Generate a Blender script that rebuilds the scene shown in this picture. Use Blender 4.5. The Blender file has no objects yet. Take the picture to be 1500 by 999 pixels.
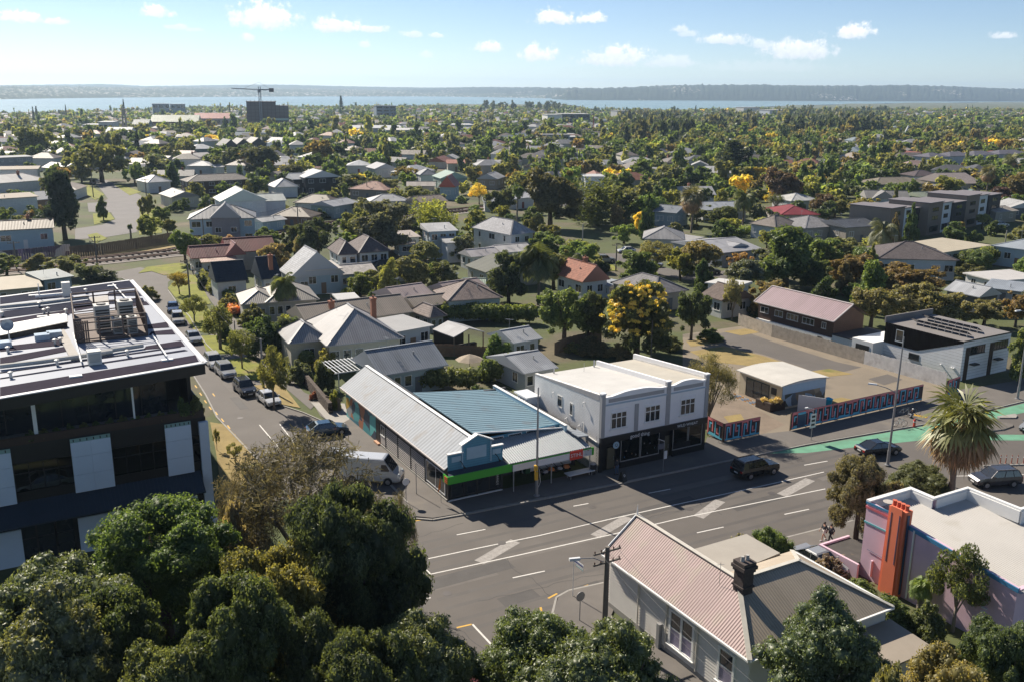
import bpy, math, random
import numpy as np
from mathutils import Matrix, Vector
R=math.radians
random.seed(7); rng=np.random.default_rng(7)
sc=bpy.context.scene
COL=sc.collection
# ---------------------------------------------------------------- camera
F,CX,CY,H=1384.,750.,499.5,36.
PITCH=math.atan(367.5/1384); ROLL=R(.5)
cam=bpy.data.cameras.new('camera'); cam.sensor_width=36; cam.lens=36*F/1500
cam.clip_start=.5; cam.clip_end=40000
camo=bpy.data.objects.new('camera',cam); COL.objects.link(camo)
camo.matrix_world=Matrix.Translation((0,0,H))@Matrix.Rotation(math.pi/2-PITCH,4,'X')@Matrix.Rotation(ROLL,4,'Z')
sc.camera=camo
# photograph coordinates (1500 x 999) -> places in the world
def ray(px,py):
 x=(px-CX)/F; y=-(py-CY)/F
 c,s=math.cos(ROLL),math.sin(ROLL); x,y=c*x-s*y,s*x+c*y
 cp,sp=math.cos(PITCH),math.sin(PITCH)
 return (x,cp+sp*y,cp*y-sp)
def G(px,py,z=0.):
 d=ray(px,py); t=(z-H)/d[2]; return (d[0]*t,d[1]*t)
def proj(X,Y,Z):
 Z-=H; cp,sp=math.cos(PITCH),math.sin(PITCH)
 f=cp*Y-sp*Z; u=sp*Y+cp*Z
 if f<1: return (-9999,-9999)
 x=X/f; y=u/f; c,s=math.cos(ROLL),math.sin(ROLL); x,y=c*x+s*y,-s*x+c*y
 return (CX+F*x,CY-F*y)
def at_dist(px,py,Y):
 d=ray(px,py); t=Y/d[1]; return (d[0]*t,Y,H+d[2]*t)
def height(base,top_y):
 X,Y=G(*base); lo,hi=0.,60.
 for _ in range(40):
  m=(lo+hi)/2
  if proj(X,Y,m)[1]>top_y: lo=m
  else: hi=m
 return m
def ppm(x,y): return F/math.hypot(y*math.cos(PITCH)+H*math.sin(PITCH),0)
# ---------------------------------------------------------------- light
SUN_AZ,SUN_EL=-39.5,38.5          # degrees clockwise from the view direction, above the horizon
sun=bpy.data.lights.new('sun','SUN'); sun.energy=5.0; sun.angle=R(.53); sun.color=(1,.905,.77)
suno=bpy.data.objects.new('sun',sun); COL.objects.link(suno)
a=R(SUN_AZ); e=R(SUN_EL)
sd=Vector((math.sin(a)*math.cos(e),math.cos(a)*math.cos(e),math.sin(e)))
suno.rotation_euler=sd.to_track_quat('Z','Y').to_euler(); suno.location=(-60,120,90)
vs=sc.view_settings; vs.view_transform='Standard'; vs.look='None'; vs.exposure=0.74; vs.gamma=1; vs.use_curve_mapping=False
cy=sc.cycles; cy.use_denoising=True; cy.max_bounces=6; cy.diffuse_bounces=3; cy.glossy_bounces=3
cy.transmission_bounces=4; cy.transparent_max_bounces=6; cy.volume_bounces=0; cy.caustics_reflective=False; cy.caustics_refractive=False
cy.use_adaptive_sampling=True; cy.sample_clamp_indirect=4
# ---------------------------------------------------------------- sky with small cumulus
world=bpy.data.worlds.new('World'); sc.world=world; world.use_nodes=True
def build_sky():
 nt=world.node_tree; N=nt.nodes; L=nt.links; N.clear()
 def nd(t,**k):
  n=N.new(t)
  for a_,b_ in k.items(): setattr(n,a_,b_)
  return n
 def mth(op,*a_):
  n=nd('ShaderNodeMath',operation=op)
  for i,v in enumerate(a_):
   if isinstance(v,(int,float)): n.inputs[i].default_value=v
   else: L.new(v,n.inputs[i])
  return n.outputs[0]
 sky=nd('ShaderNodeTexSky',sky_type='NISHITA',sun_disc=False,sun_elevation=R(SUN_EL),sun_rotation=R(SUN_AZ),altitude=0,air_density=.62,dust_density=.12,ozone_density=2.0)
 bg=nd('ShaderNodeBackground'); bg.inputs[1].default_value=SKY_STRENGTH
 L.new(sky.outputs[0],bg.inputs[0])
 tc=nd('ShaderNodeTexCoord'); sx=nd('ShaderNodeSeparateXYZ'); L.new(tc.outputs['Generated'],sx.inputs[0])
 az=mth('MULTIPLY',mth('ARCTAN2',sx.outputs[0],sx.outputs[1]),1000.)
 az=mth('WRAP',az,785.,-785.)
 el=mth('MULTIPLY',mth('ARCSINE',sx.outputs[2]),1000.)
 cv=nd('ShaderNodeCombineXYZ'); L.new(az,cv.inputs[0]); L.new(el,cv.inputs[1])
 n1=nd('ShaderNodeTexNoise'); n1.inputs['Scale'].default_value=.085; n1.inputs['Detail'].default_value=9; n1.inputs['Roughness'].default_value=.66; L.new(cv.outputs[0],n1.inputs['Vector'])
 nn=mth('SUBTRACT',n1.outputs[0],.5)
 n2=nd('ShaderNodeTexNoise'); n2.inputs['Scale'].default_value=.16; n2.inputs['Detail'].default_value=4; L.new(cv.outputs[0],n2.inputs['Vector'])
 mask=None; shade=None
 CL=[(32,22,32,9,1),(82,30,20,5,.8),(228,16,26,9,.95),(388,19,58,20,1),(495,34,46,12,.95),(545,41,34,6,.8),(258,39,22,4,.5),(364,54,12,6,.7),(534,64,12,5,.6),(600,49,24,5,.55),(637,51,14,4,.6),
  (625,79,13,6,.5),(715,67,25,9,.9),(812,22,36,12,1),(866,26,26,8,.95),(788,75,34,14,.95),(905,80,62,16,.85),(975,88,60,10,.55),(995,41,14,6,.6),(1008,48,16,5,.5),(1062,57,38,8,.75),(1118,63,24,7,.6),(1170,69,58,16,.85),(1250,44,32,12,1),
  (1472,51,26,5,.7),(1120,95,110,9,.22),(282,43,14,3,.4)]
 for (px,py,w,h,st) in CL:
  d=Vector(ray(px,py)).normalized(); ca=math.atan2(d.x,d.y)*1000; ce=math.asin(d.z)*1000; k=1000/F
  dx=mth('DIVIDE',mth('SUBTRACT',az,ca),w*k*1.05); dy=mth('DIVIDE',mth('SUBTRACT',el,ce-h*k*.5),h*k*1.55)
  dyb=mth('MULTIPLY',mth('MINIMUM',dy,0.),2.2); dyt=mth('MAXIMUM',dy,0.); dd=mth('ADD',dyt,dyb)
  r=mth('SQRT',mth('ADD',mth('MULTIPLY',dx,dx),mth('MULTIPLY',dd,dd)))
  v=mth('ADD',mth('SUBTRACT',1.0,r),mth('MULTIPLY',nn,2.3))
  m=nd('ShaderNodeMapRange',interpolation_type='SMOOTHSTEP'); m.inputs[1].default_value=.08; m.inputs[2].default_value=.60; m.inputs[3].default_value=0; m.inputs[4].default_value=st
  L.new(v,m.inputs[0]); m=m.outputs[0]
  s=mth('MULTIPLY',m,mth('ADD',mth('MULTIPLY',dy,.8),mth('MULTIPLY',mth('SUBTRACT',n2.outputs[0],.5),1.2)))
  mask=m if mask is None else mth('MAXIMUM',mask,m)
  shade=s if shade is None else mth('ADD',shade,s)
 ramp=nd('ShaderNodeMapRange'); ramp.inputs[1].default_value=-.35; ramp.inputs[2].default_value=.55; L.new(shade,ramp.inputs[0])
 mix=nd('ShaderNodeMix',data_type='RGBA'); mix.inputs[6].default_value=(.62,.66,.72,1); mix.inputs[7].default_value=(.97,.96,.95,1); L.new(ramp.outputs[0],mix.inputs[0])
 bc=nd('ShaderNodeBackground'); bc.inputs[1].default_value=CLOUD_STRENGTH; L.new(mix.outputs[2],bc.inputs[0])
 ms=nd('ShaderNodeMixShader'); L.new(mask,ms.inputs[0]); L.new(bg.outputs[0],ms.inputs[1]); L.new(bc.outputs[0],ms.inputs[2])
 out=nd('ShaderNodeOutputWorld'); L.new(ms.outputs[0],out.inputs[0])
SKY_STRENGTH,CLOUD_STRENGTH=.069,.84
build_sky()
# ---------------------------------------------------------------- helpers
def tag(o,label=None,cat=None,group=None,kind=None):
 if label: o['label']=label
 if cat: o['category']=cat
 if group: o['group']=group
 if kind: o['kind']=kind
 return o
def link(o,parent=None):
 COL.objects.link(o)
 if parent is not None: o.parent=parent
 return o
def thing(name,loc,az=None,label=None,cat=None,group=None,rz=None):
 """an Empty at the base of a thing; az turns its local x axis to that compass angle (from the view direction)"""
 o=bpy.data.objects.new(name,None); o.empty_display_size=.3; COL.objects.link(o)
 o.location=(loc[0],loc[1],loc[2] if len(loc)>2 else 0)
 o.rotation_euler=(0,0,rz if rz is not None else (R(90-az) if az is not None else 0))
 return tag(o,label,cat,group)
def mesh_np(name,V,Fs,k,mats,mi=None,smooth=False,tint=None):
 me=bpy.data.meshes.new(name); V=np.asarray(V,np.float32); Fs=np.asarray(Fs,np.int32)
 n=len(Fs); me.vertices.add(len(V)); me.vertices.foreach_set('co',V.ravel())
 me.loops.add(n*k); me.loops.foreach_set('vertex_index',Fs.ravel())
 me.polygons.add(n); me.polygons.foreach_set('loop_start',np.arange(0,n*k,k,dtype=np.int32))
 if mi is not None: me.polygons.foreach_set('material_index',np.asarray(mi,np.int32))
 if smooth: me.polygons.foreach_set('use_smooth',np.ones(n,bool))
 if tint is not None:
  at=me.attributes.new('tint','FLOAT','POINT'); at.data.foreach_set('value',np.asarray(tint,np.float32))
 me.update(calc_edges=True)
 for m in mats: me.materials.append(m)
 return me
class MB:
 def __init__(s): s.v=[]; s.f=[]; s.m=[]
 def add(s,vs,fs,mi=0):
  b=len(s.v); s.v+=[tuple(p) for p in vs]; s.f+=[tuple(i+b for i in f) for f in fs]; s.m+=[mi]*len(fs); return s
 def box(s,x0,y0,z0,x1,y1,z1,mi=0):
  return s.add([(x0,y0,z0),(x1,y0,z0),(x1,y1,z0),(x0,y1,z0),(x0,y0,z1),(x1,y0,z1),(x1,y1,z1),(x0,y1,z1)],
   [(3,2,1,0),(4,5,6,7),(0,1,5,4),(1,2,6,5),(2,3,7,6),(3,0,4,7)],mi)
 def hexa(s,b,t,mi=0):   # 4 bottom points, 4 top points
  return s.add(list(b)+list(t),[(3,2,1,0),(4,5,6,7),(0,1,5,4),(1,2,6,5),(2,3,7,6),(3,0,4,7)],mi)
 def beam(s,p,q,w,h=None,mi=0):
  p=Vector(p); q=Vector(q); h=h or w; d=(q-p).normalized()
  up=Vector((0,0,1)) if abs(d.z)<.95 else Vector((1,0,0))
  x=d.cross(up).normalized()*(w/2); y=x.cross(d).normalized()*(h/2)
  return s.hexa([p-x-y,p+x-y,p+x+y,p-x+y],[q-x-y,q+x-y,q+x+y,q-x+y],mi)
 def poly(s,pts,z0,z1,mi=0,side=None):
  n=len(pts); b=len(s.v); s.v+=[(p[0],p[1],z0) for p in pts]+[(p[0],p[1],z1) for p in pts]
  s.f+=[tuple(b+n+i for i in range(n)),tuple(b+n-1-i for i in range(n))]; s.m+=[mi,mi]
  for i in range(n):
   j=(i+1)%n; s.f.append((b+i,b+j,b+n+j,b+n+i)); s.m.append(mi if side is None else side)
  return s
 def tube(s,pts,rad,n=8,mi=0,cap=True):
  pts=[Vector(p) for p in pts]; b=len(s.v); prev=None
  if isinstance(rad,(int,float)): rad=[rad]*len(pts)
  for i,p in enumerate(pts):
   d=(pts[min(i+1,len(pts)-1)]-pts[max(i-1,0)]).normalized()
   if prev is None:
    up=Vector((0,0,1)) if abs(d.z)<.9 else Vector((1,0,0)); x=d.cross(up).normalized()
   else: x=(prev-d*prev.dot(d)).normalized()
   prev=x; y=d.cross(x)
   for k in range(n):
    t=2*math.pi*k/n; s.v.append(tuple(p+(x*math.cos(t)+y*math.sin(t))*rad[i]))
  for i in range(len(pts)-1):
   for k in range(n):
    k2=(k+1)%n; s.f.append((b+i*n+k,b+i*n+k2,b+(i+1)*n+k2,b+(i+1)*n+k)); s.m.append(mi)
  if cap:
   s.f.append(tuple(b+k for k in range(n-1,-1,-1))); s.f.append(tuple(b+(len(pts)-1)*n+k for k in range(n))); s.m+=[mi,mi]
  return s
 def lathe(s,c,prof,n=12,mi=0,axis='z'):
  b=len(s.v)
  for (r,z) in prof:
   for k in range(n):
    t=2*math.pi*k/n; x,y=r*math.cos(t),r*math.sin(t)
    s.v.append((c[0]+x,c[1]+y,c[2]+z) if axis=='z' else ((c[0]+x,c[1]+z,c[2]+y) if axis=='y' else (c[0]+z,c[1]+x,c[2]+y)))
  for i in range(len(prof)-1):
   for k in range(n):
    k2=(k+1)%n; s.f.append((b+i*n+k,b+i*n+k2,b+(i+1)*n+k2,b+(i+1)*n+k)); s.m.append(mi)
  s.f.append(tuple(b+k for k in range(n))); s.f.append(tuple(b+(len(prof)-1)*n+k for k in range(n))); s.m+=[mi,mi]
  return s
 def mesh(s,name,mats,smooth=False):
  me=bpy.data.meshes.new(name); me.from_pydata(s.v,[],s.f)
  mats=mats if isinstance(mats,(list,tuple)) else [mats]
  for m in mats: me.materials.append(m)
  me.polygons.foreach_set('material_index',s.m)
  if smooth: me.polygons.foreach_set('use_smooth',[True]*len(s.f))
  me.update(); return me
 def build(s,name,mats,parent=None,smooth=False,color=None,loc=None):
  o=bpy.data.objects.new(name,s.mesh(name,mats,smooth))
  if color: o.color=(*color,1)
  if loc: o.location=loc
  return link(o,parent)
def inst(name,me,parent=None,loc=(0,0,0),rz=0.,scale=None,color=None):
 o=bpy.data.objects.new(name,me); o.location=loc; o.rotation_euler=(0,0,rz)
 if scale is not None: o.scale=scale if isinstance(scale,(tuple,list)) else (scale,)*3
 if color: o.color=(*color,1)
 return link(o,parent)
def copy_tree(o,parent=None):
 c=o.copy(); COL.objects.link(c)
 if parent is not None: c.parent=parent
 for ch in list(o.children): copy_tree(ch,c)
 return c
def azvec(az): a_=R(az); return Vector((math.sin(a_),math.cos(a_),0))
# ---------------------------------------------------------------- materials
MATS={}
def mat(name,col=(.5,.5,.5),gain=1.,rough=.7,metal=0.,var=.12,scale=1.5,bump=.0,bscale=20.,objcol=False,stripe=None,spec=.5,fine=0.,dirt=None,coords='Object',board=None,tile=None,zstain=0.):
 """procedural paint / stone / metal: base colour with large and small noise, optional corrugation (stripe=(pitch, tone swing)),
 lapped boards (board=pitch) or roof tiles (tile=(w,h)); objcol takes the colour from the object"""
 if name in MATS: return MATS[name]
 m=bpy.data.materials.new(name); m.use_nodes=True; nt=m.node_tree; N=nt.nodes; L=nt.links
 bs=N['Principled BSDF']; bs.inputs['Roughness'].default_value=rough; bs.inputs['Metallic'].default_value=metal
 bs.inputs['Specular IOR Level'].default_value=spec
 def nd(t,**k):
  n=N.new(t)
  for a_,b_ in k.items(): setattr(n,a_,b_)
  return n
 def mth(op,*a_):
  n=nd('ShaderNodeMath',operation=op)
  for i,v in enumerate(a_):
   if isinstance(v,(int,float)): n.inputs[i].default_value=v
   else: L.new(v,n.inputs[i])
  return n.outputs[0]
 if objcol: oi=nd('ShaderNodeObjectInfo'); base=oi.outputs['Color']
 else:
  rgb=nd('ShaderNodeRGB'); rgb.outputs[0].default_value=(*col,1); base=rgb.outputs[0]
 tc=nd('ShaderNodeTexCoord'); geo=nd('ShaderNodeNewGeometry')
 vec=tc.outputs['Object'] if coords=='Object' else geo.outputs['Position']
 n1=nd('ShaderNodeTexNoise'); n1.inputs['Scale'].default_value=scale; n1.inputs['Detail'].default_value=6; n1.inputs['Roughness'].default_value=.6; L.new(vec,n1.inputs['Vector'])
 f=mth('ADD',mth('MULTIPLY',mth('SUBTRACT',n1.outputs[0],.5),4*var),gain)
 if fine:
  n2=nd('ShaderNodeTexNoise'); n2.inputs['Scale'].default_value=bscale; n2.inputs['Detail'].default_value=3; L.new(vec,n2.inputs['Vector'])
  f=mth('ADD',f,mth('MULTIPLY',mth('SUBTRACT',n2.outputs[0],.5),fine*2))
 hgt=None
 if stripe or tile:
  cr=nd('ShaderNodeVectorMath',operation='CROSS_PRODUCT'); L.new(geo.outputs['True Normal'],cr.inputs[0]); cr.inputs[1].default_value=(0,0,1)
  nm=nd('ShaderNodeVectorMath',operation='NORMALIZE'); L.new(cr.outputs[0],nm.inputs[0])
  dt=nd('ShaderNodeVectorMath',operation='DOT_PRODUCT'); L.new(geo.outputs['Position'],dt.inputs[0]); L.new(nm.outputs[0],dt.inputs[1])
  s_=dt.outputs['Value']
  cr2=nd('ShaderNodeVectorMath',operation='CROSS_PRODUCT'); L.new(geo.outputs['True Normal'],cr2.inputs[0]); L.new(nm.outputs[0],cr2.inputs[1])
  dt2=nd('ShaderNodeVectorMath',operation='DOT_PRODUCT'); L.new(geo.outputs['Position'],dt2.inputs[0]); L.new(cr2.outputs[0],dt2.inputs[1])
  t_=dt2.outputs['Value']
 if stripe:
  hgt=mth('SINE',mth('MULTIPLY',s_,2*math.pi/stripe[0]))
  f=mth('ADD',f,mth('MULTIPLY',hgt,stripe[1]))  # colour follows the ribs: crests paler, troughs darker
  sh=mth('FRACT',mth('DIVIDE',s_,.76*2)); wn=nd('ShaderNodeTexWhiteNoise',noise_dimensions='2D')
  cv=nd('ShaderNodeCombineXYZ'); L.new(mth('FLOOR',mth('DIVIDE',s_,.9)),cv.inputs[0]); L.new(mth('FLOOR',mth('DIVIDE',t_,5.)),cv.inputs[1]); L.new(cv.outputs[0],wn.inputs['Vector'])
  f=mth('ADD',f,mth('MULTIPLY',mth('SUBTRACT',wn.outputs[0],.5),.14))
 if tile:
  u=mth('FRACT',mth('DIVIDE',s_,tile[0])); w=mth('FRACT',mth('DIVIDE',t_,tile[1]))
  hgt=mth('ADD',mth('MULTIPLY',mth('SINE',mth('MULTIPLY',u,6.283)),.5),w)
  wn=nd('ShaderNodeTexWhiteNoise',noise_dimensions='2D'); cv=nd('ShaderNodeCombineXYZ')
  L.new(mth('FLOOR',mth('DIVIDE',s_,tile[0])),cv.inputs[0]); L.new(mth('FLOOR',mth('DIVIDE',t_,tile[1])),cv.inputs[1]); L.new(cv.outputs[0],wn.inputs['Vector'])
  f=mth('ADD',f,mth('MULTIPLY',mth('SUBTRACT',wn.outputs[0],.5),.25)); f=mth('ADD',f,mth('MULTIPLY',mth('LESS_THAN',w,.12),-.3))
 if board:
  sp=nd('ShaderNodeSeparateXYZ'); L.new(geo.outputs['Position'],sp.inputs[0])
  w=mth('FRACT',mth('DIVIDE',sp.outputs[2],board)); hgt=w
  f=mth('ADD',f,mth('MULTIPLY',mth('LESS_THAN',w,.14),-.35))
 vm=nd('ShaderNodeVectorMath',operation='SCALE'); L.new(base,vm.inputs[0]); L.new(f,vm.inputs['Scale']); cc=vm.outputs[0]
 if dirt:
  n3=nd('ShaderNodeTexNoise'); n3.inputs['Scale'].default_value=dirt[1]; n3.inputs['Detail'].default_value=5; L.new(vec,n3.inputs['Vector'])
  mr=nd('ShaderNodeMapRange',interpolation_type='SMOOTHSTEP'); mr.inputs[1].default_value=dirt[2]; mr.inputs[2].default_value=dirt[2]+.18; L.new(n3.outputs[0],mr.inputs[0])
  mx=nd('ShaderNodeMix',data_type='RGBA'); L.new(mr.outputs[0],mx.inputs[0]); L.new(cc,mx.inputs[6]); mx.inputs[7].default_value=(*dirt[0],1); cc=mx.outputs[2]
 L.new(cc,bs.inputs['Base Color'])
 if hgt is not None and (stripe or tile or board):
  bp=nd('ShaderNodeBump'); bp.inputs['Strength'].default_value=.6; bp.inputs['Distance'].default_value=.02 if not tile else .03; L.new(hgt,bp.inputs['Height']); L.new(bp.outputs[0],bs.inputs['Normal'])
 elif bump:
  nb=nd('ShaderNodeTexNoise'); nb.inputs['Scale'].default_value=bscale; nb.inputs['Detail'].default_value=4; L.new(vec,nb.inputs['Vector'])
  bp=nd('ShaderNodeBump'); bp.inputs['Strength'].default_value=bump; bp.inputs['Distance'].default_value=.03; L.new(nb.outputs[0],bp.inputs['Height']); L.new(bp.outputs[0],bs.inputs['Normal'])
 MATS[name]=m; return m
def foliage(name,trans=.34,gloss=.05):
 m=bpy.data.materials.new(name); m.use_nodes=True; nt=m.node_tree; N=nt.nodes; L=nt.links; N.clear()
 oi=N.new('ShaderNodeObjectInfo'); at=N.new('ShaderNodeAttribute'); at.attribute_name='tint'
 hs=N.new('ShaderNodeHueSaturation'); L.new(oi.outputs['Color'],hs.inputs['Color']); hs.inputs['Saturation'].default_value=.86
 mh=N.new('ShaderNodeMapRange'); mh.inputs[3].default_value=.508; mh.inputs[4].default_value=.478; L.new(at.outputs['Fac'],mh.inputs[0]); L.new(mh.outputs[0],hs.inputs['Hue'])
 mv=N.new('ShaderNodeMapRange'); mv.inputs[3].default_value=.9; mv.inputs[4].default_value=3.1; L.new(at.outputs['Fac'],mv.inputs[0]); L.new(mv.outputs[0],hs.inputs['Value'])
 d=N.new('ShaderNodeBsdfDiffuse'); t=N.new('ShaderNodeBsdfTranslucent'); g=N.new('ShaderNodeBsdfGlossy'); g.inputs['Roughness'].default_value=.5; g.inputs['Color'].default_value=(.9,.9,.85,1)
 L.new(hs.outputs[0],d.inputs[0])
 tv=N.new('ShaderNodeMix'); tv.data_type='RGBA'; tv.blend_type='MULTIPLY'; tv.inputs[0].default_value=1; L.new(hs.outputs[0],tv.inputs[6]); tv.inputs[7].default_value=(1.9,1.75,.8,1); L.new(tv.outputs[2],t.inputs[0])
 a_=N.new('ShaderNodeMixShader'); a_.inputs[0].default_value=trans; L.new(d.outputs[0],a_.inputs[1]); L.new(t.outputs[0],a_.inputs[2])
 b_=N.new('ShaderNodeMixShader'); b_.inputs[0].default_value=gloss; L.new(a_.outputs[0],b_.inputs[1]); L.new(g.outputs[0],b_.inputs[2])
 o=N.new('ShaderNodeOutputMaterial'); L.new(b_.outputs[0],o.inputs[0]); return m
def glassmat(name,tint=(.5,.55,.58),through=.55,rough=.03):
 m=bpy.data.materials.new(name); m.use_nodes=True; nt=m.node_tree; N=nt.nodes; L=nt.links; N.clear()
 t=N.new('ShaderNodeBsdfTransparent'); t.inputs[0].default_value=(*[c*through for c in tint],1)
 g=N.new('ShaderNodeBsdfGlossy'); g.inputs['Roughness'].default_value=rough; lw=N.new('ShaderNodeFresnel'); lw.inputs[0].default_value=1.6
 mx=N.new('ShaderNodeMixShader'); L.new(lw.outputs[0],mx.inputs[0]); L.new(t.outputs[0],mx.inputs[1]); L.new(g.outputs[0],mx.inputs[2])
 o=N.new('ShaderNodeOutputMaterial'); L.new(mx.outputs[0],o.inputs[0]); return m
def paintmat(name,col,rough=.25,coat=.6,metal=0.):
 m=bpy.data.materials.new(name); m.use_nodes=True; b=m.node_tree.nodes['Principled BSDF']
 b.inputs['Base Color'].default_value=(*col,1); b.inputs['Roughness'].default_value=rough; b.inputs['Coat Weight'].default_value=coat; b.inputs['Metallic'].default_value=metal
 nt=m.node_tree; n=nt.nodes.new('ShaderNodeTexNoise'); n.inputs['Scale'].default_value=3; r=nt.nodes.new('ShaderNodeMapRange'); r.inputs[3].default_value=rough*.8; r.inputs[4].default_value=rough*1.5
 nt.links.new(n.outputs[0],r.inputs[0]); nt.links.new(r.outputs[0],b.inputs['Roughness']); return m
WALL=mat('painted_weatherboard',objcol=True,gain=.9,rough=.65,var=.06,board=.19)
PLAIN=mat('painted_render',objcol=True,rough=.75,var=.07,scale=.8)
TRIM=mat('painted_trim',objcol=True,rough=.5,var=.04)
ROOFC=mat('corrugated_iron',objcol=True,gain=.64,rough=.55,var=.10,scale=.35,stripe=(.3,.10),spec=.25)
ROOFT=mat('roof_tile',objcol=True,gain=.8,spec=.2,rough=.75,var=.10,scale=.4,tile=(.3,.36))
ROOFP=mat('membrane_roof',objcol=True,gain=.72,spec=.2,rough=.7,var=.07,scale=.5)
WHITE=mat('white_paint',(.76,.76,.74),rough=.55,var=.05)
BLACK=mat('black_paint',(.018,.018,.02),rough=.55,var=.1)
DGLASS=mat('window_glass',(.022,.027,.032),rough=.06,var=.2,scale=.4,spec=.9)
STEEL=mat('galvanised_steel',(.42,.43,.44),rough=.42,metal=.6,var=.08,scale=2)
CONC=mat('concrete',(.33,.315,.29),rough=.9,var=.12,scale=.6,bump=.25,bscale=18,fine=.06)
BRICK=mat('chimney_brick',(.30,.13,.08),rough=.9,var=.2,scale=6)
TIMBER=mat('weathered_timber',(.20,.15,.105),rough=.9,var=.22,scale=2.2,fine=.1,bscale=30)
RUBBER=mat('rubber',(.015,.015,.016),rough=.85)
BARK=mat('bark',(.10,.075,.055),rough=.95,var=.25,scale=3,bump=.4,bscale=14)
PALEBARK=mat('pale_bark',(.21,.175,.14),rough=.95,var=.25,scale=3,bump=.4,bscale=14)
LEAF=foliage('leaf',.46,.025); LEAFD=foliage('dull_leaf',.34,.02); LEAFG=foliage('glossy_leaf',.36,.055)
CLEAR=glassmat('clear_glass')
# ---------------------------------------------------------------- ground, water and hills
SEA=-20.
def interp(x,pts):
 if x<=pts[0][0]: return pts[0][1]
 for (a_,b_),(c_,d_) in zip(pts,pts[1:]):
  if x<=c_: return b_+(d_-b_)*(x-a_)/(c_-a_)
 return pts[-1][1]
def dist_az(px,py,z):
 x,y=G(px,py,z); return (math.degrees(math.atan2(x,y)),math.hypot(x,y))
SHORE=[(-180,1500)]+[dist_az(*q,SEA) for q in [(-250,172),(0,171.5),(100,170),(200,166),(300,161),(500,157),(640,154),(740,153.5),(840,153),(866,162),(1000,163),(1090,158),(1200,154),(1300,151.8),(1390,151),(1440,150.2),(1700,150)]]+[(180,3000)]
FARSH=[dist_az(*q,SEA) for q in [(-250,147),(0,146),(450,142),(640,142),(780,144),(830,147),(900,147.5),(1200,148.7),(1390,149.2),(1700,150)]]
def ground_z(x,y):
 az_=math.degrees(math.atan2(x,y)); d=math.hypot(x,y)
 if y<0: return 0.
 s=interp(az_,SHORE); n=700.
 z=0. if d<n else -17.5*min(1,((d-n)/max(300.,s-n)))**.8
 if d>s: z=-17.5-(d-s)*.08
 return max(z,-30.)
def ground():
 azs=np.concatenate([np.arange(-180,-40,14.),np.arange(-40,40.01,1.),np.arange(54,180,14.)])
 ds=[.5,20,40,60,90,130,200,300,450,700,850,1000,1200,1400,1600,1900,2200,2600,3000,3600,4300,5200,6200,7400,8600]
 V=[];Fc=[]
 for d in ds:
  for a_ in azs:
   x,y=d*math.sin(R(a_)),d*math.cos(R(a_)); 
   if y<-250: x*=250/-y; y=-250
   V.append((x,y,ground_z(x,y)))
 n=len(azs)
 for i in range(len(ds)-1):
  for j in range(n):
   k=(j+1)%n; Fc.append((i*n+j,(i+1)*n+j,(i+1)*n+k,i*n+k))
 m=bpy.data.materials.new('suburban_ground'); m.use_nodes=True; nt=m.node_tree; N=nt.nodes; L=nt.links; b=N['Principled BSDF']; b.inputs['Roughness'].default_value=.95
 geo=N.new('ShaderNodeNewGeometry')
 def noise(s,d=5):
  q=N.new('ShaderNodeTexNoise'); q.inputs['Scale'].default_value=s; q.inputs['Detail'].default_value=d; L.new(geo.outputs['Position'],q.inputs['Vector']); return q.outputs[0]
 r=N.new('ShaderNodeValToRGB'); el=r.color_ramp.elements
 el[0].position=.3; el[0].color=(.05,.055,.02,1); el[1].position=.72; el[1].color=(.17,.14,.085,1)
 for p,c in ((.42,(.07,.09,.025)),(.52,(.085,.10,.03)),(.6,(.11,.095,.055))): q=el.new(p); q.color=(*c,1)
 L.new(noise(.06),r.inputs[0])
 mx=N.new('ShaderNodeMix'); mx.data_type='RGBA'; mx.blend_type='MULTIPLY'; mx.inputs[0].default_value=.7; L.new(r.outputs[0],mx.inputs[6])
 r2=N.new('ShaderNodeValToRGB'); r2.color_ramp.elements[0].color=(.45,.45,.45,1); r2.color_ramp.elements[1].color=(1.3,1.3,1.3,1); L.new(noise(1.3,7),r2.inputs[0]); L.new(r2.outputs[0],mx.inputs[7])
 L.new(mx.outputs[2],b.inputs['Base Color'])
 o=link(bpy.data.objects.new('ground',mesh_np('ground',V,Fc,4,[m],smooth=True))); tag(o,kind='structure')
ground()
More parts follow.
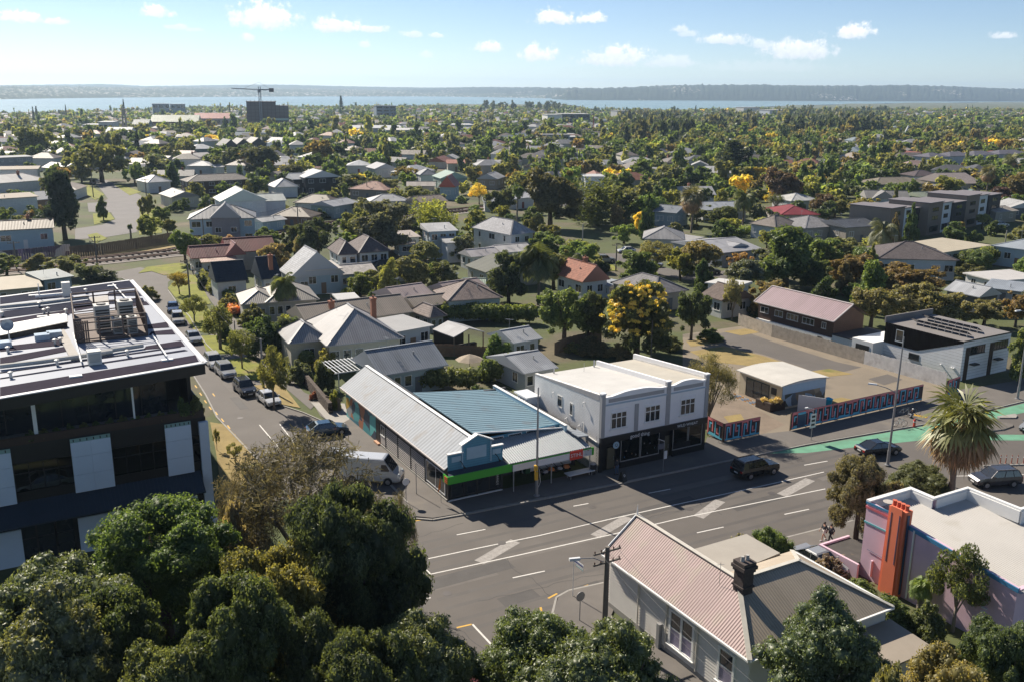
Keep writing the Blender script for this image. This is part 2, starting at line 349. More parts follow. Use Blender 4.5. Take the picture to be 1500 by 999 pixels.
def sea():
 m=bpy.data.materials.new('harbour_water'); m.use_nodes=True; nt=m.node_tree; N=nt.nodes; L=nt.links; b=N['Principled BSDF']
 geo=N.new('ShaderNodeNewGeometry'); mp=N.new('ShaderNodeMapping'); mp.inputs['Scale'].default_value=(.0007,.004,1); L.new(geo.outputs['Position'],mp.inputs[0])
 n=N.new('ShaderNodeTexNoise'); n.inputs['Scale'].default_value=1.; n.inputs['Detail'].default_value=5; L.new(mp.outputs[0],n.inputs['Vector'])
 r=N.new('ShaderNodeValToRGB'); r.color_ramp.elements[0].position=.35; r.color_ramp.elements[0].color=(.14,.215,.205,1); r.color_ramp.elements[1].position=.7; r.color_ramp.elements[1].color=(.19,.275,.25,1); L.new(n.outputs[0],r.inputs[0])
 L.new(r.outputs[0],b.inputs['Base Color']); b.inputs['Roughness'].default_value=.26; b.inputs['IOR'].default_value=1.33; b.inputs['Specular IOR Level'].default_value=.4
 n2=N.new('ShaderNodeTexNoise'); n2.inputs['Scale'].default_value=.05; n2.inputs['Detail'].default_value=4; L.new(geo.outputs['Position'],n2.inputs['Vector'])
 bp=N.new('ShaderNodeBump'); bp.inputs['Strength'].default_value=.35; bp.inputs['Distance'].default_value=3; L.new(n2.outputs[0],bp.inputs['Height']); L.new(bp.outputs[0],b.inputs['Normal'])
 # a fan that starts just inland of the near shore
 V=[];Fc=[]; azs=np.arange(-34,34.01,1.)
 for a_ in azs:
  s=interp(a_,SHORE)-60
  for d in (s,8900/max(math.cos(R(a_)),.75)): V.append((d*math.sin(R(a_)),d*math.cos(R(a_)),SEA))
 for i in range(len(azs)-1): Fc.append((2*i,2*i+2,2*i+3,2*i+1))
 o=link(bpy.data.objects.new('sea',mesh_np('sea',V,Fc,4,[m]))); tag(o,kind='structure')
sea()
HILLM={}
def hill_mat(name,dots,dens,c0=(.03,.045,.028),c1=(.075,.09,.045)):
 m=bpy.data.materials.new(name); m.use_nodes=True; nt=m.node_tree; N=nt.nodes; L=nt.links; b=N['Principled BSDF']; b.inputs['Roughness'].default_value=1; b.inputs['Specular IOR Level'].default_value=.1
 geo=N.new('ShaderNodeNewGeometry')
 n=N.new('ShaderNodeTexNoise'); n.inputs['Scale'].default_value=.02; n.inputs['Detail'].default_value=7; n.inputs['Roughness'].default_value=.7; L.new(geo.outputs['Position'],n.inputs['Vector'])
 r=N.new('ShaderNodeValToRGB'); r.color_ramp.elements[0].position=.38; r.color_ramp.elements[0].color=(*c0,1); r.color_ramp.elements[1].position=.66; r.color_ramp.elements[1].color=(*c1,1); L.new(n.outputs[0],r.inputs[0])
 v=N.new('ShaderNodeTexVoronoi'); v.inputs['Scale'].default_value=.030; L.new(geo.outputs['Position'],v.inputs['Vector'])
 n3=N.new('ShaderNodeTexNoise'); n3.inputs['Scale'].default_value=.0022; n3.inputs['Detail'].default_value=4; L.new(geo.outputs['Position'],n3.inputs['Vector'])
 lt=N.new('ShaderNodeMath'); lt.operation='LESS_THAN'; L.new(v.outputs['Distance'],lt.inputs[0]); lt.inputs[1].default_value=.30
 gt=N.new('ShaderNodeMapRange'); gt.inputs[1].default_value=1-dens; gt.inputs[2].default_value=1-dens+.1; L.new(n3.outputs[0],gt.inputs[0])
 ml=N.new('ShaderNodeMath'); ml.operation='MULTIPLY'; L.new(lt.outputs[0],ml.inputs[0]); L.new(gt.outputs[0],ml.inputs[1])
 mx=N.new('ShaderNodeMix'); mx.data_type='RGBA'; L.new(ml.outputs[0],mx.inputs[0]); L.new(r.outputs[0],mx.inputs[6]); mx.inputs[7].default_value=(*dots,1)
 L.new(mx.outputs[2],b.inputs['Base Color']); return m
def hill(name,px0,px1,dfun,depth,ridge,bluff,m,rough=2.2,back=2500,step=1.6):
 V=[];Fc=[]; xs=np.arange(px0,px1+.1,step); prof=[0,.02,.06,.12,.2,.3,.42,.55,.7,.85,1.]
 r_=np.random.default_rng(int(px0+9999)); jag=np.convolve(r_.normal(0,1,len(xs)+8),np.ones(3)/3,'same')
 for i,px in enumerate(xs):
  d0=ray(px,interp(px,ridge)); hor=math.hypot(d0[0],d0[1]); ux,uy=d0[0]/hor,d0[1]/hor
  az_=math.degrees(math.atan2(ux,uy)); s=dfun(az_)
  D=s+depth; zr=H+D*d0[2]/hor+jag[i+4]*rough
  for t in prof:
   hh=(min(1,t*bluff)**.7)*.75+.25*t
   z=SEA-1+(zr-SEA)*hh+ (0 if t<.03 else r_.normal(0,rough*.9))
   if t==1: z=zr
   V.append((ux*(s+depth*t),uy*(s+depth*t),z))
  V.append((ux*(D+back),uy*(D+back),zr*.55))
 n=len(prof)+1
 for i in range(len(xs)-1):
  for j in range(n-1): Fc.append((i*n+j,(i+1)*n+j,(i+1)*n+j+1,i*n+j+1))
 o=link(bpy.data.objects.new(name,mesh_np(name,V,Fc,4,[m],smooth=True))); tag(o,kind='structure'); return o
far=lambda a_: interp(a_,FARSH)
hill('hills',-330,860,lambda a_:8600.,1500,[(-330,124.5),(0,125.5),(110,124.2),(150,123.6),(215,126.6),(255,126.2),(330,125),(400,124.4),(470,126),(560,128),(640,129),(720,128),(800,129.5),(860,130)],1.,hill_mat('far_ridge',(.3,.3,.3),.0,(.04,.055,.04),(.06,.075,.05)),rough=1.5,back=600)
hill('hills',-330,800,far,2400,[(-330,127),(0,126.2),(60,126.5),(130,127.5),(215,128.5),(300,128.5),(420,130),(520,131),(640,132.5),(720,133),(800,136)],2.0,hill_mat('suburb_hill',(.62,.60,.56),.60,(.022,.034,.022),(.085,.10,.05)),rough=3)
hill('hills',560,1850,lambda a_: interp(a_,FARSH)+ (0 if a_>2.2 else 500),1500,[(560,133),(640,130),(690,128.6),(760,128.3),(830,129.3),(900,129.3),(940,127.6),(970,125.6),(1050,124.6),(1110,124.8),(1200,126),(1262,126),(1320,125),(1400,127),(1450,129.5),(1500,130.5),(1850,133)],2.6,hill_mat('bush_hill',(.55,.52,.48),.43,(.014,.024,.02),(.042,.056,.032)),rough=4)
# ---------------------------------------------------------------- roads, paths, lawns
ASPH=mat('asphalt',(.108,.096,.086),rough=.85,var=.13,scale=.22,fine=.10,bscale=34,bump=.2,coords='World',dirt=((.136,.122,.109),.09,.52))
PATH=mat('footpath_asphalt',(.135,.122,.110),rough=.9,var=.14,scale=.5,fine=.1,bscale=28,bump=.2,coords='World',dirt=((.17,.15,.125),.25,.55))
KERB=mat('kerb_concrete',(.30,.285,.26),rough=.9,var=.15,scale=1.2,coords='World')
LAWN=mat('grass_lawn',(.18,.19,.016),rough=.95,var=.3,scale=.5,fine=.25,bscale=14,bump=.5,coords='World',dirt=((.22,.165,.075),.22,.56))
DRY=mat('dry_grass',(.27,.20,.075),rough=.95,var=.25,scale=.5,fine=.22,bscale=12,bump=.5,coords='World',dirt=((.15,.15,.035),.3,.54))
LOT=mat('old_yard_concrete',(.215,.178,.132),rough=.92,var=.18,scale=.16,fine=.1,bscale=20,bump=.2,coords='World',dirt=((.125,.105,.082),.16,.52))
MARKW=mat('road_paint_white',(.62,.60,.56),rough=.7,var=.16,scale=3,fine=.16,bscale=9,coords='World')
MARKF=mat('worn_road_paint',(.30,.28,.26),rough=.8,var=.25,scale=3,fine=.3,bscale=7,coords='World')
MARKY=mat('road_paint_yellow',(.62,.36,.05),rough=.7,var=.2,scale=3,coords='World')
GREEN=mat('green_cycle_lane',(.12,.30,.195),rough=.85,var=.2,scale=.7,fine=.1,bscale=18,coords='World',dirt=((.115,.24,.155),.6,.5))
REDP=mat('red_road_surface',(.38,.10,.09),rough=.8,var=.15,scale=1,coords='World')
GRAVEL=mat('rail_ballast',(.23,.205,.185),rough=.95,var=.2,scale=.4,fine=.3,bscale=7,bump=.6,coords='World')
RAIL=mat('rusty_rail',(.14,.085,.06),rough=.5,metal=.5,var=.1)
def sheet(name,pts,z,m,thick=0.,side=None,world=False):
 w=[(p[0],p[1]) for p in pts] if world else [G(*p) for p in pts]
 ar=sum(w[i][0]*w[(i+1)%len(w)][1]-w[(i+1)%len(w)][0]*w[i][1] for i in range(len(w)))
 if ar<0: w=w[::-1]
 mb=MB()
 if thick: mb.poly(w,z-thick,z,0,1 if side else None)
 else: mb.add([(x,y,z) for x,y in w],[tuple(range(len(w)))])
 o=mb.build(name,[m,side] if side else [m]); tag(o,kind='structure'); return o
def S(lx,ly): # metres along / behind the corner shop's front -> world
 return (-5.66+lx*.8686-ly*.4955, 78.63+lx*.4955+ly*.8686)
def strip(mb,pts,w,z,mi=0,world=False):
 q=[Vector((*(p if world else G(*p)),0)) for p in pts]; L_=[];R_=[]
 for i,p in enumerate(q):
  d=(q[min(i+1,len(q)-1)]-q[max(i-1,0)]).normalized(); nrm=Vector((-d.y,d.x,0))*(w/2); L_.append(p+nrm); R_.append(p-nrm)
 b=len(mb.v); mb.v+=[(v.x,v.y,z) for v in L_]+[(v.x,v.y,z) for v in R_]; n=len(q)
 for i in range(n-1): mb.f.append((b+n+i,b+n+i+1,b+i+1,b+i)); mb.m.append(mi)
def kerb(pts,w=.16,z=.125,world=False):
 q=[Vector((*(p if world else G(*p)),0)) for p in pts]; mb=MB()
 for a_,b_ in zip(q,q[1:]):
  n=max(1,int((b_-a_).length/2.4))
  for i in range(n):
   p=a_.lerp(b_,i/n); r=a_.lerp(b_,(i+1)/n-.03/max(.1,(b_-a_).length)); mb.beam((p.x,p.y,z/2),(r.x,r.y,z/2),w,z)
 o=mb.build('kerb',KERB); tag(o,kind='structure'); return o
# main street (wide sheet), side street, far crossing
KF=[(380,845),(470,812),(560,776),(590,768),(609,760),(634,762),(680,754),(912,708),(1060,677),(1180,652),(1364,620),(1430,605),(1500,588),(1640,556)]  # far kerb
sheet('road',[(300,1010),(380,840),(470,806),(560,770),(609,756),(680,751),(912,705),(1180,650),(1364,617),(1430,602),(1500,586),(1640,552),(1700,640),(1640,760),(1500,750),(1260,764),(1164,787),(887,856),(835,872),(800,905),(770,960),(760,1080),(420,1080)],.012,ASPH)
KL=[(318,612),(302,580),(285,553),(262,517),(238,476),(219,440),(205,421),(178,408)]       # side street, left kerb
KR=[(595,735),(519,655),(481,621),(445,605),(412,594),(378,575),(345,557),(327,529),(302,505),(294,493),(278,465),(262,448),(246,426),(246,414),(256,406)]
sheet('road',[(470,806),(440,745),(383,680),(338,633)]+KL+[(140,404),(205,392),(250,402)]+KR[::-1]+[(612,758)],.008,ASPH)
fp=sheet('footpath',KF[3:11]+[S(57,-4)]and [(590,766),(609,757),(634,759.5),(680,752),(912,706.5),(1060,676),(1180,651),(1364,619),(1352,588),(1158,632),(1112,637),(1059,648),(1036,641),(1030,657),(878,692),(868,690),(656,734),(510,612),(498,594),(470,575),(458,590),(470,610),(485,620),(521,655),(597,735)],.12,PATH,.12,KERB)
sheet('footpath',[(1364,619),(1430,604),(1500,587),(1640,555),(1600,520),(1480,560),(1404,572),(1352,588)],.122,PATH,.12,KERB)
sheet('footpath',[(812,893),(818,876),(835,864),(887,853),(1164,784),(1251,762),(1300,751),(1330,790),(1240,800),(1180,830),(1160,815),(1060,838),(905,880),(895,903),(1060,1010),(1000,1060),(800,930)],.12,PATH,.12,KERB)
kerb([(590,768),(609,760),(634,762),(680,754),(912,708),(1060,677),(1180,652),(1364,620),(1430,605),(1500,588)])
kerb([(809,900),(815,876),(833,866),(887,854),(1164,785),(1251,763)])
kerb([(521,657),(597,737)]); kerb([(383,680),(338,633)]+KL)
kerb([(481,621),(445,605),(412,594),(378,575),(345,557),(327,529),(302,505),(294,493),(278,465),(262,448),(246,426)])
def markings():
 w=MB(); z=.017
 strip(w,[(612.7,821),(700,802.5),(790,784),(900,758.5),(1000,736.5),(1100,715),(1207,691)],.13,z)
 strip(w,[(630.7,840.6),(765,811.5),(898,782),(1000,758),(1209,715.7)],.13,z)
 strip(w,[(612.7,821),(630.7,840.6)],.13,z)
 for a_,b_ in [((751,846),(798,836)),((613,880),(631,875)),((669,783),(711,775)),((1021,780),(1060,771.5)),((1149,753),(1185,745.5)),((1178,681),(1212,675)),((950,722),(982,716)),((840,741),(862,737))]: strip(w,[a_,b_],.13,z)
 strip(w,[(692,914),(721,945)],.15,z); strip(w,[(410,621),(463,690)],.12,z); strip(w,[(445,625.5),(461,623)],.1,z); strip(w,[(452,639),(470,636)],.1,z); strip(w,[(380,622),(419,668)],.12,z+.001)
 strip(w,[(1440,696),(1500,694.5)],.12,z); strip(w,[(1395,697),(1425,696.5)],.12,z)
 w.build('road_markings',MARKW)['kind']='structure'
 f=MB()
 for a_,b_ in [((702,823),(755,792)),((872,785),(920,757)),((1023,757),(1055,733)),((1145,725),(1187,702))]: strip(f,[a_,b_],1.0,z-.001)
 f.build('worn_markings',MARKF)['kind']='structure'
 y=MB()
 for a_,b_ in [((669,919),(691,914)),((792,889),(793,895)),((803,876),(816,869)),((846,862),(862,856.5)),((590,765),(627,760))]: strip(y,[a_,b_],.16,z)
 for p in [(313,578),(287,566),(294,577),(301,588),(308,597.5),(317,605),(326,615),(335,625),(345,638),(354,648),(363,661),(374,673),(384,684),(398,697),(408,710),(424,728),(436,745)]:
  x,yy=G(*p); d=azvec(-29); y.beam((x-d.x*.6,yy-d.y*.6,z-.006),(x+d.x*.6,yy+d.y*.6,z-.006),.14,.012)
 y.build('yellow_markings',MARKY)['kind']='structure'
markings()
sheet('cycle_lane',[(1115,664),(1182,653.5),(1364,622),(1432,607),(1500,590.5),(1640,560),(1640,572),(1500,604),(1450,615),(1400,624),(1364,634),(1250,655),(1182,663)],.016,GREEN)
sheet('cycle_lane',[(1364,634),(1420,636),(1500,636.5),(1640,637),(1640,646),(1500,645),(1420,644),(1364,643),(1290,651),(1250,655)],.020,GREEN)
sheet('traffic_island',[(1411,632),(1416,627),(1440,614),(1470,620),(1483,622),(1484,625),(1470,630),(1440,633.5)],.14,PATH,.14,KERB)
sheet('traffic_island',[(1460,611),(1487,607),(1490,610),(1488,613),(1464,613)],.15,KERB,.14,KERB)
sheet('red_lane',[(660,1000),(678,988),(704,981),(712,1010),(650,1030)],.016,REDP)
def wear():
 r=random.Random(6); P=MB(); pm=mat('tar_patch',(.072,.066,.062),rough=.8,var=.15,scale=1.,coords='World',fine=.1,bscale=30); pl=mat('pale_patch',(.135,.122,.11),rough=.9,var=.12,scale=1.,coords='World',fine=.1,bscale=30)
 def rect(mb,px,py,l,w,az_,z): x,y=G(px,py); d=azvec(az_)*l/2; n=Vector((-d.y,d.x,0)).normalized()*w/2; c=Vector((x,y,z)); mb.add([tuple(c-d-n),tuple(c+d-n),tuple(c+d+n),tuple(c-d+n)],[(0,1,2,3)])
 for px,py,l,w in ((690,840,7,1.6),(960,745,9,1.4),(560,840,4,2.2),(1110,735,6,1.2),(760,875,3,1.3),(420,650,3,1.2),(350,590,5,1.),(1400,665,4,1.2),(860,860,2.5,1.)): rect(P,px,py,l,w,60 if py>660 else 150,.0145)
 P.build('road_patch',pm)['kind']='structure'; Q=MB()
 for px,py,l,w in ((1040,705,12,.9),(640,860,10,.8),(820,800,14,.7),(1250,690,9,.8),(460,720,8,1.),(330,560,9,.8)): rect(Q,px,py,l,w,62 if py>660 else 150,.0135)
 Q.build('worn_patch',pl)['kind']='structure'
 C=MB()
 for px,py,az_,n in ((742,816,150,9),(700,880,62,16),(905,770,60,14),(1000,715,152,8),(560,800,60,10),(400,640,150,14),(360,600,60,6),(1150,700,60,16),(640,900,150,9)):
  x,y=G(px,py); pts=[(x,y)]; 
  for k in range(n): d=azvec(az_+r.uniform(-28,28))*.8; x+=d.x; y+=d.y; pts.append((x,y))
  strip(C,pts,.045,.0155,world=True)
 C.build('sealed_crack',mat('crack_seal',(.03,.028,.027),rough=.6))['kind']='structure'
 K=mat('tyre_darkened_asphalt',(.088,.079,.072),rough=.75,var=.12,scale=.5,coords='World',fine=.1,bscale=30); T_=MB()  # lane strips darkened by tyres
 for off in (-6.2,-7.7,-9.4,-10.9,-15.,-16.4,-18.2,-19.6): strip(T_,[S(q,off-q*.028) for q in range(-8,45,4)],.42,.0132,world=True)
 T_.build('tyre_track',K)['kind']='structure'
 for i,(px,py) in enumerate(((655,869),(735,795),(868,742),(1010,745),(1130,722),(420,664),(352,612))):
  x,y=G(px,py); m=MB(); m.lathe((x,y,.012),[(.36,0),(.36,.008),(.3,.010)],14); tag(m.build('manhole_cover',mat('cast_iron',(.10,.09,.085),rough=.6,metal=.3)),kind='structure')
wear()
# lawns and verges
for pts,m in [([(246,423),(262,405),(285,403),(300,428),(309,446),(270,452)],LAWN),([(262,452),(300,448),(322,470),(330,482),(300,488),(284,484)],LAWN),([(294,493),(334,491),(352,517),(304,518.5)],LAWN),
  ([(327,528),(368,523),(402,557),(348,556)],LAWN),([(372,565),(412,562),(440,598),(414,593)],DRY),([(308,619),(330,622),(368,662),(382,682),(392,700),(330,740),(322,700),(316,660)],DRY),
  ([(203,401),(215,392),(262,386),(283,391),(262,402),(240,404),(222,398)],LAWN),([(110,272),(128,270),(153,286),(140,294),(118,280)],LAWN),([(136,314),(160,312),(168,322),(138,330)],LAWN),([(128,345),(142,342),(157,350),(140,357)],LAWN),
  ([(206,304),(236,304),(238,320),(237,342),(204,345),(205,320)],LAWN),([(165,270),(180,272),(207,282),(190,287)],LAWN),([(868,388),(898,389),(905,397),(885,398)],LAWN)]:
 sheet('verge',pts,.09,m,.09)
sheet('yard',[(1000,490),(1085,478),(1130,494),(1265,533),(1390,567),(1404,576),(1386,582),(1350,588),(1158,632),(1112,638),(1059,649),(1040,640),(1000,560)],.02,LOT)
sheet('yard_driveway',[(1030,492),(1085,484),(1135,502),(1225,530),(1262,538),(1205,552),(1175,538),(1120,520),(1060,505)],.026,ASPH)
sheet('dry_grass_patch',[(1010,515),(1060,507),(1120,522),(1175,540),(1150,545),(1090,535),(1040,530)],.030,DRY)
for pts in ([(1205,588),(1232,582),(1262,588),(1240,598),(1212,597)],[(1180,545),(1215,540),(1250,548),(1210,552)],[(1060,610),(1085,606),(1092,618),(1070,622)],[(1005,500),(1050,494),(1062,502),(1012,508)],[(1120,486),(1090,482),(1060,486),(1085,492)]): sheet('dry_grass_patch',pts,.033,DRY)
sheet('yard_patch',[(1272,555),(1300,548),(1322,556),(1295,564)],.031,ASPH)
sheet('dirt',[(1040,590),(1085,585),(1150,622),(1112,637),(1060,648),(1030,620)],.025,mat('bare_dirt',(.20,.155,.115),rough=.95,var=.2,scale=.5,fine=.2,bscale=12,coords='World'))
sheet('driveway',[(455,590),(505,592),(512,615),(500,622),(478,615)],.126,CONC)
# railway, hillside street beyond it, distant street
RL=[(-60,402),(40,395),(109,386),(180,379),(250,371.5),(310,360),(360,349),(405,339),(470,331),(560,322),(620,315.5),(690,308),(750,303),(850,297),(975,290),(1100,284)]
def railway():
 mb=MB(); strip(mb,RL,11.,.09); mb.build('railway_ballast',GRAVEL)['kind']='structure'
 rl=MB(); q=[Vector((*G(*p),0)) for p in RL]
 for off in (-3.3,-1.8,1.8,3.3):
  pts=[]
  for i,p in enumerate(q):
   d=(q[min(i+1,len(q)-1)]-q[max(i-1,0)]).normalized(); n=Vector((-d.y,d.x,0)); pts.append((p.x+n.x*off,p.y+n.y*off,.42))
  for a_,b_ in zip(pts,pts[1:]): rl.beam(a_,b_,.2,.22)
 o=rl.build('rail',RAIL); o['kind']='structure'
 sl=MB()
 for a_,b_ in list(zip(q,q[1:]))[1:11]:
  d=(b_-a_); L_=d.length; d.normalize(); n=Vector((-d.y,d.x,0))
  for k in range(int(L_/1.4)):
   p=a_+d*(k*1.4)
   for off in (-2.55,2.55): c=p+n*off; sl.beam((c.x-n.x*1.25,c.y-n.y*1.25,.2),(c.x+n.x*1.25,c.y+n.y*1.25,.2),.26,.2)
 sl.build('sleepers',mat('sleeper',(.10,.085,.075),rough=.95,var=.2))['kind']='structure'
railway()
sheet('rail_bank',[(100,372),(180,366),(250,359),(310,349),(330,352),(250,368),(180,375),(105,382)],.06,DRY)
HST=[(110,352),(150,349),(200,341),(205,320),(204,303),(214,293),(206,287),(185,276),(166,268),(150,263),(141,264),(140,270),(150,281),(158,292),(150,297),(128,298),(130,311),(163,312),(169,322),(150,330),(110,336)]
sheet('road',HST,.05,mat('pale_asphalt',(.16,.15,.145),rough=.9,var=.12,scale=.2,coords='World'))  # paler grey asphalt than the nearer roads
sheet('road',[(866,372),(905,372),(930,371),(950,388),(1010,400),(1060,398),(1062,404),(1010,412),(960,402),(915,390)],.05,ASPH)
sheet('road',[(1040,402),(1100,388),(1130,392),(1062,412)],.048,ASPH)
sheet('path',[(282,390),(290,392),(330,450),(370,500),(446,575),(470,585),(455,600),(420,570),(360,510),(300,430)],.05,PATH)
for pts in ([(307,490),(345,487),(352,491),(306,494)],[(322,520),(362,517),(372,524),(330,527)],[(262,449),(300,445),(303,449),(264,453)],[(352,558),(404,557),(412,562),(372,565)]): sheet('driveway',pts,.035,PATH)
# ---------------------------------------------------------------- plants: crowns are leaves on leaf clumps, in a reference tree 10 m wide and 10 m high
ICO=None
def ico():
 global ICO
 if ICO is None:
  t=(1+5**.5)/2
  V=np.array([(-1,t,0),(1,t,0),(-1,-t,0),(1,-t,0),(0,-1,t),(0,1,t),(0,-1,-t),(0,1,-t),(t,0,-1),(t,0,1),(-t,0,-1),(-t,0,1)],float); V/=np.linalg.norm(V[0])
  Fc=np.array([(0,11,5),(0,5,1),(0,1,7),(0,7,10),(0,10,11),(1,5,9),(5,11,4),(11,10,2),(10,7,6),(7,1,8),(3,9,4),(3,4,2),(3,2,6),(3,6,8),(3,8,9),(4,9,5),(2,4,11),(6,2,10),(8,6,7),(9,8,1)])
  ICO=(V,Fc)
 return ICO
def crown(name,clumps,total,leaf,seed,m,core=.62,flat=.35,tri=False,hang=0.,shell=.55,aspect=1.7,low=-1.,sub=0):
 """clumps: rows of x,y,z,rx,rz ; leaves are spread over the clumps' outer shells by their area"""
 r=np.random.default_rng(seed); C=np.array(clumps,float)
 if sub:
  ex=[]
  for c in C:
   big=c[3]>1.9 and len(C)>8
   if not big: ex.append(c*np.array([1,1,1,.86,.86]))
   for q in range(sub*(2 if big else 1)):
    dd=r.normal(size=3); dd/=np.linalg.norm(dd); dd[2]=abs(dd[2])*1.1-.25; k=.3+.26*r.random(); ex.append((c[0]+dd[0]*c[3]*.82,c[1]+dd[1]*c[3]*.82,c[2]+dd[2]*c[4]*.82,c[3]*k,c[4]*k))
   if big: ex.append(c*np.array([1,1,1,.8,.8]))
  C=np.array(ex)
 A=C[:,3]**2; n=r.multinomial(total,A/A.sum()); ci=np.repeat(np.arange(len(C)),n); T=len(ci)
 d=r.normal(size=(T,3)); d/=np.linalg.norm(d,axis=1)[:,None]; d[:,2]=np.where(d[:,2]<low,-d[:,2],d[:,2])
 rad=shell+(1.06-shell)*r.random(T)**.6; rad*=1+.10*np.sin(d[:,0]*7+ci)*np.cos(d[:,1]*6+ci*2)
 P=C[ci,:3]+d*rad[:,None]*np.stack([C[ci,3],C[ci,3],C[ci,4]],1)
 nrm=d+r.normal(size=(T,3))*.75; nrm[:,2]+=flat; nrm/=np.linalg.norm(nrm,axis=1)[:,None]
 u=np.cross(nrm,r.normal(size=(T,3))); u/=np.linalg.norm(u,axis=1)[:,None]
 if hang: u=u*(1-hang)+np.array([0,0,-1.])*hang; u/=np.linalg.norm(u,axis=1)[:,None]
 v=np.cross(nrm,u); v/=np.linalg.norm(v,axis=1)[:,None]+1e-9
 s=leaf*(.65+.7*r.random(T))[:,None]
 ct=r.random(len(C))*.5
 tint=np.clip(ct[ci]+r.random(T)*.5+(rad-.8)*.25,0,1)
 if tri:
  V=np.stack([P-u*s*aspect*.5-v*s*.5,P-u*s*aspect*.5+v*s*.5,P+u*s*aspect*.6],1).reshape(-1,3); k=3
 else:
  V=np.stack([P-u*s*aspect*.5,P+v*s*.42,P+u*s*aspect*.55,P-v*s*.42],1).reshape(-1,3); k=4
 Fs=np.arange(len(V)).reshape(-1,k); tv=np.repeat(tint,k)
 if core:  # inner blobs: low tint paints in the shade inside the crown
  iv,if_=ico(); m_=len(C); sc_=core*(1+r.normal(0,.16,(m_,12,1)))
  cv=C[:,None,:3]+iv[None]*sc_*np.stack([C[:,3],C[:,3],C[:,4]],1)[:,None]
  cf=(if_[None]+np.arange(m_)[:,None,None]*12).reshape(-1,3)+len(V)
  if k==4: cf=np.concatenate([cf,cf[:,2:]],1)  # not used: quads need distinct corners
  if k==3:
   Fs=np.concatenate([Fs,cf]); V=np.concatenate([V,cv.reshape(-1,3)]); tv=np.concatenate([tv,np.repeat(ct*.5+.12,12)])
  else:
   # split every core triangle's longest edge away: keep triangles by writing both loop sizes
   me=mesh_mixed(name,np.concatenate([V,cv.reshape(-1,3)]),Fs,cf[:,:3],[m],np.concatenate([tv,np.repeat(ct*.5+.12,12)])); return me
 return mesh_np(name,V,Fs,k,[m],tint=tv)
def mesh_mixed(name,V,Q,T,mats,tint):
 me=bpy.data.meshes.new(name); me.vertices.add(len(V)); me.vertices.foreach_set('co',np.asarray(V,np.float32).ravel())
 li=np.concatenate([Q.ravel(),T.ravel()]).astype(np.int32); me.loops.add(len(li)); me.loops.foreach_set('vertex_index',li)
 ls=np.concatenate([np.arange(len(Q))*4,len(Q)*4+np.arange(len(T))*3]).astype(np.int32); me.polygons.add(len(ls)); me.polygons.foreach_set('loop_start',ls)
 at=me.attributes.new('tint','FLOAT','POINT'); at.data.foreach_set('value',np.asarray(tint,np.float32)); me.update(calc_edges=True)
 for m in mats: me.materials.append(m)
 return me
def clumps_for(kind,seed,n):
 r=np.random.default_rng(seed); out=[]
 if kind=='round':
  for i in range(n):
   t=r.random()*6.283; z=r.random()**.8; h=1.5+7.4*z; rr=4.1*math.sqrt(max(.05,1-((h-4.7)/5.0)**2))*(.5+.55*r.random()**.5); c=.65+1.0*r.random()**1.5
   if r.random()<.15: rr*=1.2; c*=.6
   out.append((rr*math.cos(t),rr*math.sin(t),h,c,c*.85))
  out.append((0,0,5.0,2.5,3.0))
 elif kind=='spread':
  for i in range(n):
   t=r.random()*6.283; q=r.random()**.55; rr=4.2*q; h=8.6-3.6*q**2.2+r.normal(0,.45)-(2.2*r.random() if r.random()<.35 else 0); c=.8+.65*r.random()
   out.append((rr*math.cos(t),rr*math.sin(t),h,c*1.15,c*.75))
  out.append((0,0,5.6,2.9,2.2))
 elif kind=='tall':
  for i in range(n):
   z=r.random(); h=1.6+7.6*z; t=r.random()*6.283; rr=(4.3*(1-z**1.6)*.8+.7)*(.35+.65*r.random()); c=.75+.75*r.random()
   out.append((rr*math.cos(t),rr*math.sin(t),h,c,c*1.15))
  out.append((0,0,4.8,2.0,3.6))
 elif kind=='cone':
  for i in range(n):
   z=r.random()**1.2; h=.6+9.0*z; t=r.random()*6.283; rr=4.2*(1-z)**.85*(.55+.45*r.random()); c=.5+.9*(1-z)*(.6+.4*r.random())
   out.append((rr*math.cos(t),rr*math.sin(t),h,c,c*1.2))
  out.append((0,0,3.6,2.4,3.4)); out.append((0,0,7,1.1,2.4))
 elif kind=='column':
  for i in range(n):
   z=r.random(); h=.5+9.0*z; t=r.random()*6.283; rr=3.2*(1-z**2.5*.85)*(.4+.6*r.random()); out.append((rr*math.cos(t),rr*math.sin(t),h,1.3,1.4))
  out.append((0,0,4.6,2.6,4.4))
 elif kind=='bush':
  for i in range(n):
   t=r.random()*6.283; q=r.random()**.5; rr=3.9*q; h=1.2+(7.0*(1-q**2.2))*(.45+.55*r.random()); c=.9+.6*r.random()
   out.append((rr*math.cos(t),rr*math.sin(t),h,c,c*1.2))
  out.append((0,0,3.2,3.2,3.3))
 elif kind=='open':
  for i in range(n):
   t=r.random()*6.283; q=r.random()**.6; rr=4.2*q; h=4.2+5.2*r.random()*(1-.4*q*q); c=.55+.55*r.random()
   out.append((rr*math.cos(t),rr*math.sin(t),h,c*1.1,c*.8))
 return out
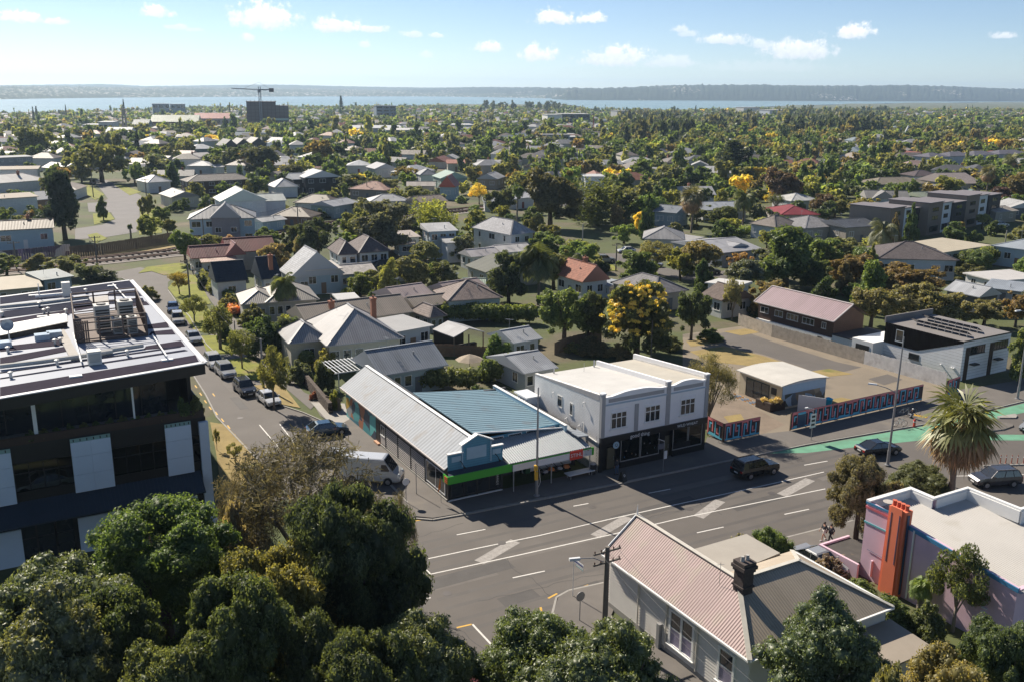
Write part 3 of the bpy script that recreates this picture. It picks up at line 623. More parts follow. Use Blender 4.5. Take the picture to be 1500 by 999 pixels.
def trunk_mesh(name,seed,m,limbs=5,h0=4.,spread=3.,r0=.42):
 r=random.Random(seed); mb=MB(); lean=(r.uniform(-.3,.3),r.uniform(-.3,.3))
 mb.tube([(0,0,-.2),(lean[0]*.4,lean[1]*.4,h0*.5),(lean[0],lean[1],h0)],[r0*1.25,r0,r0*.8],8)
 for i in range(limbs):
  t=6.283*i/limbs+r.uniform(-.4,.4); q=spread*r.uniform(.6,1); z=r.uniform(6.2,8.4)
  p0=Vector((lean[0],lean[1],h0*r.uniform(.7,.98))); p2=Vector((q*math.cos(t),q*math.sin(t),z)); p1=p0.lerp(p2,.5)+Vector((0,0,r.uniform(-.4,.5)))
  mb.tube([p0,p1,p2],[r0*.5,r0*.32,r0*.1],6)
  p3=p1+Vector((r.uniform(-1.4,1.4),r.uniform(-1.4,1.4),r.uniform(.8,2.0))); mb.tube([p1,p3],[r0*.26,r0*.08],5)
 return mb.mesh(name,[m],smooth=True)
TRK=[trunk_mesh('trunk',s,BARK) for s in (1,2,3)]; TRKS=[trunk_mesh('trunk',9,PALEBARK,7,2.2,3.4,.34),trunk_mesh('trunk',11,PALEBARK,6,3.,3.2,.3)]
TRKC=trunk_mesh('trunk',5,BARK,0,9.,1,.35)
PROTO={}
def proto(kind,lod,var):
 k=(kind,lod,var)
 if k in PROTO: return PROTO[k]
 n={0:(74,60000,.115),1:(34,7500,.30),2:(20,1900,.50),3:(12,260,1.05)}[lod]; s=hash((kind,lod,var))%1000+var*17 if False else (sum(map(ord,kind))*7+lod*31+var*101)
 mt={'round':LEAF,'spread':LEAFG,'tall':LEAF,'cone':LEAFD,'column':LEAFD,'bush':LEAF,'open':LEAF}[kind]
 nc,nl,ls=n
 if kind=='open': nc=int(nc*1.5); nl=int(nl*.75); ls*=.8
 if kind=='cone': ls*=.9
 if lod==3: me=crown('crown',clumps_for(kind,s,nc),nl,ls,s,mt,core=.8,tri=True,shell=.75)
 else: me=crown('crown',clumps_for(kind,s,nc),nl,ls,s,mt,core=(.0 if kind=='open' else .72),tri=(lod>=1),sub=(0 if kind=='open' else 5 if lod==0 else 3 if lod==1 else 2),shell=.72)
 PROTO[k]=me; return me
NTREE=0
def tree(x,y,w,h,kind,col,label,cat='tree',group=None,lod=1,name='tree',rz=None,trunk=True,z=0.):
 global NTREE; NTREE+=1
 t=thing(name,(x,y,z),label=label,cat=cat,group=group,rz=random.random()*6.28 if rz is None else rz)
 if kind in FROND: FROND[kind](t,w,h,col,lod); return t
 s=(w/10,w/10,h/10)
 if trunk and kind!='bush':
  tm=TRKC if kind in('cone','column') else (random.choice(TRKS) if kind=='open' else TRK[NTREE%3])
  inst('trunk',tm,t,scale=(s[0]*.9,s[1]*.9,s[2]*.97))
 inst('crown',proto(kind,lod,NTREE%(3 if lod else 2)),t,scale=s,color=col)
 return t
# palms and plumes -------------------------------------------------------------------------------
def frond_mesh(name,n,L,droop,wid,seed,m,fan=False,up=1.0,updir=None,lift=0.,seg=7,leaflets=16):
 r=np.random.default_rng(seed); V=[];T=[];tn=[]
 for i in range(n):
  az_=r.random()*6.283; el=R(updir[0]+(updir[1]-updir[0])*(i/(n-1))) if updir else R(r.uniform(-25,80)); d=np.array([math.cos(az_)*math.cos(el),math.sin(az_)*math.cos(el),math.sin(el)])
  side=np.cross(d,[0,0,1.]); side/=np.linalg.norm(side); ll=L*r.uniform(.8,1.1); ti=r.random()
  p=np.array([0,0,lift]); pts=[p]
  for k in range(seg):
   d=d+np.array([0,0,-droop/seg*(1+k*.35)]); d/=np.linalg.norm(d); p=p+d*ll/seg; pts.append(p)
  pts=np.array(pts)
  if fan:
   c=pts[int(seg*.6)]; dd=pts[int(seg*.6)]-pts[int(seg*.6)-1]; dd/=np.linalg.norm(dd); upv=np.cross(side,dd)
   b=len(V); V+=[pts[0]-side*.02,pts[0]+side*.02,c]; T.append((b,b+1,b+2)); tn+=[ti]*3
   for q in range(leaflets):
    a_=R(-115+230*q/(leaflets-1)); e_=dd*math.cos(a_)+side*math.sin(a_)-np.array([0,0,.35+.4*r.random()])*abs(math.sin(a_)); e_/=np.linalg.norm(e_)
    f_=np.cross(e_,upv); f_/=np.linalg.norm(f_)+1e-9; b=len(V); l2=wid*r.uniform(.8,1.1); V+=[c-f_*.015,c+e_*l2*.55+f_*wid*.05,c+e_*l2*.55-f_*wid*.05,c+e_*l2-np.array([0,0,.2*l2])]; T+=[(b,b+1,b+2),(b+1,b+3,b+2)]; tn+=[ti*.7+.3*r.random()]*4
  else:
   for k in range(seg):
    b=len(V); s_=.03*(1-k/seg)+.01; V+=[pts[k]-side*s_,pts[k]+side*s_,pts[k+1]-side*s_,pts[k+1]+side*s_]; T+=[(b,b+1,b+2),(b+1,b+3,b+2)]; tn+=[.6]*4
   for q in range(leaflets):
    f_=(q+1.5)/(leaflets+1)*seg; k=min(seg-1,int(f_)); c=pts[k]+(pts[k+1]-pts[k])*(f_-k); dd=pts[k+1]-pts[k]; dd/=np.linalg.norm(dd)
    for sg in(-1,1):
     e_=side*sg*.9+dd*.7-np.array([0,0,.55+.3*r.random()]); e_/=np.linalg.norm(e_); l2=wid*(.55+.45*math.sin(math.pi*min(1,.15+q/leaflets)))
     b=len(V); V+=[c-dd*.05*wid,c+dd*.05*wid,c+e_*l2]; T.append((b,b+1,b+2)); tn+=[ti*.6+.4*r.random()]*3
 return mesh_np(name,V,T,3,[m],tint=tn)
PALMF=frond_mesh('crown',46,2.6,1.1,1.5,3,LEAF,leaflets=22,updir=(-20,82))
PALMFAN=frond_mesh('crown',34,1.55,.6,1.25,5,LEAFG,fan=True,updir=(0,80),leaflets=18)
DEADFAN=frond_mesh('dead_fronds',84,2.0,1.1,1.2,6,LEAFD,fan=True,updir=(-78,14),leaflets=16)
CABB=frond_mesh('crown',60,1.4,.6,.5,8,LEAFD,leaflets=9,updir=(-30,85))
def palm_trunk(h,r0,m=PALEBARK):
 mb=MB(); pts=[];rad=[]
 for k in range(15): pts.append((.05*h*.3*math.sin(k*.25),0,h*k/14-.1)); rad.append(r0*(1.25-.35*k/14)*(1.0 if k%2 else .93))
 mb.tube(pts,rad,8); return mb.mesh('trunk',[m])
def f_palm(t,w,h,col,lod):
 th=h-w*.22; inst('trunk',palm_trunk(th,.22),t); inst('crown',PALMF,t,(0,0,th),scale=w/4.6,color=col)
def f_fan(t,w,h,col,lod):
 th=h-w*.30; inst('trunk',palm_trunk(th,.26),t); inst('crown',PALMFAN,t,(0,0,th),scale=w/4.3,color=col); inst('dead_fronds',DEADFAN,t,(0,0,th-.1),scale=w/4.5,color=(.20,.135,.065))
def f_cabbage(t,w,h,col,lod):
 r=random.Random(int(w*100)); mb=MB(); mb.tube([(0,0,-.1),(0,0,h*.5)],[.22,.17],7); tips=[]
 for i in range(6):
  a_=6.28*i/6; p=(w*.3*math.cos(a_),w*.3*math.sin(a_),h*r.uniform(.72,.88)); mb.tube([(0,0,h*.45),(p[0]*.5,p[1]*.5,h*.62),p],[.13,.1,.07],6); tips.append(p)
 mb.build('trunk',PALEBARK,t,smooth=True)
 for p in tips: inst('leaf_head',CABB,t,p,scale=w/5.2,color=col)
def bamboo_mesh():
 r=np.random.default_rng(4); V=[];T=[];tn=[]
 for i in range(70):
  x,y=r.normal(0,1.7,2); h=r.uniform(6,10); lean=np.array([x*.25+r.normal(0,.5),y*.25+r.normal(0,.5)])
  for k in range(44):
   t=r.random()**.7; p=np.array([x+lean[0]*t*t*2,y+lean[1]*t*t*2,h*t])+r.normal(0,.3,3); d=np.array([r.normal(),r.normal(),r.uniform(-1.2,.9)]); d/=np.linalg.norm(d); s=np.cross(d,r.normal(size=3)); s/=np.linalg.norm(s)
   b=len(V); V+=[p-s*.16,p+s*.16,p+d*.95]; T.append((b,b+1,b+2)); tn+=[.25*(i%4)+.25*r.random()]*3
 return mesh_np('crown',V,T,3,[LEAF],tint=tn)
BAMB=bamboo_mesh()
def f_bamboo(t,w,h,col,lod): inst('crown',BAMB,t,scale=(w/9,w/9,h/10),color=col)
def wispy_mesh(n,seed):
 """fine drooping strands on an open branch frame, as on a she-oak or tamarisk"""
 C=clumps_for('open',seed,80); return crown('crown',[(c[0],c[1],c[2],c[3]*1.1,c[4]*1.1) for c in C],n,.06,seed,LEAFD,core=0,tri=True,hang=.35,aspect=7,shell=.1)
WISP=wispy_mesh(10500,21); WISP2=wispy_mesh(9000,22)
def f_wispy(t,w,h,col,lod):
 s=(w/10,w/10,h/10); inst('trunk',TRKS[0],t,scale=s); inst('crown',WISP if lod==0 else WISP2,t,scale=s,color=col)
FROND={'palm':f_palm,'fan':f_fan,'cabbage':f_cabbage,'bamboo':f_bamboo,'wispy':f_wispy}
def norfolk_mesh():
 r=np.random.default_rng(2); V=[];T=[];tn=[]
 for k in range(15):
  z=1+8.6*k/14; L_=3.6*(1-k/15)**.8+.3
  for j in range(7):
   a_=6.283*(j+.5*(k%2))/7+r.normal(0,.08)
   for q in range(9):
    f_=(q+1)/9; p=np.array([math.cos(a_)*L_*f_,math.sin(a_)*L_*f_,z+.25*f_*f_-.2*f_])
    for e in range(2):
     d=np.array([r.normal(0,.5),r.normal(0,.5),.45+.3*r.random()]); s=np.cross(d,[math.cos(a_),math.sin(a_),0.]); s/=np.linalg.norm(s)+1e-9; b=len(V); V+=[p-s*.3,p+s*.3,p+d*.75]; T.append((b,b+1,b+2)); tn+=[r.random()*.7]*3
 return mesh_np('crown',V,T,3,[LEAFD],tint=tn)
NORF=norfolk_mesh()
def f_norfolk(t,w,h,col,lod): inst('trunk',TRKC,t,scale=(w/12,w/12,h/10)); inst('crown',NORF,t,scale=(w/7.5,w/7.5,h/10),color=col)
FROND['norfolk']=f_norfolk
def hedge(p,q,w,h,col,label,lod=1,cat='hedge',top=None,name='hedge',leaf=.26,dens=42):
 """a clipped or loose hedge between two ground points (world metres)"""
 a_=Vector((*p,0)); b_=Vector((*q,0)); L_=(b_-a_).length; d=(b_-a_)/L_
 t=thing(name,tuple(a_),label=label,cat=cat,rz=math.atan2(d.y,d.x)); r=random.Random(int(L_*97)); cl=[]
 n=max(3,int(L_/(w*.5)))
 for i in range(n):
  for k in (0,1):
   cl.append((L_*(i+.5)/n,(-.18 if k else .18)*w,h*(.30 if k==0 and r.random()<.5 else .62)+r.uniform(-.06,.06)*h,w*.42,h*.40))
 me=crown('foliage',cl,int(dens*L_*(w+2*h)),leaf,int(L_*13),LEAF,core=.9,tri=lod>0,shell=.82); inst('foliage',me,t,color=col)
 return t
# foliage colours
DG=(.036,.062,.018); MG=(.055,.085,.022); OL=(.085,.092,.028); YG=(.125,.140,.028); GY=(.075,.088,.050); BZ=(.115,.085,.035); AU=(.115,.080,.024); RD=(.085,.030,.022); BG=(.075,.120,.025); CN=(.030,.046,.022); YL=(.34,.29,.02)
# ---------------------------------------------------------------- houses
WINC={}
def window_mesh(w,h,mull):
 k=('f',round(w,2),round(h,2),mull)
 if k in WINC: return WINC[k]
 f=MB(); t=.07
 f.box(-w/2,-.05,-h/2,-w/2+t,.03,h/2); f.box(w/2-t,-.05,-h/2,w/2,.03,h/2); f.box(-w/2+t,-.05,h/2-t,w/2-t,.03,h/2); f.box(-w/2-.05,-.09,-h/2-.05,w/2+.05,.03,-h/2+t-.02)
 for i in range(1,mull): x=-w/2+w*i/mull; f.box(x-.03,-.045,-h/2+t-.02,x+.03,.03,h/2-t)
 g=MB(); g.box(-w/2+t,-.02,-h/2+t-.02,w/2-t,.02,h/2-t)
 WINC[k]=(f.mesh('window',[TRIM]),g.mesh('pane',[DGLASS])); return WINC[k]
def window(parent,x,y,z,w,h,rz=0.,mull=2,col=(.72,.72,.70),pane=True,name='window'):
 fm,gm=window_mesh(w,h,mull); o=inst(name,fm,parent,(x,y,z),rz,color=col)
 if pane: inst('pane',gm,o)
 return o
def walls(parent,L,W,h,col,m=None,gable=None,rise=0,z0=0.,cx=0,cy_=0,name='wall'):
 mb=MB(); x0,x1,y0,y1=cx-L/2,cx+L/2,cy_-W/2,cy_+W/2
 mb.box(x0,y0,z0,x1,y1,h)
 if gable=='x':
  for x in (x0,x1): mb.add([(x,y0,h),(x,y1,h),(x,cy_,h+rise)],[(0,1,2)])
 if gable=='y':
  for y in (y0,y1): mb.add([(x0,y,h),(x1,y,h),(cx,y,h+rise)],[(0,1,2)])
 return mb.build(name,m or WALL,parent,color=col)
def roof(parent,L,W,h,rise,kind,col,m=None,cx=0,cy_=0,t=.14,fas=(.7,.7,.68),cap=True,name='roof'):
 """roof over an L x W outline (overhang included) from eave height h; ridge along x (hip, gx) or y (gy)"""
 mb=MB(); a_,b_=L/2,W/2; e=[(cx-a_,cy_-b_),(cx+a_,cy_-b_),(cx+a_,cy_+b_),(cx-a_,cy_+b_)]
 lo=[(x,y,h-t) for x,y in e]; hi=[(x,y,h) for x,y in e]
 mb.add(lo+hi,[(0,1,5,4),(1,2,6,5),(2,3,7,6),(3,0,4,7),(3,2,1,0)],1); cl=[]
 if kind=='hip':
  if L>=W: r0,r1=(cx-a_+b_,cy_,h+rise),(cx+a_-b_,cy_,h+rise)
  else: r0,r1=(cx,cy_-b_+a_,h+rise),(cx,cy_+b_-a_,h+rise)
  v=hi+[r0,r1]
  if L>=W: mb.add(v,[(0,1,5,4),(2,3,4,5),(3,0,4),(1,2,5)],0); hp=[(0,4),(3,4),(1,5),(2,5),(4,5)]
  else: mb.add(v,[(1,2,5,4),(3,0,4,5),(0,1,4),(2,3,5)],0); hp=[(0,4),(1,4),(2,5),(3,5),(4,5)]
  cl=[(v[i],v[j]) for i,j in hp]
 elif kind=='gx':
  r0,r1=(cx-a_,cy_,h+rise),(cx+a_,cy_,h+rise); v=hi+[r0,r1]; mb.add(v,[(0,1,5,4),(2,3,4,5)],0); mb.add(v,[(3,0,4),(1,2,5)],1); cl=[(r0,r1)]
 elif kind=='gy':
  r0,r1=(cx,cy_-b_,h+rise),(cx,cy_+b_,h+rise); v=hi+[r0,r1]; mb.add(v,[(1,2,5,4),(3,0,4,5)],0); mb.add(v,[(0,1,4),(2,3,5)],1); cl=[(r0,r1)]
 elif kind in('sy','sx','flat'):   # one plane rising towards +y / +x
  rs=rise if kind!='flat' else .12
  up=[(x,y,h+(rs if (kind!='sx' and y>cy_) or (kind=='sx' and x>cx) else 0.)) for x,y in e]
  mb.add(hi+up,[(0,1,5,4),(1,2,6,5),(2,3,7,6),(3,0,4,7)],1); mb.add(up,[(0,1,2,3)],0)
 mm=m or ROOFC
 o=mb.build(name,[mm,TRIM],parent,color=col)
 if cap and cl:
  c=MB()
  for p,q in cl: c.beam((p[0],p[1],p[2]+.03),(q[0],q[1],q[2]+.03),.28,.07)
  c.build('ridge_cap',TRIM,o,color=tuple(min(1,k*(.42 if L>W*1.2 else .66)) for k in col))
 return o
GREY=(.30,.30,.31); LGREY=(.46,.46,.47); DGREY=(.13,.13,.14); WHT=(.74,.74,.73); CREAM=(.62,.58,.48); BRN=(.17,.125,.09); TAN=(.36,.30,.235); PINKR=(.43,.35,.34); MAROON=(.20,.045,.042); NAVY=(.022,.035,.058); LBLUE=(.40,.53,.60); TERRA=(.36,.15,.10); SAND=(.48,.41,.31); GRN=(.26,.40,.33); SLATE=(.19,.21,.24); BLK=(.02,.02,.022); PALE=(.62,.65,.66)
def ring_windows(t,L,W,h,col,pane,storeys=1,n=None,ends=True,r=None):
 r=r or random.Random(int(L*131+W*17))
 for st in range(storeys):
  hz=h/storeys; z=hz*st+hz*.58; wh=min(1.35,hz*.45)
  k=n or max(2,int(L/3.2))
  for i in range(k):
   x=-L/2+L*(i+.5)/k; w=r.choice([.9,1.5,1.8,2.2]); w=min(w,L/k*.7)
   if st==0 and i==k//2 and k>2:
    d=MB(); d.box(-.45,-.06,0,.45,.02,2.0); d.build('door',TRIM,t,color=r.choice([(.25,.07,.05),(.1,.12,.14),(.6,.6,.58),(.2,.13,.08)]),loc=(x,-W/2,.12)); continue
   window(t,x,-W/2,z,w,wh,0,2 if w>1.2 else 1,col,pane)
  if ends:
   for sx in(-1,1):
    for q in(-.22,.22): window(t,sx*L/2,q*W,z,1.2,wh,sx*math.pi/2,2,col,pane)
HBOX=[]   # footprints already taken: x, y, radius
def chimney(t,x,y,z0,z1,m=BRICK,w=.7):
 mb=MB(); mb.box(x-w/2,y-w/2,z0,x+w/2,y+w/2,z1-.25); mb.box(x-w/2-.08,y-w/2-.08,z1-.25,x+w/2+.08,y+w/2+.08,z1); mb.lathe((x,y,z1),[(.16,0),(.13,.35)],8); mb.build('chimney',m,t)
AER=MB(); AER.tube([(0,0,0),(0,0,1.7)],.02,4); AER.beam((-.6,0,1.6),(.6,0,1.6),.03)
for k in range(5): AER.beam((-.5+k*.25,-.3,1.6),(-.5+k*.25,.3,1.6),.02)
AER=AER.mesh('aerial',[STEEL]); VNT=MB(); VNT.tube([(0,0,-.3),(0,0,.5)],.09,6); VNT=VNT.mesh('roof_vent',[STEEL]); NH=0
def house(e0,e1,W,h,kind,rise,wc,rc,label,wm=None,rm=None,ov=.45,storeys=1,cat='house',group=None,name='house',win=True,pane=None,trim=(.72,.72,.70),chim=None,cap=True,p3=None,n=None,ends=True,wings=()):
 """front eave between two photograph points at eave height h; the house lies behind it"""
 a_=Vector((*G(*e0,h),0)); b_=Vector((*G(*e1,h),0)); d=(b_-a_); L=d.length; d.normalize(); back=Vector((-d.y,d.x,0))
 if p3: W=(Vector((*G(*p3,h),0))-b_).length
 c=(a_+b_)/2+back*(W/2); HBOX.append((c.x,c.y,max(L,W)*.5,L,W,d.x,d.y,h+rise))
 t=thing(name,(c.x,c.y,0),label=label,cat=cat,group=group,rz=math.atan2(d.y,d.x))
 Li,Wi=L-2*ov,W-2*ov
 pane=(c.y<230) if pane is None else pane
 sl=rise/(W/2) if kind in('gx',) else rise/(L/2) if kind=='gy' else 0
 hw=h+.0
 walls(t,Li,Wi,hw-.02,wc,wm,{'gx':'x','gy':'y'}.get(kind),rise-sl*ov if sl else 0)
 roof(t,L,W,h,rise,kind,rc,rm,cap=cap and c.y<420)
 if win: ring_windows(t,Li,Wi,h,trim,pane,storeys,n,ends)
 if chim: chimney(t,chim[0]*L/2,chim[1]*W/2,h*.8,h+rise+chim[2])
 global NH; NH+=1
 if c.y<330 and kind!='flat':
  if NH%3!=1: inst('aerial',AER,t,(-L*.18,0,h+rise*.86-.1),NH*.7)
  inst('roof_vent',VNT,t,(L*.12,-W*.2,h+rise*.55))
 for wg in wings:   # (cx, cy, L, W, h, kind, rise [, wall colour, roof colour])
  wx,wy,wl,ww,wh,wk,wr=wg[:7]; wcol=wg[7] if len(wg)>7 else wc; rcol=wg[8] if len(wg)>8 else rc
  s2=wr/(ww/2) if wk=='gx' else wr/(wl/2) if wk=='gy' else 0
  walls(t,wl-.7,ww-.7,wh-.03,wcol,wm,{'gx':'x','gy':'y'}.get(wk),wr-s2*.35 if s2 else 0,cx=wx,cy_=wy)
  roof(t,wl,ww,wh,wr,wk,rcol,rm,wx,wy,cap=cap and c.y<420)
  if win:
   q=max(1,int(wl/3.5))
   for i in range(q): window(t,wx-wl/2+wl*(i+.5)/q,wy-(ww-.7)/2,wh*.55,1.4,1.2,0,2,trim,pane)
 return t
HH=house
def houses():
 # ---- left hillside, beyond the railway
 HH((-40,340),(80,334),9,4.6,'gx',1.6,LBLUE,BRN,'pale blue house under a brown roof beside the painted railway wall',chim=(.35,.2,.9))
 HH((-70,296),(57,288),8,6.2,'sy',.5,WHT,TAN,'long white two storey block with a brown roof left of the dark pine',rm=ROOFP,storeys=2,n=9)
 HH((-30,271),(74,263.5),13,4,'hip',2.4,WHT,(.62,.60,.58),'white house under a broad white hipped roof between two white blocks',chim=(.3,-.2,.8))
 HH((-60,250),(56,248),8,6.2,'sy',.6,WHT,TAN,'white two storey block with a brown roof below the grey block',rm=ROOFP,storeys=2,n=8)
 HH((-60,234),(50,229.5),9,8.,'flat',.2,(.3,.31,.33),(.35,.36,.38),'grey flat roofed block, uppermost of the blocks at the left edge',wm=PLAIN,rm=ROOFP,storeys=3,n=8)
 HH((88,226),(114,225),10,4,'gy',2.4,CREAM,(.60,.55,.50),'cream gabled house with a dark chimney behind the roadside trees',chim=(0,-.4,.9))
 HH((-40,429),(63,420),12,3,'flat',.2,SAND,(.50,.44,.34),'low building with a flat cream roof behind the dark office block',wm=PLAIN,rm=ROOFP,n=6)
 HH((62,411),(109,404.5),7,3.2,'sy',.5,(.33,.40,.42),(.10,.15,.17),'small blue grey shed with one window beside the cream flat roof',wm=PLAIN,n=2)
 HH((216,268),(252,266),12,3.8,'hip',2.0,WHT,(.66,.66,.66),'white roofed house behind the dark square hedge on the hill street',n=3)
 HH((232,284),(250,290),9,3.4,'gx',1.6,CREAM,(.25,.24,.23),'cottage with a dark grey roof beside the dark square hedge',n=2)
 # ---- row behind the railway, centre left
 HH((274,322),(375.3,319.5),11,6.2,'hip',2.6,LBLUE,(.34,.34,.35),'large pale blue two storey house with a grey shingled gable beside the railway',storeys=2,n=5,wings=((.8,-3.6,7,5,6.5,'gy',3.2,(.30,.28,.29),(.36,.36,.37)),))
 HH((322,296),(392,293),11,6.2,'gy',3.0,(.70,.73,.76),(.56,.60,.56),'white two storey house with a wide pale green gable facing the railway',storeys=2,n=4,wings=((8.5,2.5,8,9,5.4,'gx',1.6),))
 HH((274,267),(372,262.7),10,5,'hip',1.9,(.11,.075,.06),(.27,.245,.22),'long dark brick house with a grey tiled roof above the white gabled house',rm=ROOFT,storeys=2,n=7)
 HH((402,275),(438,273.6),11,3.6,'hip',2.4,WHT,(.66,.65,.63),'white bungalow with a bright hipped roof in front of the black townhouse')
 HH((445.5,261),(500,259),11,6.2,'gy',2.2,(.025,.028,.032),(.58,.59,.60),'black clad modern house with a pale gabled roof',storeys=2,wings=((-6,3,7,9,5.4,'gx',1.8),))
 HH((429,297),(489,299.5),9,3.2,'hip',2.2,WHT,(.20,.15,.11),'white cottage under a dark brown hipped roof beside the railway line')
 HH((397,317),(455.5,318.7),9,3,'hip',2.1,(.26,.15,.09),(.215,.165,.12),'brown roofed cottage with brown walls next to the pale blue house',n=3)
 HH((384,326),(421,321.5),6,2.9,'gx',.8,LBLUE,(.56,.56,.55),'little pale blue outbuilding with a low white roof beside the brown cottage',n=2)
 HH((274,243.5),(312,243.5),10,4,'hip',1.8,PALE,(.66,.67,.68),'pale house under a white hipped roof behind the dark brick house')
 HH((315,245.5),(330,245),8,4,'gx',1.,(.50,.58,.62),(.60,.61,.62),'small pale blue unit between the white roof and the grey tree',n=1)
 HH((279,219),(317,218),11,4,'hip',2.2,(.22,.30,.31),(.70,.71,.72),'teal house with a gleaming white hipped roof below the yellow flowering tree')
 HH((284,231),(314,229),10,4,'gx',1.6,CREAM,(.62,.58,.53),'cream bungalow just below the gleaming white roof',n=3)
 for i,(x0,x1,y) in enumerate(((327,350,213),(345,370,211.5),(366,392,210))):
  HH((x0,y+2),(x1,y+1.5),16,6,'gy',3.4,BLK,(.03,.032,.038),('black gabled townhouse, leftmost of a row of three black gables','black gabled townhouse, middle of a row of three black gables','black gabled townhouse, rightmost of a row of three black gables')[i],group='black gabled townhouses',storeys=2,n=2)
 HH((489,303),(526,297),9,3.6,'gx',1.2,(.33,.42,.42),(.45,.46,.48),'teal walled house with a ribbed grey roof behind the big grey green tree',n=3)
 HH((510,277),(564.3,279.4),12,3.4,'hip',2.3,(.25,.225,.2),(.42,.27,.22),'bungalow with a pinkish brown pyramid roof beside a power pole',rm=ROOFT)
 HH((542,296),(600,294.5),9,3.2,'hip',1.7,WHT,(.60,.60,.60),'low white roofed house behind the bright bamboo')
 HH((548.5,248),(582,247),12,3.8,'gy',2.0,(.55,.56,.57),(.36,.37,.40),'pale grey gabled cottage facing the railway with two front windows',n=2)
 HH((507,243),(543.5,243),11,3.6,'hip',2.0,WHT,(.62,.64,.66),'white hipped house to the left of the grey gabled cottage')
 HH((642,274),(667,274.5),10,4.4,'gy',3.4,(.36,.50,.58),(.46,.11,.07),'steep gabled house with pale blue front and bright red roof',n=1)
 HH((645,262),(687,261),12,4,'gy',2.2,(.30,.40,.36),(.30,.43,.37),'green roofed gabled house behind the steep red roof',n=3)
 HH((698,262),(729,263),12,3.8,'gy',1.8,(.42,.35,.26),(.47,.47,.47),'tan house under a light grey gabled roof near the yellow flowering trees',n=2)
 HH((595,273),(638,273),8,3.2,'gx',1.2,CREAM,(.50,.45,.40),'long beige roofed house behind the olive trees',n=4)
 HH((617,298),(657,295),9,3.4,'gx',1.6,TAN,(.27,.22,.185),'brown roofed house with a pale ridge behind the bamboo',rm=ROOFT,n=3)
 HH((654.6,240),(682,240),10,3.6,'gx',1.4,CREAM,(.45,.22,.17),'house with a long brick pink roof in the middle distance',rm=ROOFT,n=3)
 HH((615,257),(643,256.5),11,3.8,'hip',2.,PALE,SLATE,'slate roofed bungalow right of the orange topped tree')
 HH((750,292),(785,289),9,3.4,'gx',1.2,WHT,(.62,.63,.64),'white roofed house just beyond the railway beside the dark tree',n=3)
 HH((708,296),(732,296),9,3.2,'gx',1.2,WHT,(.38,.40,.43),'grey roofed house just beyond the railway',n=2)
 # ---- centre, near side of the railway
 HH((690,333.5),(748,345),10,5.6,'hip',2.6,(.62,.65,.66),(.40,.40,.42),'two storey white house under a wide grey hipped roof',storeys=2,p3=(788,341.7),rm=ROOFT,n=3)
 HH((628,340),(671.7,338),7,6.2,'sy',.9,(.50,.58,.62),(.55,.55,.55),'tall blue and white house with a flat iron roof and balcony',storeys=2,n=3,wings=((1.5,-6,5,5,4.4,'sy',.6,(.62,.64,.66),(.5,.5,.5)),))
 HH((585,349),(617,347),7,3.,'sy',.6,WHT,(.54,.47,.42),'low cottage with a rusty flat roof among the bushes',n=2)
 HH((583,359),(610,357.5),5,2.6,'sy',.5,(.3,.38,.44),(.52,.42,.33),'rusty roofed lean-to in front of the low cottage',n=1)
 HH((495,374),(527,372),9,5.4,'hip',2.2,(.60,.63,.62),(.155,.125,.12),'left half of the paired dark roofed two storey house',storeys=2,rm=ROOFT,n=2)
 HH((525,371),(573,367.5),10,5.6,'hip',2.5,(.62,.65,.64),(.16,.13,.125),'two storey white house under a dark brown hipped roof with a dark porch',storeys=2,rm=ROOFT,n=3,wings=((2.,-6.2,7.5,4.5,2.8,'hip',1.3,(.5,.5,.48),(.05,.055,.06)),))
 HH((680.5,389),(711.4,399.5),9,3.4,'gx',1.9,(.50,.50,.46),(.135,.14,.105),'low house with a dark olive gabled roof beside the white barrel roof',p3=(740,383),n=2)
 HH((691,377),(734,373),6,3.,'gx',1.1,WHT,(.62,.58,.57),'low house with a faded white iron roof behind the olive gable',n=3)
 HH((735,371),(785,367),8,3.2,'gx',1.0,WHT,(.60,.58,.57),'long low pale roof below the two storey grey hipped house',n=3)
 HH((676,418),(711,418.5),5,2.5,'gx',.8,(.45,.45,.42),(.40,.50,.40),'small garden shed with a pale green roof',n=1,cat='shed',name='shed')
 HH((586,442),(640,434),9,3.2,'gx',1.5,WHT,PINKR,'long white bungalow under a faded pink gabled roof',n=6,wings=((10.5,-.6,8,7.5,3.1,'gx',1.3),))
 HH((655,441.5),(737.3,436),9,3.6,'hip',2.3,(.50,.58,.57),(.25,.20,.18),'pale green house with a brown tiled hip roof behind the long hedge',rm=ROOFT,n=4)
 HH((629,466),(655,462),6,2.6,'hip',1.4,(.4,.4,.38),(.26,.21,.19),'small brown tiled garage beside the long hedge',rm=ROOFT,n=2)
 HH((450,476),(606,457),9.5,3.2,'gx',1.9,(.42,.38,.33),(.31,.265,.22),'long house with a faded brown corrugated roof and two chimneys',n=7,chim=(-.42,-.35,.5),wings=((13.8,2,7,6,2.9,'gx',1.1),))
 HH((478,507),(592,495),14,3.7,'hip',3.4,CREAM,(.44,.43,.43),'cream villa under a large pale grey pyramid roof',n=6,chim=(.75,.35,.3),wings=((-6.6,.5,5.6,7.5,3.5,'hip',2.0),))
 HH((578,487),(636,476.5),8,3.5,'flat',.2,(.5,.54,.55),(.46,.46,.46),'flat roofed grey extension with a satellite dish behind the villa',rm=ROOFP,wm=PLAIN,n=3)
 HH((556,550.5),(657,534),8.5,3.1,'gx',2.1,(.36,.46,.49),(.30,.33,.37),'pale blue bungalow with a blue grey gabled roof and two skylights behind the corner shop',n=6)
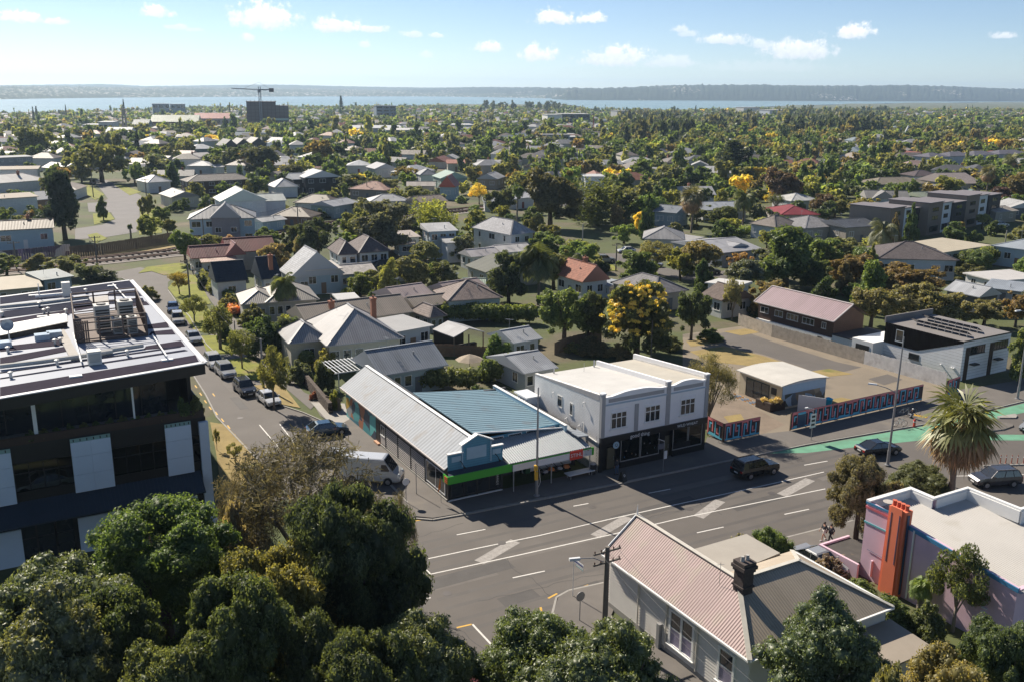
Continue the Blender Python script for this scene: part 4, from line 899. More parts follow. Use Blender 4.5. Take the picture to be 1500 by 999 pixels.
 HH((752,503),(795,495.5),6.5,2.9,'gx',1.1,(.66,.68,.68),(.52,.54,.56),'white boarded shed with a pale iron roof in the back yard',n=2,cat='shed',name='shed')
 HH((768,547),(818,538),9,2.8,'gx',1.2,(.5,.52,.53),(.40,.42,.45),'long grey roofed garage behind the white shops',n=3,cat='garage',name='garage')
 HH((497,442.5),(531,440),6,2.5,'flat',.1,(.2,.2,.2),(.62,.62,.62),'white flat carport roof beside the pale pink bungalow',rm=ROOFP,win=False,cat='carport',name='carport')
 HH((388,444),(468,438.6),11,3.4,'hip',2.1,(.50,.49,.44),(.46,.425,.38),'beige house with a sand coloured hipped roof behind the tall palm',n=6,wings=((-4.9,-.8,6,9,3.3,'hip',1.5),))
 # blue roofed house and maroon house
 t=HH((383,409.5),(413,407),8,3.6,'gx',3.3,(.60,.62,.62),NAVY,'pale house with steep navy blue roofs and a tall brick chimney',n=2,rm=ROOFT,chim=(.2,-.55,.6),wings=((-6.5,1.,5.6,6.5,3.4,'gx',3.),(8.2,-.5,10,8,3.6,'gy',4.2,(.52,.56,.60),(.46,.47,.49)),(16.,.5,8,7,3.0,'gx',1.2,(.45,.55,.60),(.56,.52,.48))))
 HH((280,379),(342,375),7,3.4,'gx',1.9,(.56,.54,.50),(.26,.09,.085),'white cottage with a dusty maroon roof and a small front gable',n=4,wings=((8.0,2.2,10,9,3.9,'gx',2.2,(.5,.48,.45),MAROON),(4.6,-1.,4,5,3.6,'gy',2.2),(1.0,-4.2,7.,3.6,2.9,'sy',.5,(.56,.54,.50),(.55,.36,.28))))
 HH((446,397),(502,393),8,4.6,'flat',.2,(.42,.54,.60),(.58,.54,.49),'flat roofed annex with a pale blue deck beside the navy roofed house',rm=ROOFP,n=3)
 HH((500,402),(512,400),9,3,'sy',.6,(.46,.56,.60),(.6,.6,.6),'little pale lean-to beyond the blue deck',n=1)
 # ---- middle right
 HH((812,401),(853,413.5),9,3.6,'gx',2.7,(.68,.70,.72),TERRA,'white gabled cottage with a terracotta tiled roof',p3=(891,408),rm=ROOFT,chim=(.1,.1,.8),n=3)
 HH((856,413),(893,420),3,2.4,'sy',.7,WHT,(.45,.5,.55),'white lean-to with a glazed roof below the terracotta cottage',n=2)
 HH((960,432),(1010,425),12,3.2,'hip',2.,(.4,.38,.34),(.235,.225,.23),'house with a dark shingle roof behind the yellow flowering tree',rm=ROOFT,n=3)
 HH((941,350),(1003,352),12,3.6,'hip',2.1,(.58,.60,.60),(.36,.355,.36),'pale house under a grey hipped roof above the quiet side road',n=4)
 HH((856,259),(887,259),9,7,'flat',.3,(.72,.74,.76),(.6,.6,.6),'white flat roofed cube house above the dark bamboo',wm=PLAIN,rm=ROOFP,storeys=2,n=3)
 HH((956,310),(991,313),9,4,'gx',1.5,(.33,.44,.52),(.27,.30,.34),'blue house with a grey gabled roof beside the railway trees',n=2)
 HH((1000,354),(1033,348),10,3.4,'flat',.2,(.36,.38,.40),(.42,.41,.40),'low house with a flat grey roof beside the orange trees',rm=ROOFP,n=3)
 HH((1058,371),(1118,365),17,3.3,'gx',1.4,(.4,.42,.44),(.46,.46,.48),'broad low house with a pale grey roof and a dormer',n=4,wings=((1.5,-4.2,4.5,4.,3.9,'gy',.6,(.12,.12,.13)),))
 HH((1032,414),(1082,421.5),9,4.2,'sx',.3,(.66,.69,.72),(.68,.67,.65),'white two level house with a flat white roof left of the brown building',p3=(1115,417.5),rm=ROOFP,n=3)
 HH((1026,431),(1057,440.5),7,3.2,'gx',1.8,(.60,.61,.60),(.15,.115,.10),'white cottage with a dark tiled roof behind the crooked tree',rm=ROOFT,n=2)
 HH((1097,327.5),(1136,333.5),10,3.6,'hip',2.2,(.64,.67,.70),(.235,.205,.185),'white walled house under a brown tiled hip roof',p3=(1176,329.5),rm=ROOFT,n=3)
 HH((1144,315),(1202,315),15,3.1,'hip',1.8,(.42,.38,.34),(.32,.055,.065),'house under a bright crimson roof',n=4)
 HH((1180,335),(1240,331),13,3.6,'hip',2.1,(.42,.40,.37),(.27,.265,.27),'beige house with a grey tiled hip roof beside the crimson roof',rm=ROOFT,n=4)
 HH((1240,334),(1291,331),12,4.2,'gx',1.2,(.36,.32,.27),(.11,.12,.14),'brown house with a dark blue grey roof at the foot of the townhouses',n=3)
 HH((1159,295),(1202,293.5),11,3.5,'hip',1.8,(.66,.66,.65),(.68,.67,.64),'white hipped house beyond the red leaved shrubs')
 HH((1029,308.5),(1096,307.5),13,3.6,'gx',1.6,(.45,.46,.47),(.42,.45,.49),'long house with a blue grey iron roof below the copper tree',n=5)
 HH((1283.4,271),(1365,269),13,3.3,'hip',2.0,(.26,.27,.28),(.33,.285,.215),'long house under an olive brown hipped roof',n=6)
 HH((1340,258.5),(1381,258),11,3.8,'hip',1.9,(.66,.68,.70),(.12,.095,.10),'white house with a very dark brown hipped roof',rm=ROOFT)
 HH((1396,270),(1440,269),20,3.6,'gx',3.2,(.5,.47,.43),(.33,.285,.27),'house with a large dusty brown tiled roof beside the fan palm',rm=ROOFT,n=4)
 HH((1269,290.5),(1334,292),10,4,'gx',2.,(.62,.66,.70),(.30,.29,.28),'white cottage with a grey roof and a pointed blue gable',n=4,wings=((-1.5,-3.6,7,5,4,'gy',2.3,(.50,.60,.68),(.30,.29,.28)),))
 for i,(x0,x1,y0,y1) in enumerate(((1362,1392,231,230),(1392,1428,229.5,228.5),(1428,1464,228,227),(1464,1510,226.5,225.5))):
  HH((x0,y0),(x1-.5,y1),11,5.6,'hip',1.8,(.55,.58,.64),(.20,.19,.22),('pale blue terrace unit at the left end of the long row','pale blue terrace unit, second from the left of the long row','pale blue terrace unit, third from the left of the long row','pale blue terrace unit at the right end of the long row')[i],group='pale blue terrace row',storeys=2,n=4)
 HH((1285,379),(1405.4,382),14,4.2,'hip',2.5,(.52,.60,.66),(.14,.12,.118),'wide house with pale blue walls under a dark brown tiled roof',rm=ROOFT,n=6)
 HH((1382,424.5),(1435,435.5),6,3.2,'gx',1.4,(.10,.11,.12),(.52,.54,.57),'open shelter with a pale striped gabled roof and a rusty patch',n=1,win=False)
 HH((1378,371),(1453,359.5),12,3.4,'flat',.2,(.58,.62,.64),(.55,.49,.38),'long low house with a flat cream roof in front of the townhouses',rm=ROOFP,n=8)
 HH((1452,360),(1530,370),12,4.2,'hip',1.8,(.45,.55,.62),(.42,.47,.52),'pale blue house with a blue grey iron roof at the right edge',n=5)
 HH((1459,412),(1530,407),8,3.2,'flat',.2,WHT,(.64,.62,.60),'white flat roofed house at the right edge below the clipped hedge',rm=ROOFP,n=4)
 HH((1440,421),(1500,428),7,2.8,'sy',.5,(.35,.4,.45),(.38,.42,.47),'grey roofed outbuilding at the right edge beside the striped shelter',n=3)
 HH((1460,312),(1493,309),9,3.2,'gx',1.,(.45,.42,.36),(.42,.38,.33),'beige garage beyond the last townhouse',n=2)
 HH((1478,305),(1530,305),10,3.4,'gy',1.8,(.2,.22,.24),(.58,.58,.57),'dark cottage with a pale gabled roof at the right edge',n=2)
 HH((1349,289),(1372,288),8,3.,'gx',1.2,(.3,.4,.34),(.36,.40,.30),'low green roofed house tucked behind the townhouses',n=2)
 HH((1416,284),(1434,284),6,3,'gy',1.3,(.3,.4,.38),(.25,.38,.34),'small green gabled hut beside the dark red shrub',n=1)
houses()
def townhouses():
 spec=[(1300,1356,8.0,350),(1356,1411,8.4,343),(1411,1462,8.8,332)]
 for i,(x0,x1,h,yb) in enumerate(spec):
  a_=Vector((*G(x0,yb+3),0)); b_=Vector((*G(x1,yb-8),0)); d=b_-a_; L=d.length; d.normalize(); bk=Vector((-d.y,d.x,0)); D=11.
  c=(a_+b_)/2+bk*D/2; HBOX.append((c.x,c.y,7,L,D,d.x,d.y,h))
  t=thing('townhouse',(c.x,c.y,0),rz=math.atan2(d.y,d.x),label=('three storey townhouse, lowest and leftmost of the stepped brown and black row','three storey townhouse in the middle of the stepped brown and black row','three storey townhouse, tallest and rightmost of the stepped brown and black row')[i],cat='townhouse',group='stepped townhouses')
  x=-L/2
  for w,hh,col,yo in ((.36,h,(.21,.165,.13),0),(.27,h-.5,(.66,.68,.69),.35),(.36,h-.9,(.035,.034,.036),0)):
   W_=L*w; mb=MB(); mb.box(x,-D/2+yo,0,x+W_-.03,D/2,hh); mb.build('wall_panel',PLAIN,t,color=col)
   for z in ((1.5,4.4,6.6) if hh>7.7 else (1.4,4.3,6.3)):
    window(t,x+W_*.5,-D/2+yo,z,W_*.42 if z>2 else W_*.6,1.1 if z>2 else 1.6,0,2,(.06,.06,.065),True)
   x+=W_
  rf=MB(); rf.hexa([(-L/2-.3,-D/2-.5,h-.9),(L/2+.1,-D/2-.5,h-1.3),(L/2+.1,D/2+.4,h-.7),(-L/2-.3,D/2+.4,h+.1)],[(-L/2-.3,-D/2-.5,h-.7),(L/2+.1,-D/2-.5,h-1.1),(L/2+.1,D/2+.4,h-.5),(-L/2-.3,D/2+.4,h+.3)])
  rf=MB(); x0_,x1_=-L/2-.3,L/2+.02; rf.box(x0_,-D/2-.45,h+.02,x0_+L*.37,D/2+.3,h+.22); rf.box(x0_+L*.37,-D/2-.2,h-.46,x0_+L*.64,D/2+.3,h-.26); rf.box(x0_+L*.64,-D/2-.4,h-.86,x1_,D/2+.3,h-.66)
  rf.build('roof',PLAIN,t,color=(.17,.155,.165))
  sw=MB(); sw.box(-L/2-.06,-D/2,0,-L/2-.01,D/2,h); sw.build('side_cladding',PLAIN,t,color=(.25,.205,.165))
townhouses()
# ---------------------------------------------------------------- near buildings
AZ=60.3
SHEET=mat('ribbed_iron_pale',(.215,.24,.275),rough=.6,var=.12,scale=.6,stripe=(.5,.17),spec=.25,dirt=((.18,.18,.185),.6,.54))
BLUEP=mat('blue_painted_board',(.075,.26,.38),rough=.6,var=.1,board=.22)
BLUEL=mat('pale_blue_panel',(.30,.45,.55),rough=.6,var=.05)
BLUER=mat('blue_tray_roof',(.165,.26,.315),rough=.6,var=.10,scale=.3,spec=.25,dirt=((.16,.21,.24),.5,.55))
DARKW=mat('charcoal_board',(.035,.035,.04),rough=.6,var=.15,board=.2)
SLATW=mat('white_slat',(.50,.47,.45),rough=.6,var=.08)
GREENS=mat('green_sign',(.045,.36,.03),rough=.4,var=.04)
REDS=mat('red_sign',(.62,.05,.03),rough=.4,var=.03); ORS=mat('orange_sign',(.75,.22,.04),rough=.45,var=.03)
SIGNW=mat('sign_white',(.68,.69,.70),rough=.4,var=.03)
def text(body,size,parent,loc,rot,m,depth=.012,name='lettering',align='CENTER',sx=1.):
 c=bpy.data.curves.new(name,'FONT'); c.body=body; c.size=size; c.extrude=depth; c.align_x=align; c.align_y='CENTER'; c.resolution_u=3; c.materials.append(m)
 o=bpy.data.objects.new(name,c); link(o); dg=bpy.context.evaluated_depsgraph_get(); dg.update(); me=bpy.data.meshes.new_from_object(o.evaluated_get(dg)); bpy.data.objects.remove(o); o=bpy.data.objects.new(name,me); o.location=loc; o.rotation_euler=rot; o.scale=(sx,1,1); return link(o,parent)
UP=(math.pi/2,0,0)
def blob_mat(name,cols,scale,seed=0.):
 """flat painted mural: patches of colour"""
 m=bpy.data.materials.new(name); m.use_nodes=True; nt=m.node_tree; N=nt.nodes; L=nt.links; b=N['Principled BSDF']; b.inputs['Roughness'].default_value=.6
 tc=N.new('ShaderNodeTexCoord'); mp=N.new('ShaderNodeMapping'); mp.inputs['Location'].default_value=(seed,seed,seed); L.new(tc.outputs['Object'],mp.inputs[0])
 n=N.new('ShaderNodeTexNoise'); n.inputs['Scale'].default_value=scale*.8; n.inputs['Detail'].default_value=1; L.new(mp.outputs[0],n.inputs['Vector'])
 va=N.new('ShaderNodeVectorMath'); va.operation='MULTIPLY_ADD'; L.new(n.outputs['Color'],va.inputs[0]); va.inputs[1].default_value=(1.1,1.1,1.1); L.new(mp.outputs[0],va.inputs[2])
 v=N.new('ShaderNodeTexVoronoi'); v.inputs['Scale'].default_value=scale; L.new(va.outputs[0],v.inputs['Vector'])
 s=N.new('ShaderNodeSeparateColor'); L.new(v.outputs['Color'],s.inputs[0])
 r=N.new('ShaderNodeValToRGB'); r.color_ramp.interpolation='CONSTANT'; el=r.color_ramp.elements; k=len(cols)
 el[0].color=(*cols[0],1); el[1].position=1/k; el[1].color=(*cols[1],1)
 for i in range(2,k): q=el.new(i/k); q.color=(*cols[i],1)
 L.new(s.outputs[0],r.inputs[0]); L.new(r.outputs[0],b.inputs['Base Color']); return m
def corner_shop():
 t=thing('corner_shop',S(0,0),AZ,'blue and charcoal corner shop with ribbed iron roofs and a green awning','shop')
 w=MB(); w.box(0,.05,0,.2,26.2,3.35); w.box(.2,26.0,0,4.6,26.2,3.4); w.add([(0,26.2,3.35),(5.8,26.2,3.35),(2.9,26.2,5.3)],[(0,1,2)]); w.box(4.5,3,0,4.7,26.2,4.4); w.box(4.7,16.2,0,15,16.5,4.1); w.box(14.8,2,0,15.,16.2,3.9); w.box(4.7,3.0,0,14.8,3.15,3.5)
 w.build('wall',DARKW,t)
 # roof of the long gabled wing
 r=MB(); e=.28; r.add([(-e,-.05,3.32),(2.9,-.05,5.42),(2.9,27.3,5.42),(-e,27.3,3.32)],[(0,1,2,3)]); r.add([(2.9,-.05,5.42),(4.75,-.05,4.2),(4.75,27.3,4.2),(2.9,27.3,5.42)],[(0,1,2,3)])
 r.add([(-e,-.05,3.22),(2.9,-.05,5.3),(2.9,27.3,5.3),(-e,27.3,3.22)],[(3,2,1,0)]); o=r.build('roof',SHEET,t)
 c=MB(); c.beam((2.9,-.05,5.45),(2.9,27.3,5.45),.36,.06); c.build('ridge_cap',WHITE,o)
 g=MB(); g.beam((-e-.06,-.05,3.27),(-e-.06,27.3,3.27),.12,.12); g.build('gutter',mat('pale_gutter',(.55,.50,.47),rough=.5),o)
 # blue tray roof falling to the right, with its ribs
 z=lambda x:5.02-(x-3.8)*.108
 b=MB(); b.hexa([(4.1,2.9,z(4.1)-.12),(13.7,2.6,z(13.7)-.12),(13.7,16.7,z(13.7)-.12),(4.1,16.9,z(4.1)-.12)],[(4.1,2.9,z(4.1)),(13.7,2.6,z(13.7)),(13.7,16.7,z(13.7)),(4.1,16.9,z(4.1))]); o=b.build('tray_roof',BLUER,t)
 rb=MB()
 for k in range(24): y=3.1+k*.59; rb.beam((4.2,y,z(4.2)+.015),(13.6,y-.1*(1-k/24),z(13.6)+.015),.06,.035)
 q=rb.build('roof_rib',BLUER,o); q['kind']='stuff'
 fl=MB(); fl.beam((4.1,2.85,z(4.1)+.03),(13.7,2.55,z(13.7)+.03),.12,.1); fl.build('flashing',SIGNW,o)
 p=MB(); p.box(13.72,2.0,3.2,13.95,16.8,4.35); p.build('parapet',BLUEL,t); p=MB(); p.box(13.68,1.98,4.35,14.,16.82,4.41); p.build('coping',WHITE,t)
 p=MB(); p.hexa([(13.98,0,3.75),(15.2,0,3.65),(15.2,16.5,3.65),(13.98,16.5,3.75)],[(13.98,0,3.85),(15.2,0,3.75),(15.2,16.5,3.75),(13.98,16.5,3.85)]); p.build('side_roof',SHEET,t)
 cl=MB(); cl.box(4.72,2.95,3.5,13.68,3.0,4.3); cl.build('clerestory_wall',BLUEP,t)
 for x in (6.6,8.6,10.6,12.4): window(t,x,2.94,3.95,1.5,.5,0,1,(.62,.66,.7))
 # stepped gable front
 f=MB(); poly=[(0,3.0),(5.55,3.0),(5.55,4.62),(4.25,4.62),(4.25,5.35),(1.5,5.35),(1.5,4.62),(0,4.62)]
 def wallpoly(mb,pts,y0,y1,mi=0):
  n=len(pts); bb=len(mb.v); mb.v+=[(x,y0,zz) for x,zz in pts]+[(x,y1,zz) for x,zz in pts]; mb.f+=[tuple(bb+i for i in range(n)),tuple(bb+2*n-1-i for i in range(n))]; mb.m+=[mi,mi]
  for i in range(n): j=(i+1)%n; mb.f.append((bb+i,bb+n+i,bb+n+j,bb+j)); mb.m.append(mi)
 wallpoly(f,poly,-.12,.04); wallpoly(f,[(1.42,5.35),(4.33,5.35),(2.88,6.02)],-.16,.04); f.build('gable_front',BLUEP,t)
 cp=MB(); cp.beam((-.05,-.06,4.66),(1.5,-.06,4.66),.34,.09); cp.beam((4.25,-.06,4.66),(5.62,-.06,4.66),.34,.09); cp.beam((1.25,-.1,5.36),(2.92,-.1,6.13),.5,.09); cp.beam((2.84,-.1,6.13),(4.5,-.1,5.36),.5,.09); cp.build('coping',WHITE,t)
 for x0,x1,z0,z1 in ((.35,1.28,3.85,4.35),(1.85,3.85,3.85,4.98),(4.5,5.35,3.85,4.35)):
  q=MB(); q.box(x0,-.16,z0,x1,-.125,z1); q.build('sign_panel',BLUEL,t)
 for x in (1.4,4.3): q=MB(); q.box(x-.06,-.2,3.3,x+.06,-.12,5.3); q.build('pilaster',BLUEL,t)
 for x in (1.15,4.75): q=MB(); q.tube([(x,-.12,3.9),(x+.1,-.45,3.75),(x+.15,-.7,3.45)],.035,6); q.tube([(x+.15,-.62,3.5),(x+.15,-.82,3.4)],[.05,.12],8); q.build('sign_lamp',BLACK,t)
 aw=MB(); aw.hexa([(-.35,-.85,2.85),(6.0,-.85,2.85),(5.6,-.14,3.02),(0,-.14,3.02)],[(-.35,-.85,2.92),(6.0,-.85,2.92),(5.6,-.14,3.1),(0,-.14,3.1)]); aw.build('awning',mat('navy_awning',(.03,.045,.07),rough=.6),t)
 gs=MB(); gs.box(-.45,-.98,2.18,6.12,-.88,2.92); gs.box(-.45,-.88,2.18,-.36,.0,2.92); gs.build('awning_fascia',GREENS,t)
 q=MB(); q.box(-.475,-.9,2.25,-.455,-.3,2.85); q.build('corner_sign',ORS,t); 
 for k in range(3): q=MB(); q.box(-.485,-.85,2.36+k*.17,-.477,-.35,2.43+k*.17); q.build('sign_stripe',mat('dark_red',(.25,.03,.02)),t)
 # glazed canopy over the yard
 cn=MB(); n=36
 for k in range(n):
  x0=5.75+9.0*k/n; x1=5.75+9.0*(k+1)/n; xm=(x0+x1)/2
  cn.add([(x0,2.9,3.95),(xm,2.9,4.02),(x1,2.9,3.95),(x0-.0,-1.05,3.0),(xm,-1.05,3.07),(x1,-1.05,3.0)],[(0,3,4,1),(1,4,5,2)])
 cn.build('canopy_roof',mat('canopy_sheet',(.27,.30,.32),rough=.35,var=.08,scale=1.2,spec=.6),t)
 cr=MB()
 for k in range(11): yy=-1.0+3.8*k/10; zz=3.05+.92*k/10; cr.beam((5.8,yy,zz-.07),(14.7,yy,zz-.07),.05,.08)
 cr.build('canopy_batten',mat('grey_batten',(.16,.18,.2)),t)
 ff=MB(); ff.box(6.12,-1.1,2.2,14.95,-1.0,2.86); ff.build('canopy_fascia',SIGNW,t); ge=MB(); ge.box(6.12,-1.13,2.86,15.0,-.98,2.95); ge.box(14.82,-1.13,2.2,15.05,-.98,2.86); ge.build('fascia_edge',GREENS,t)
 q=MB(); q.box(12.3,-1.16,2.12,13.75,-1.11,2.98); q.build('red_sign',REDS,t); text('STIHL',.5,t,(13.02,-1.17,2.55),UP,SIGNW,.01,sx=1.05)
 q=MB(); q.box(13.95,-1.12,2.3,14.75,-1.105,2.8); q.build('poster',blob_mat('poster_print',[(.3,.33,.38),(.15,.17,.2),(.45,.47,.5),(.35,.2,.15)],3.),t)
 for x in (6.3,10.4,14.75): q=MB(); q.tube([(x,-.9,0.12),(x,-.9,2.9)],.06,8); q.build('post',STEEL,t)
 # glazed shopfront under the green awning
 for x0,x1 in ((.35,2.85),(3.05,5.45)):
  fr=MB(); fr.box(x0-.08,-.02,.35,x1+.08,.06,.47); fr.box(x0-.08,-.02,2.2,x1+.08,.06,2.3)
  for x in (x0-.08,(x0+x1)/2-.03,x1): fr.box(x,-.02,.47,x+.08,.06,2.2)
  o=fr.build('shop_window',BLACK,t); gp=MB(); gp.box(x0,.01,.47,x1,.03,2.2); gp.build('pane',DGLASS,o)
 sl=MB(); sl.box(-.02,-.1,.12,5.6,.05,.22); sl.build('sill',SIGNW,t); pr=MB()
 for x in (-.02,2.9,5.5): pr.box(x,-.08,.12,x+.14,.1,3.0)
 pr.build('post',BLACK,t); fl=MB(); fl.box(.2,.4,.05,5.5,.5,2.9); fl.build('back_wall',BLACK,t)
 q=MB(); q.box(4.85,-.06,.7,5.25,-.03,2.1); q.build('vertical_sign',BLACK,t)
 for i,chh in enumerate('MANGS'): text(chh,.3,t,(5.05,-.068,1.78-i*.24),(math.pi/2,math.pi/2,0),SIGNW,.006)
 q=MB(); q.lathe((5.05,-.07,2.0),[(.12,0),(.12,.02)],10,axis='y'); q.build('sign_badge',ORS,t)
 # yard shopfront behind the canopy
 fr=MB(); fr.box(9.2,2.4,.12,14.8,2.6,.55); fr.build('display_plinth',SIGNW,t)
 for k in range(4):
  fr=MB(); x=9.2+k*1.4; fr.box(x,2.42,.55,x+.06,2.5,2.7); fr.box(x+1.34,2.42,.55,x+1.4,2.5,2.7); fr.box(x+.06,2.42,2.6,x+1.34,2.5,2.7); o=fr.build('shop_window',BLACK,t); gp=MB(); gp.box(x+.06,2.44,.55,x+1.34,2.47,2.6); gp.build('pane',DGLASS,o)
 d=MB(); d.box(7,2.9,.12,8.2,2.98,2.3); d.build('door',mat('dark_door',(.05,.06,.07),rough=.4),t)
 # side elevation: window, slatted panels, door and mural
 fr=MB(); y0,y1=.45,4.6
 fr.box(-.06,y0,.5,.0,y1,.6); fr.box(-.06,y0,2.55,.0,y1,2.65); fr.box(-.06,y0,.6,0,y0+.1,2.55); fr.box(-.06,y1-.1,.6,0,y1,2.55); fr.box(-.06,2.4,.6,0,2.47,2.55); o=fr.build('side_window',SIGNW,t); gp=MB(); gp.box(-.03,y0+.1,.6,-.01,y1-.1,2.55); gp.build('pane',DGLASS,o)
 for a_,b_ in ((4.9,8.0),(8.25,11.2),(11.45,14.4)):
  for k in range(11): q=MB() if k==0 else q; q.box(-.07,a_,.42+k*.2,-.005,b_,.50+k*.2)
  q.build('slat_panel',SLATW,t)['kind']='stuff'
 for y in (4.75,8.12,11.32,14.5): q=MB(); q.box(-.09,y-.07,.12,0,y+.07,3.1); q.build('post',BLACK,t)
 window(t,-.01,15.3,1.9,1.1,1.1,-math.pi/2,2,(.6,.6,.6)); q=MB(); q.box(-.05,14.6,.42,0,15.9,1.25); q.build('slat_panel',SLATW,t)
 q=MB(); q.box(-.05,16.1,.2,0,17.1,2.4); q.build('door',BLACK,t); q=MB(); q.box(-.35,16.0,.1,0,17.2,.3); q.build('door_step',mat('orange_step',(.55,.32,.2),rough=.8),t)
 q=MB(); q.box(-.12,.05,.0,.0,15.9,.3); q.build('plinth',CONC,t)
 q=MB(); q.box(-.03,17.3,.12,-.002,26.2,3.25); q.build('mural',blob_mat('mural_paint',[(.07,.32,.36),(.10,.42,.44),(.05,.20,.27),(.55,.36,.06),(.30,.33,.34),(.04,.06,.10),(.13,.50,.50),(.42,.16,.08),(.08,.36,.38)],.62,3.),t)
corner_shop()
def white_shops():
 x0,y0=S(15.82,-1.07); t=thing('shop_building',(x0,y0,0),AZ,'white two storey corner pair of shops with grey pilasters and black shopfronts','shop building')
 PW=mat('painted_brick',(.80,.78,.75),rough=.75,var=.08,scale=.7,board=.16,dirt=((.68,.66,.63),.5,.56)); FW=mat('white_stucco',(.78,.78,.79),rough=.7,var=.05,scale=.8); GP=mat('grey_pilaster',(.34,.34,.345),rough=.7,var=.06)
 W_,D=13.2,12.4; zt=lambda y:8.0-y*.088
 w=MB(); w.hexa([(0,.25,0),(.3,.25,0),(.3,D,0),(0,D,0)],[(0,.25,zt(0)),(.3,.25,zt(0)),(.3,D,zt(D)),(0,D,zt(D))]); w.hexa([(W_-.3,.25,0),(W_,.25,0),(W_,D,0),(W_-.3,D,0)],[(W_-.3,.25,zt(0)),(W_,.25,zt(0)),(W_,D,zt(D)),(W_-.3,D,zt(D))]); w.box(.3,D-.3,0,W_-.3,D,6.6); w.build('wall',PW,t)
 for a_,b_,c in ((.3,7.85,(.70,.685,.655)),(8.15,12.9,(.60,.56,.48))):
  r=MB(); r.hexa([(a_,.3,7.3),(b_,.3,7.3),(b_,D-.3,6.35),(a_,D-.3,6.35)],[(a_,.3,7.78),(b_,.3,7.78),(b_,D-.02,6.72),(a_,D-.02,6.72)]); r.build('roof',ROOFP,t,color=c)
 p=MB(); p.hexa([(7.85,.3,7.2),(8.15,.3,7.2),(8.15,D,6.3),(7.85,D,6.3)],[(7.85,.3,8.25),(8.15,.3,8.25),(8.15,D,7.25),(7.85,D,7.25)]); p.hexa([(W_-.28,.3,7.9),(W_+.02,.3,7.9),(W_+.02,D,6.9),(W_-.28,D,6.9)],[(W_-.28,.3,8.3),(W_+.02,.3,8.3),(W_+.02,D,7.35),(W_-.28,D,7.35)]); p.build('party_wall',FW,t)
 gr=MB(); gr.hexa([(-.02,.4,7.35),(0.,.4,7.35),(0.,D,6.75),(-.02,D,6.75)],[(-.02,.4,7.95),(0,.4,7.95),(0,D,6.86),(-.02,D,6.86)]); gr.build('wall_flashing',mat('grey_flashing',(.33,.32,.32),rough=.6),t)
 f=MB(); f.box(0,0,3.7,W_,.25,7.7); f.build('front_wall',FW,t)
 ph=MB()
 for a_,b_ in ((.45,7.8),(8.35,12.8)):
  n=10; ww=b_-a_
  for k in range(n):
   s0,s1=k/n,(k+1)/n; hz=lambda s:7.76+.30*max(0,min(1,(s-.1)/.24,(.9-s)/.24))
   ph.hexa([(a_+ww*s0,-.05,7.55),(a_+ww*s1,-.05,7.55),(a_+ww*s1,.3,7.55),(a_+ww*s0,.3,7.55)],[(a_+ww*s0,-.05,hz(s0)),(a_+ww*s1,-.05,hz(s1)),(a_+ww*s1,.3,hz(s1)),(a_+ww*s0,.3,hz(s0))])
 ph.build('parapet',FW,t)
 cz=MB()
 for a_,b_ in ((.4,7.85),(8.3,12.85)): cz.box(a_,-.1,6.9,b_,0.,7.02)
 cz.build('cornice',mat('blue_grey_trim',(.38,.47,.55),rough=.6),t)
 for a_,b_ in ((.8,7.5),(8.7,12.5)): q=MB(); q.box(a_,-.03,7.16,b_,0.,7.55); q.build('grey_panel',GP,t)
 for x,w_,z0,z1 in ((-.03,.42,3.7,8.2),(7.82,.48,3.7,8.3),(12.82,.42,3.7,8.35)):
  q=MB(); q.box(x,-.09,z0,x+w_,.28,z1-.12); q.build('pilaster',GP,t); q=MB(); q.box(x-.06,-.14,z1-.12,x+w_+.06,.34,z1); q.build('pier_cap',FW,t)
 q=MB(); q.box(3.95,-.07,3.75,4.4,0,6.55); q.build('pilaster',GP,t)
 for x0_,x1_ in ((1.12,2.98),(5.2,7.08),(9.65,11.53)):
  z0_,z1_=4.42,6.08; fm=MB(); fm.box(x0_,-.08,z0_,x1_,.0,z0_+.08); fm.box(x0_,-.08,z1_-.08,x1_,0,z1_); wd=(x1_-x0_)
  for k in range(4): xx=x0_+(wd-.08)*k/3; fm.box(xx,-.08,z0_+.08,xx+.08,0,z1_-.08)
  fm.box(x0_+.08,-.07,z1_-.62,x1_-.08,-.01,z1_-.54); o=fm.build('window',WHITE,t); g=MB(); g.box(x0_+.05,-.05,z0_+.05,x1_-.05,-.02,z1_-.05); g.build('pane',DGLASS,o); s=MB(); s.box(x0_-.12,-.16,z0_-.12,x1_+.12,0,z0_-.01); s.build('sill',WHITE,o)
  hd=MB(); hd.box(x0_-.1,-.06,z1_+.22,x1_+.1,0,z1_+.3); hd.build('window_hood',FW,o)
 for y,z,w_,h_ in ((7.35,5.3,.9,1.2),(5.2,5.1,.55,1.3)): window(t,0,y,z,w_,h_,-math.pi/2,1,(.6,.6,.58))
 for y,z in ((6.0,3.9),(3.6,3.9),(8.6,5.9),(2.9,6.5)): q=MB(); q.tube([(-.0,y,z),(-.22,y,z-.05),(-.25,y,z-.5)],.05,6); q.build('vent_pipe',WHITE,t)
 q=MB(); q.tube([(-.08,.5,3.15),(-.08,3.0,3.35),(-.08,3.0,4.4)],.05,6); q.build('drain_pipe',WHITE,t)
 q=MB(); q.tube([(5,10.5,6.9),(5,10.5,7.9)],.02,5); q.tube([(2,D-.6,6.8),(2,D-.6,7.3)],.08,6); q.tube([(7.2,D-.6,6.8),(7.2,D-.6,7.5)],.1,6); q.build('roof_vent',STEEL,t)
 # ground floor shopfronts
 BS=mat('black_shopfront',(.012,.013,.016),rough=.35,var=.1)
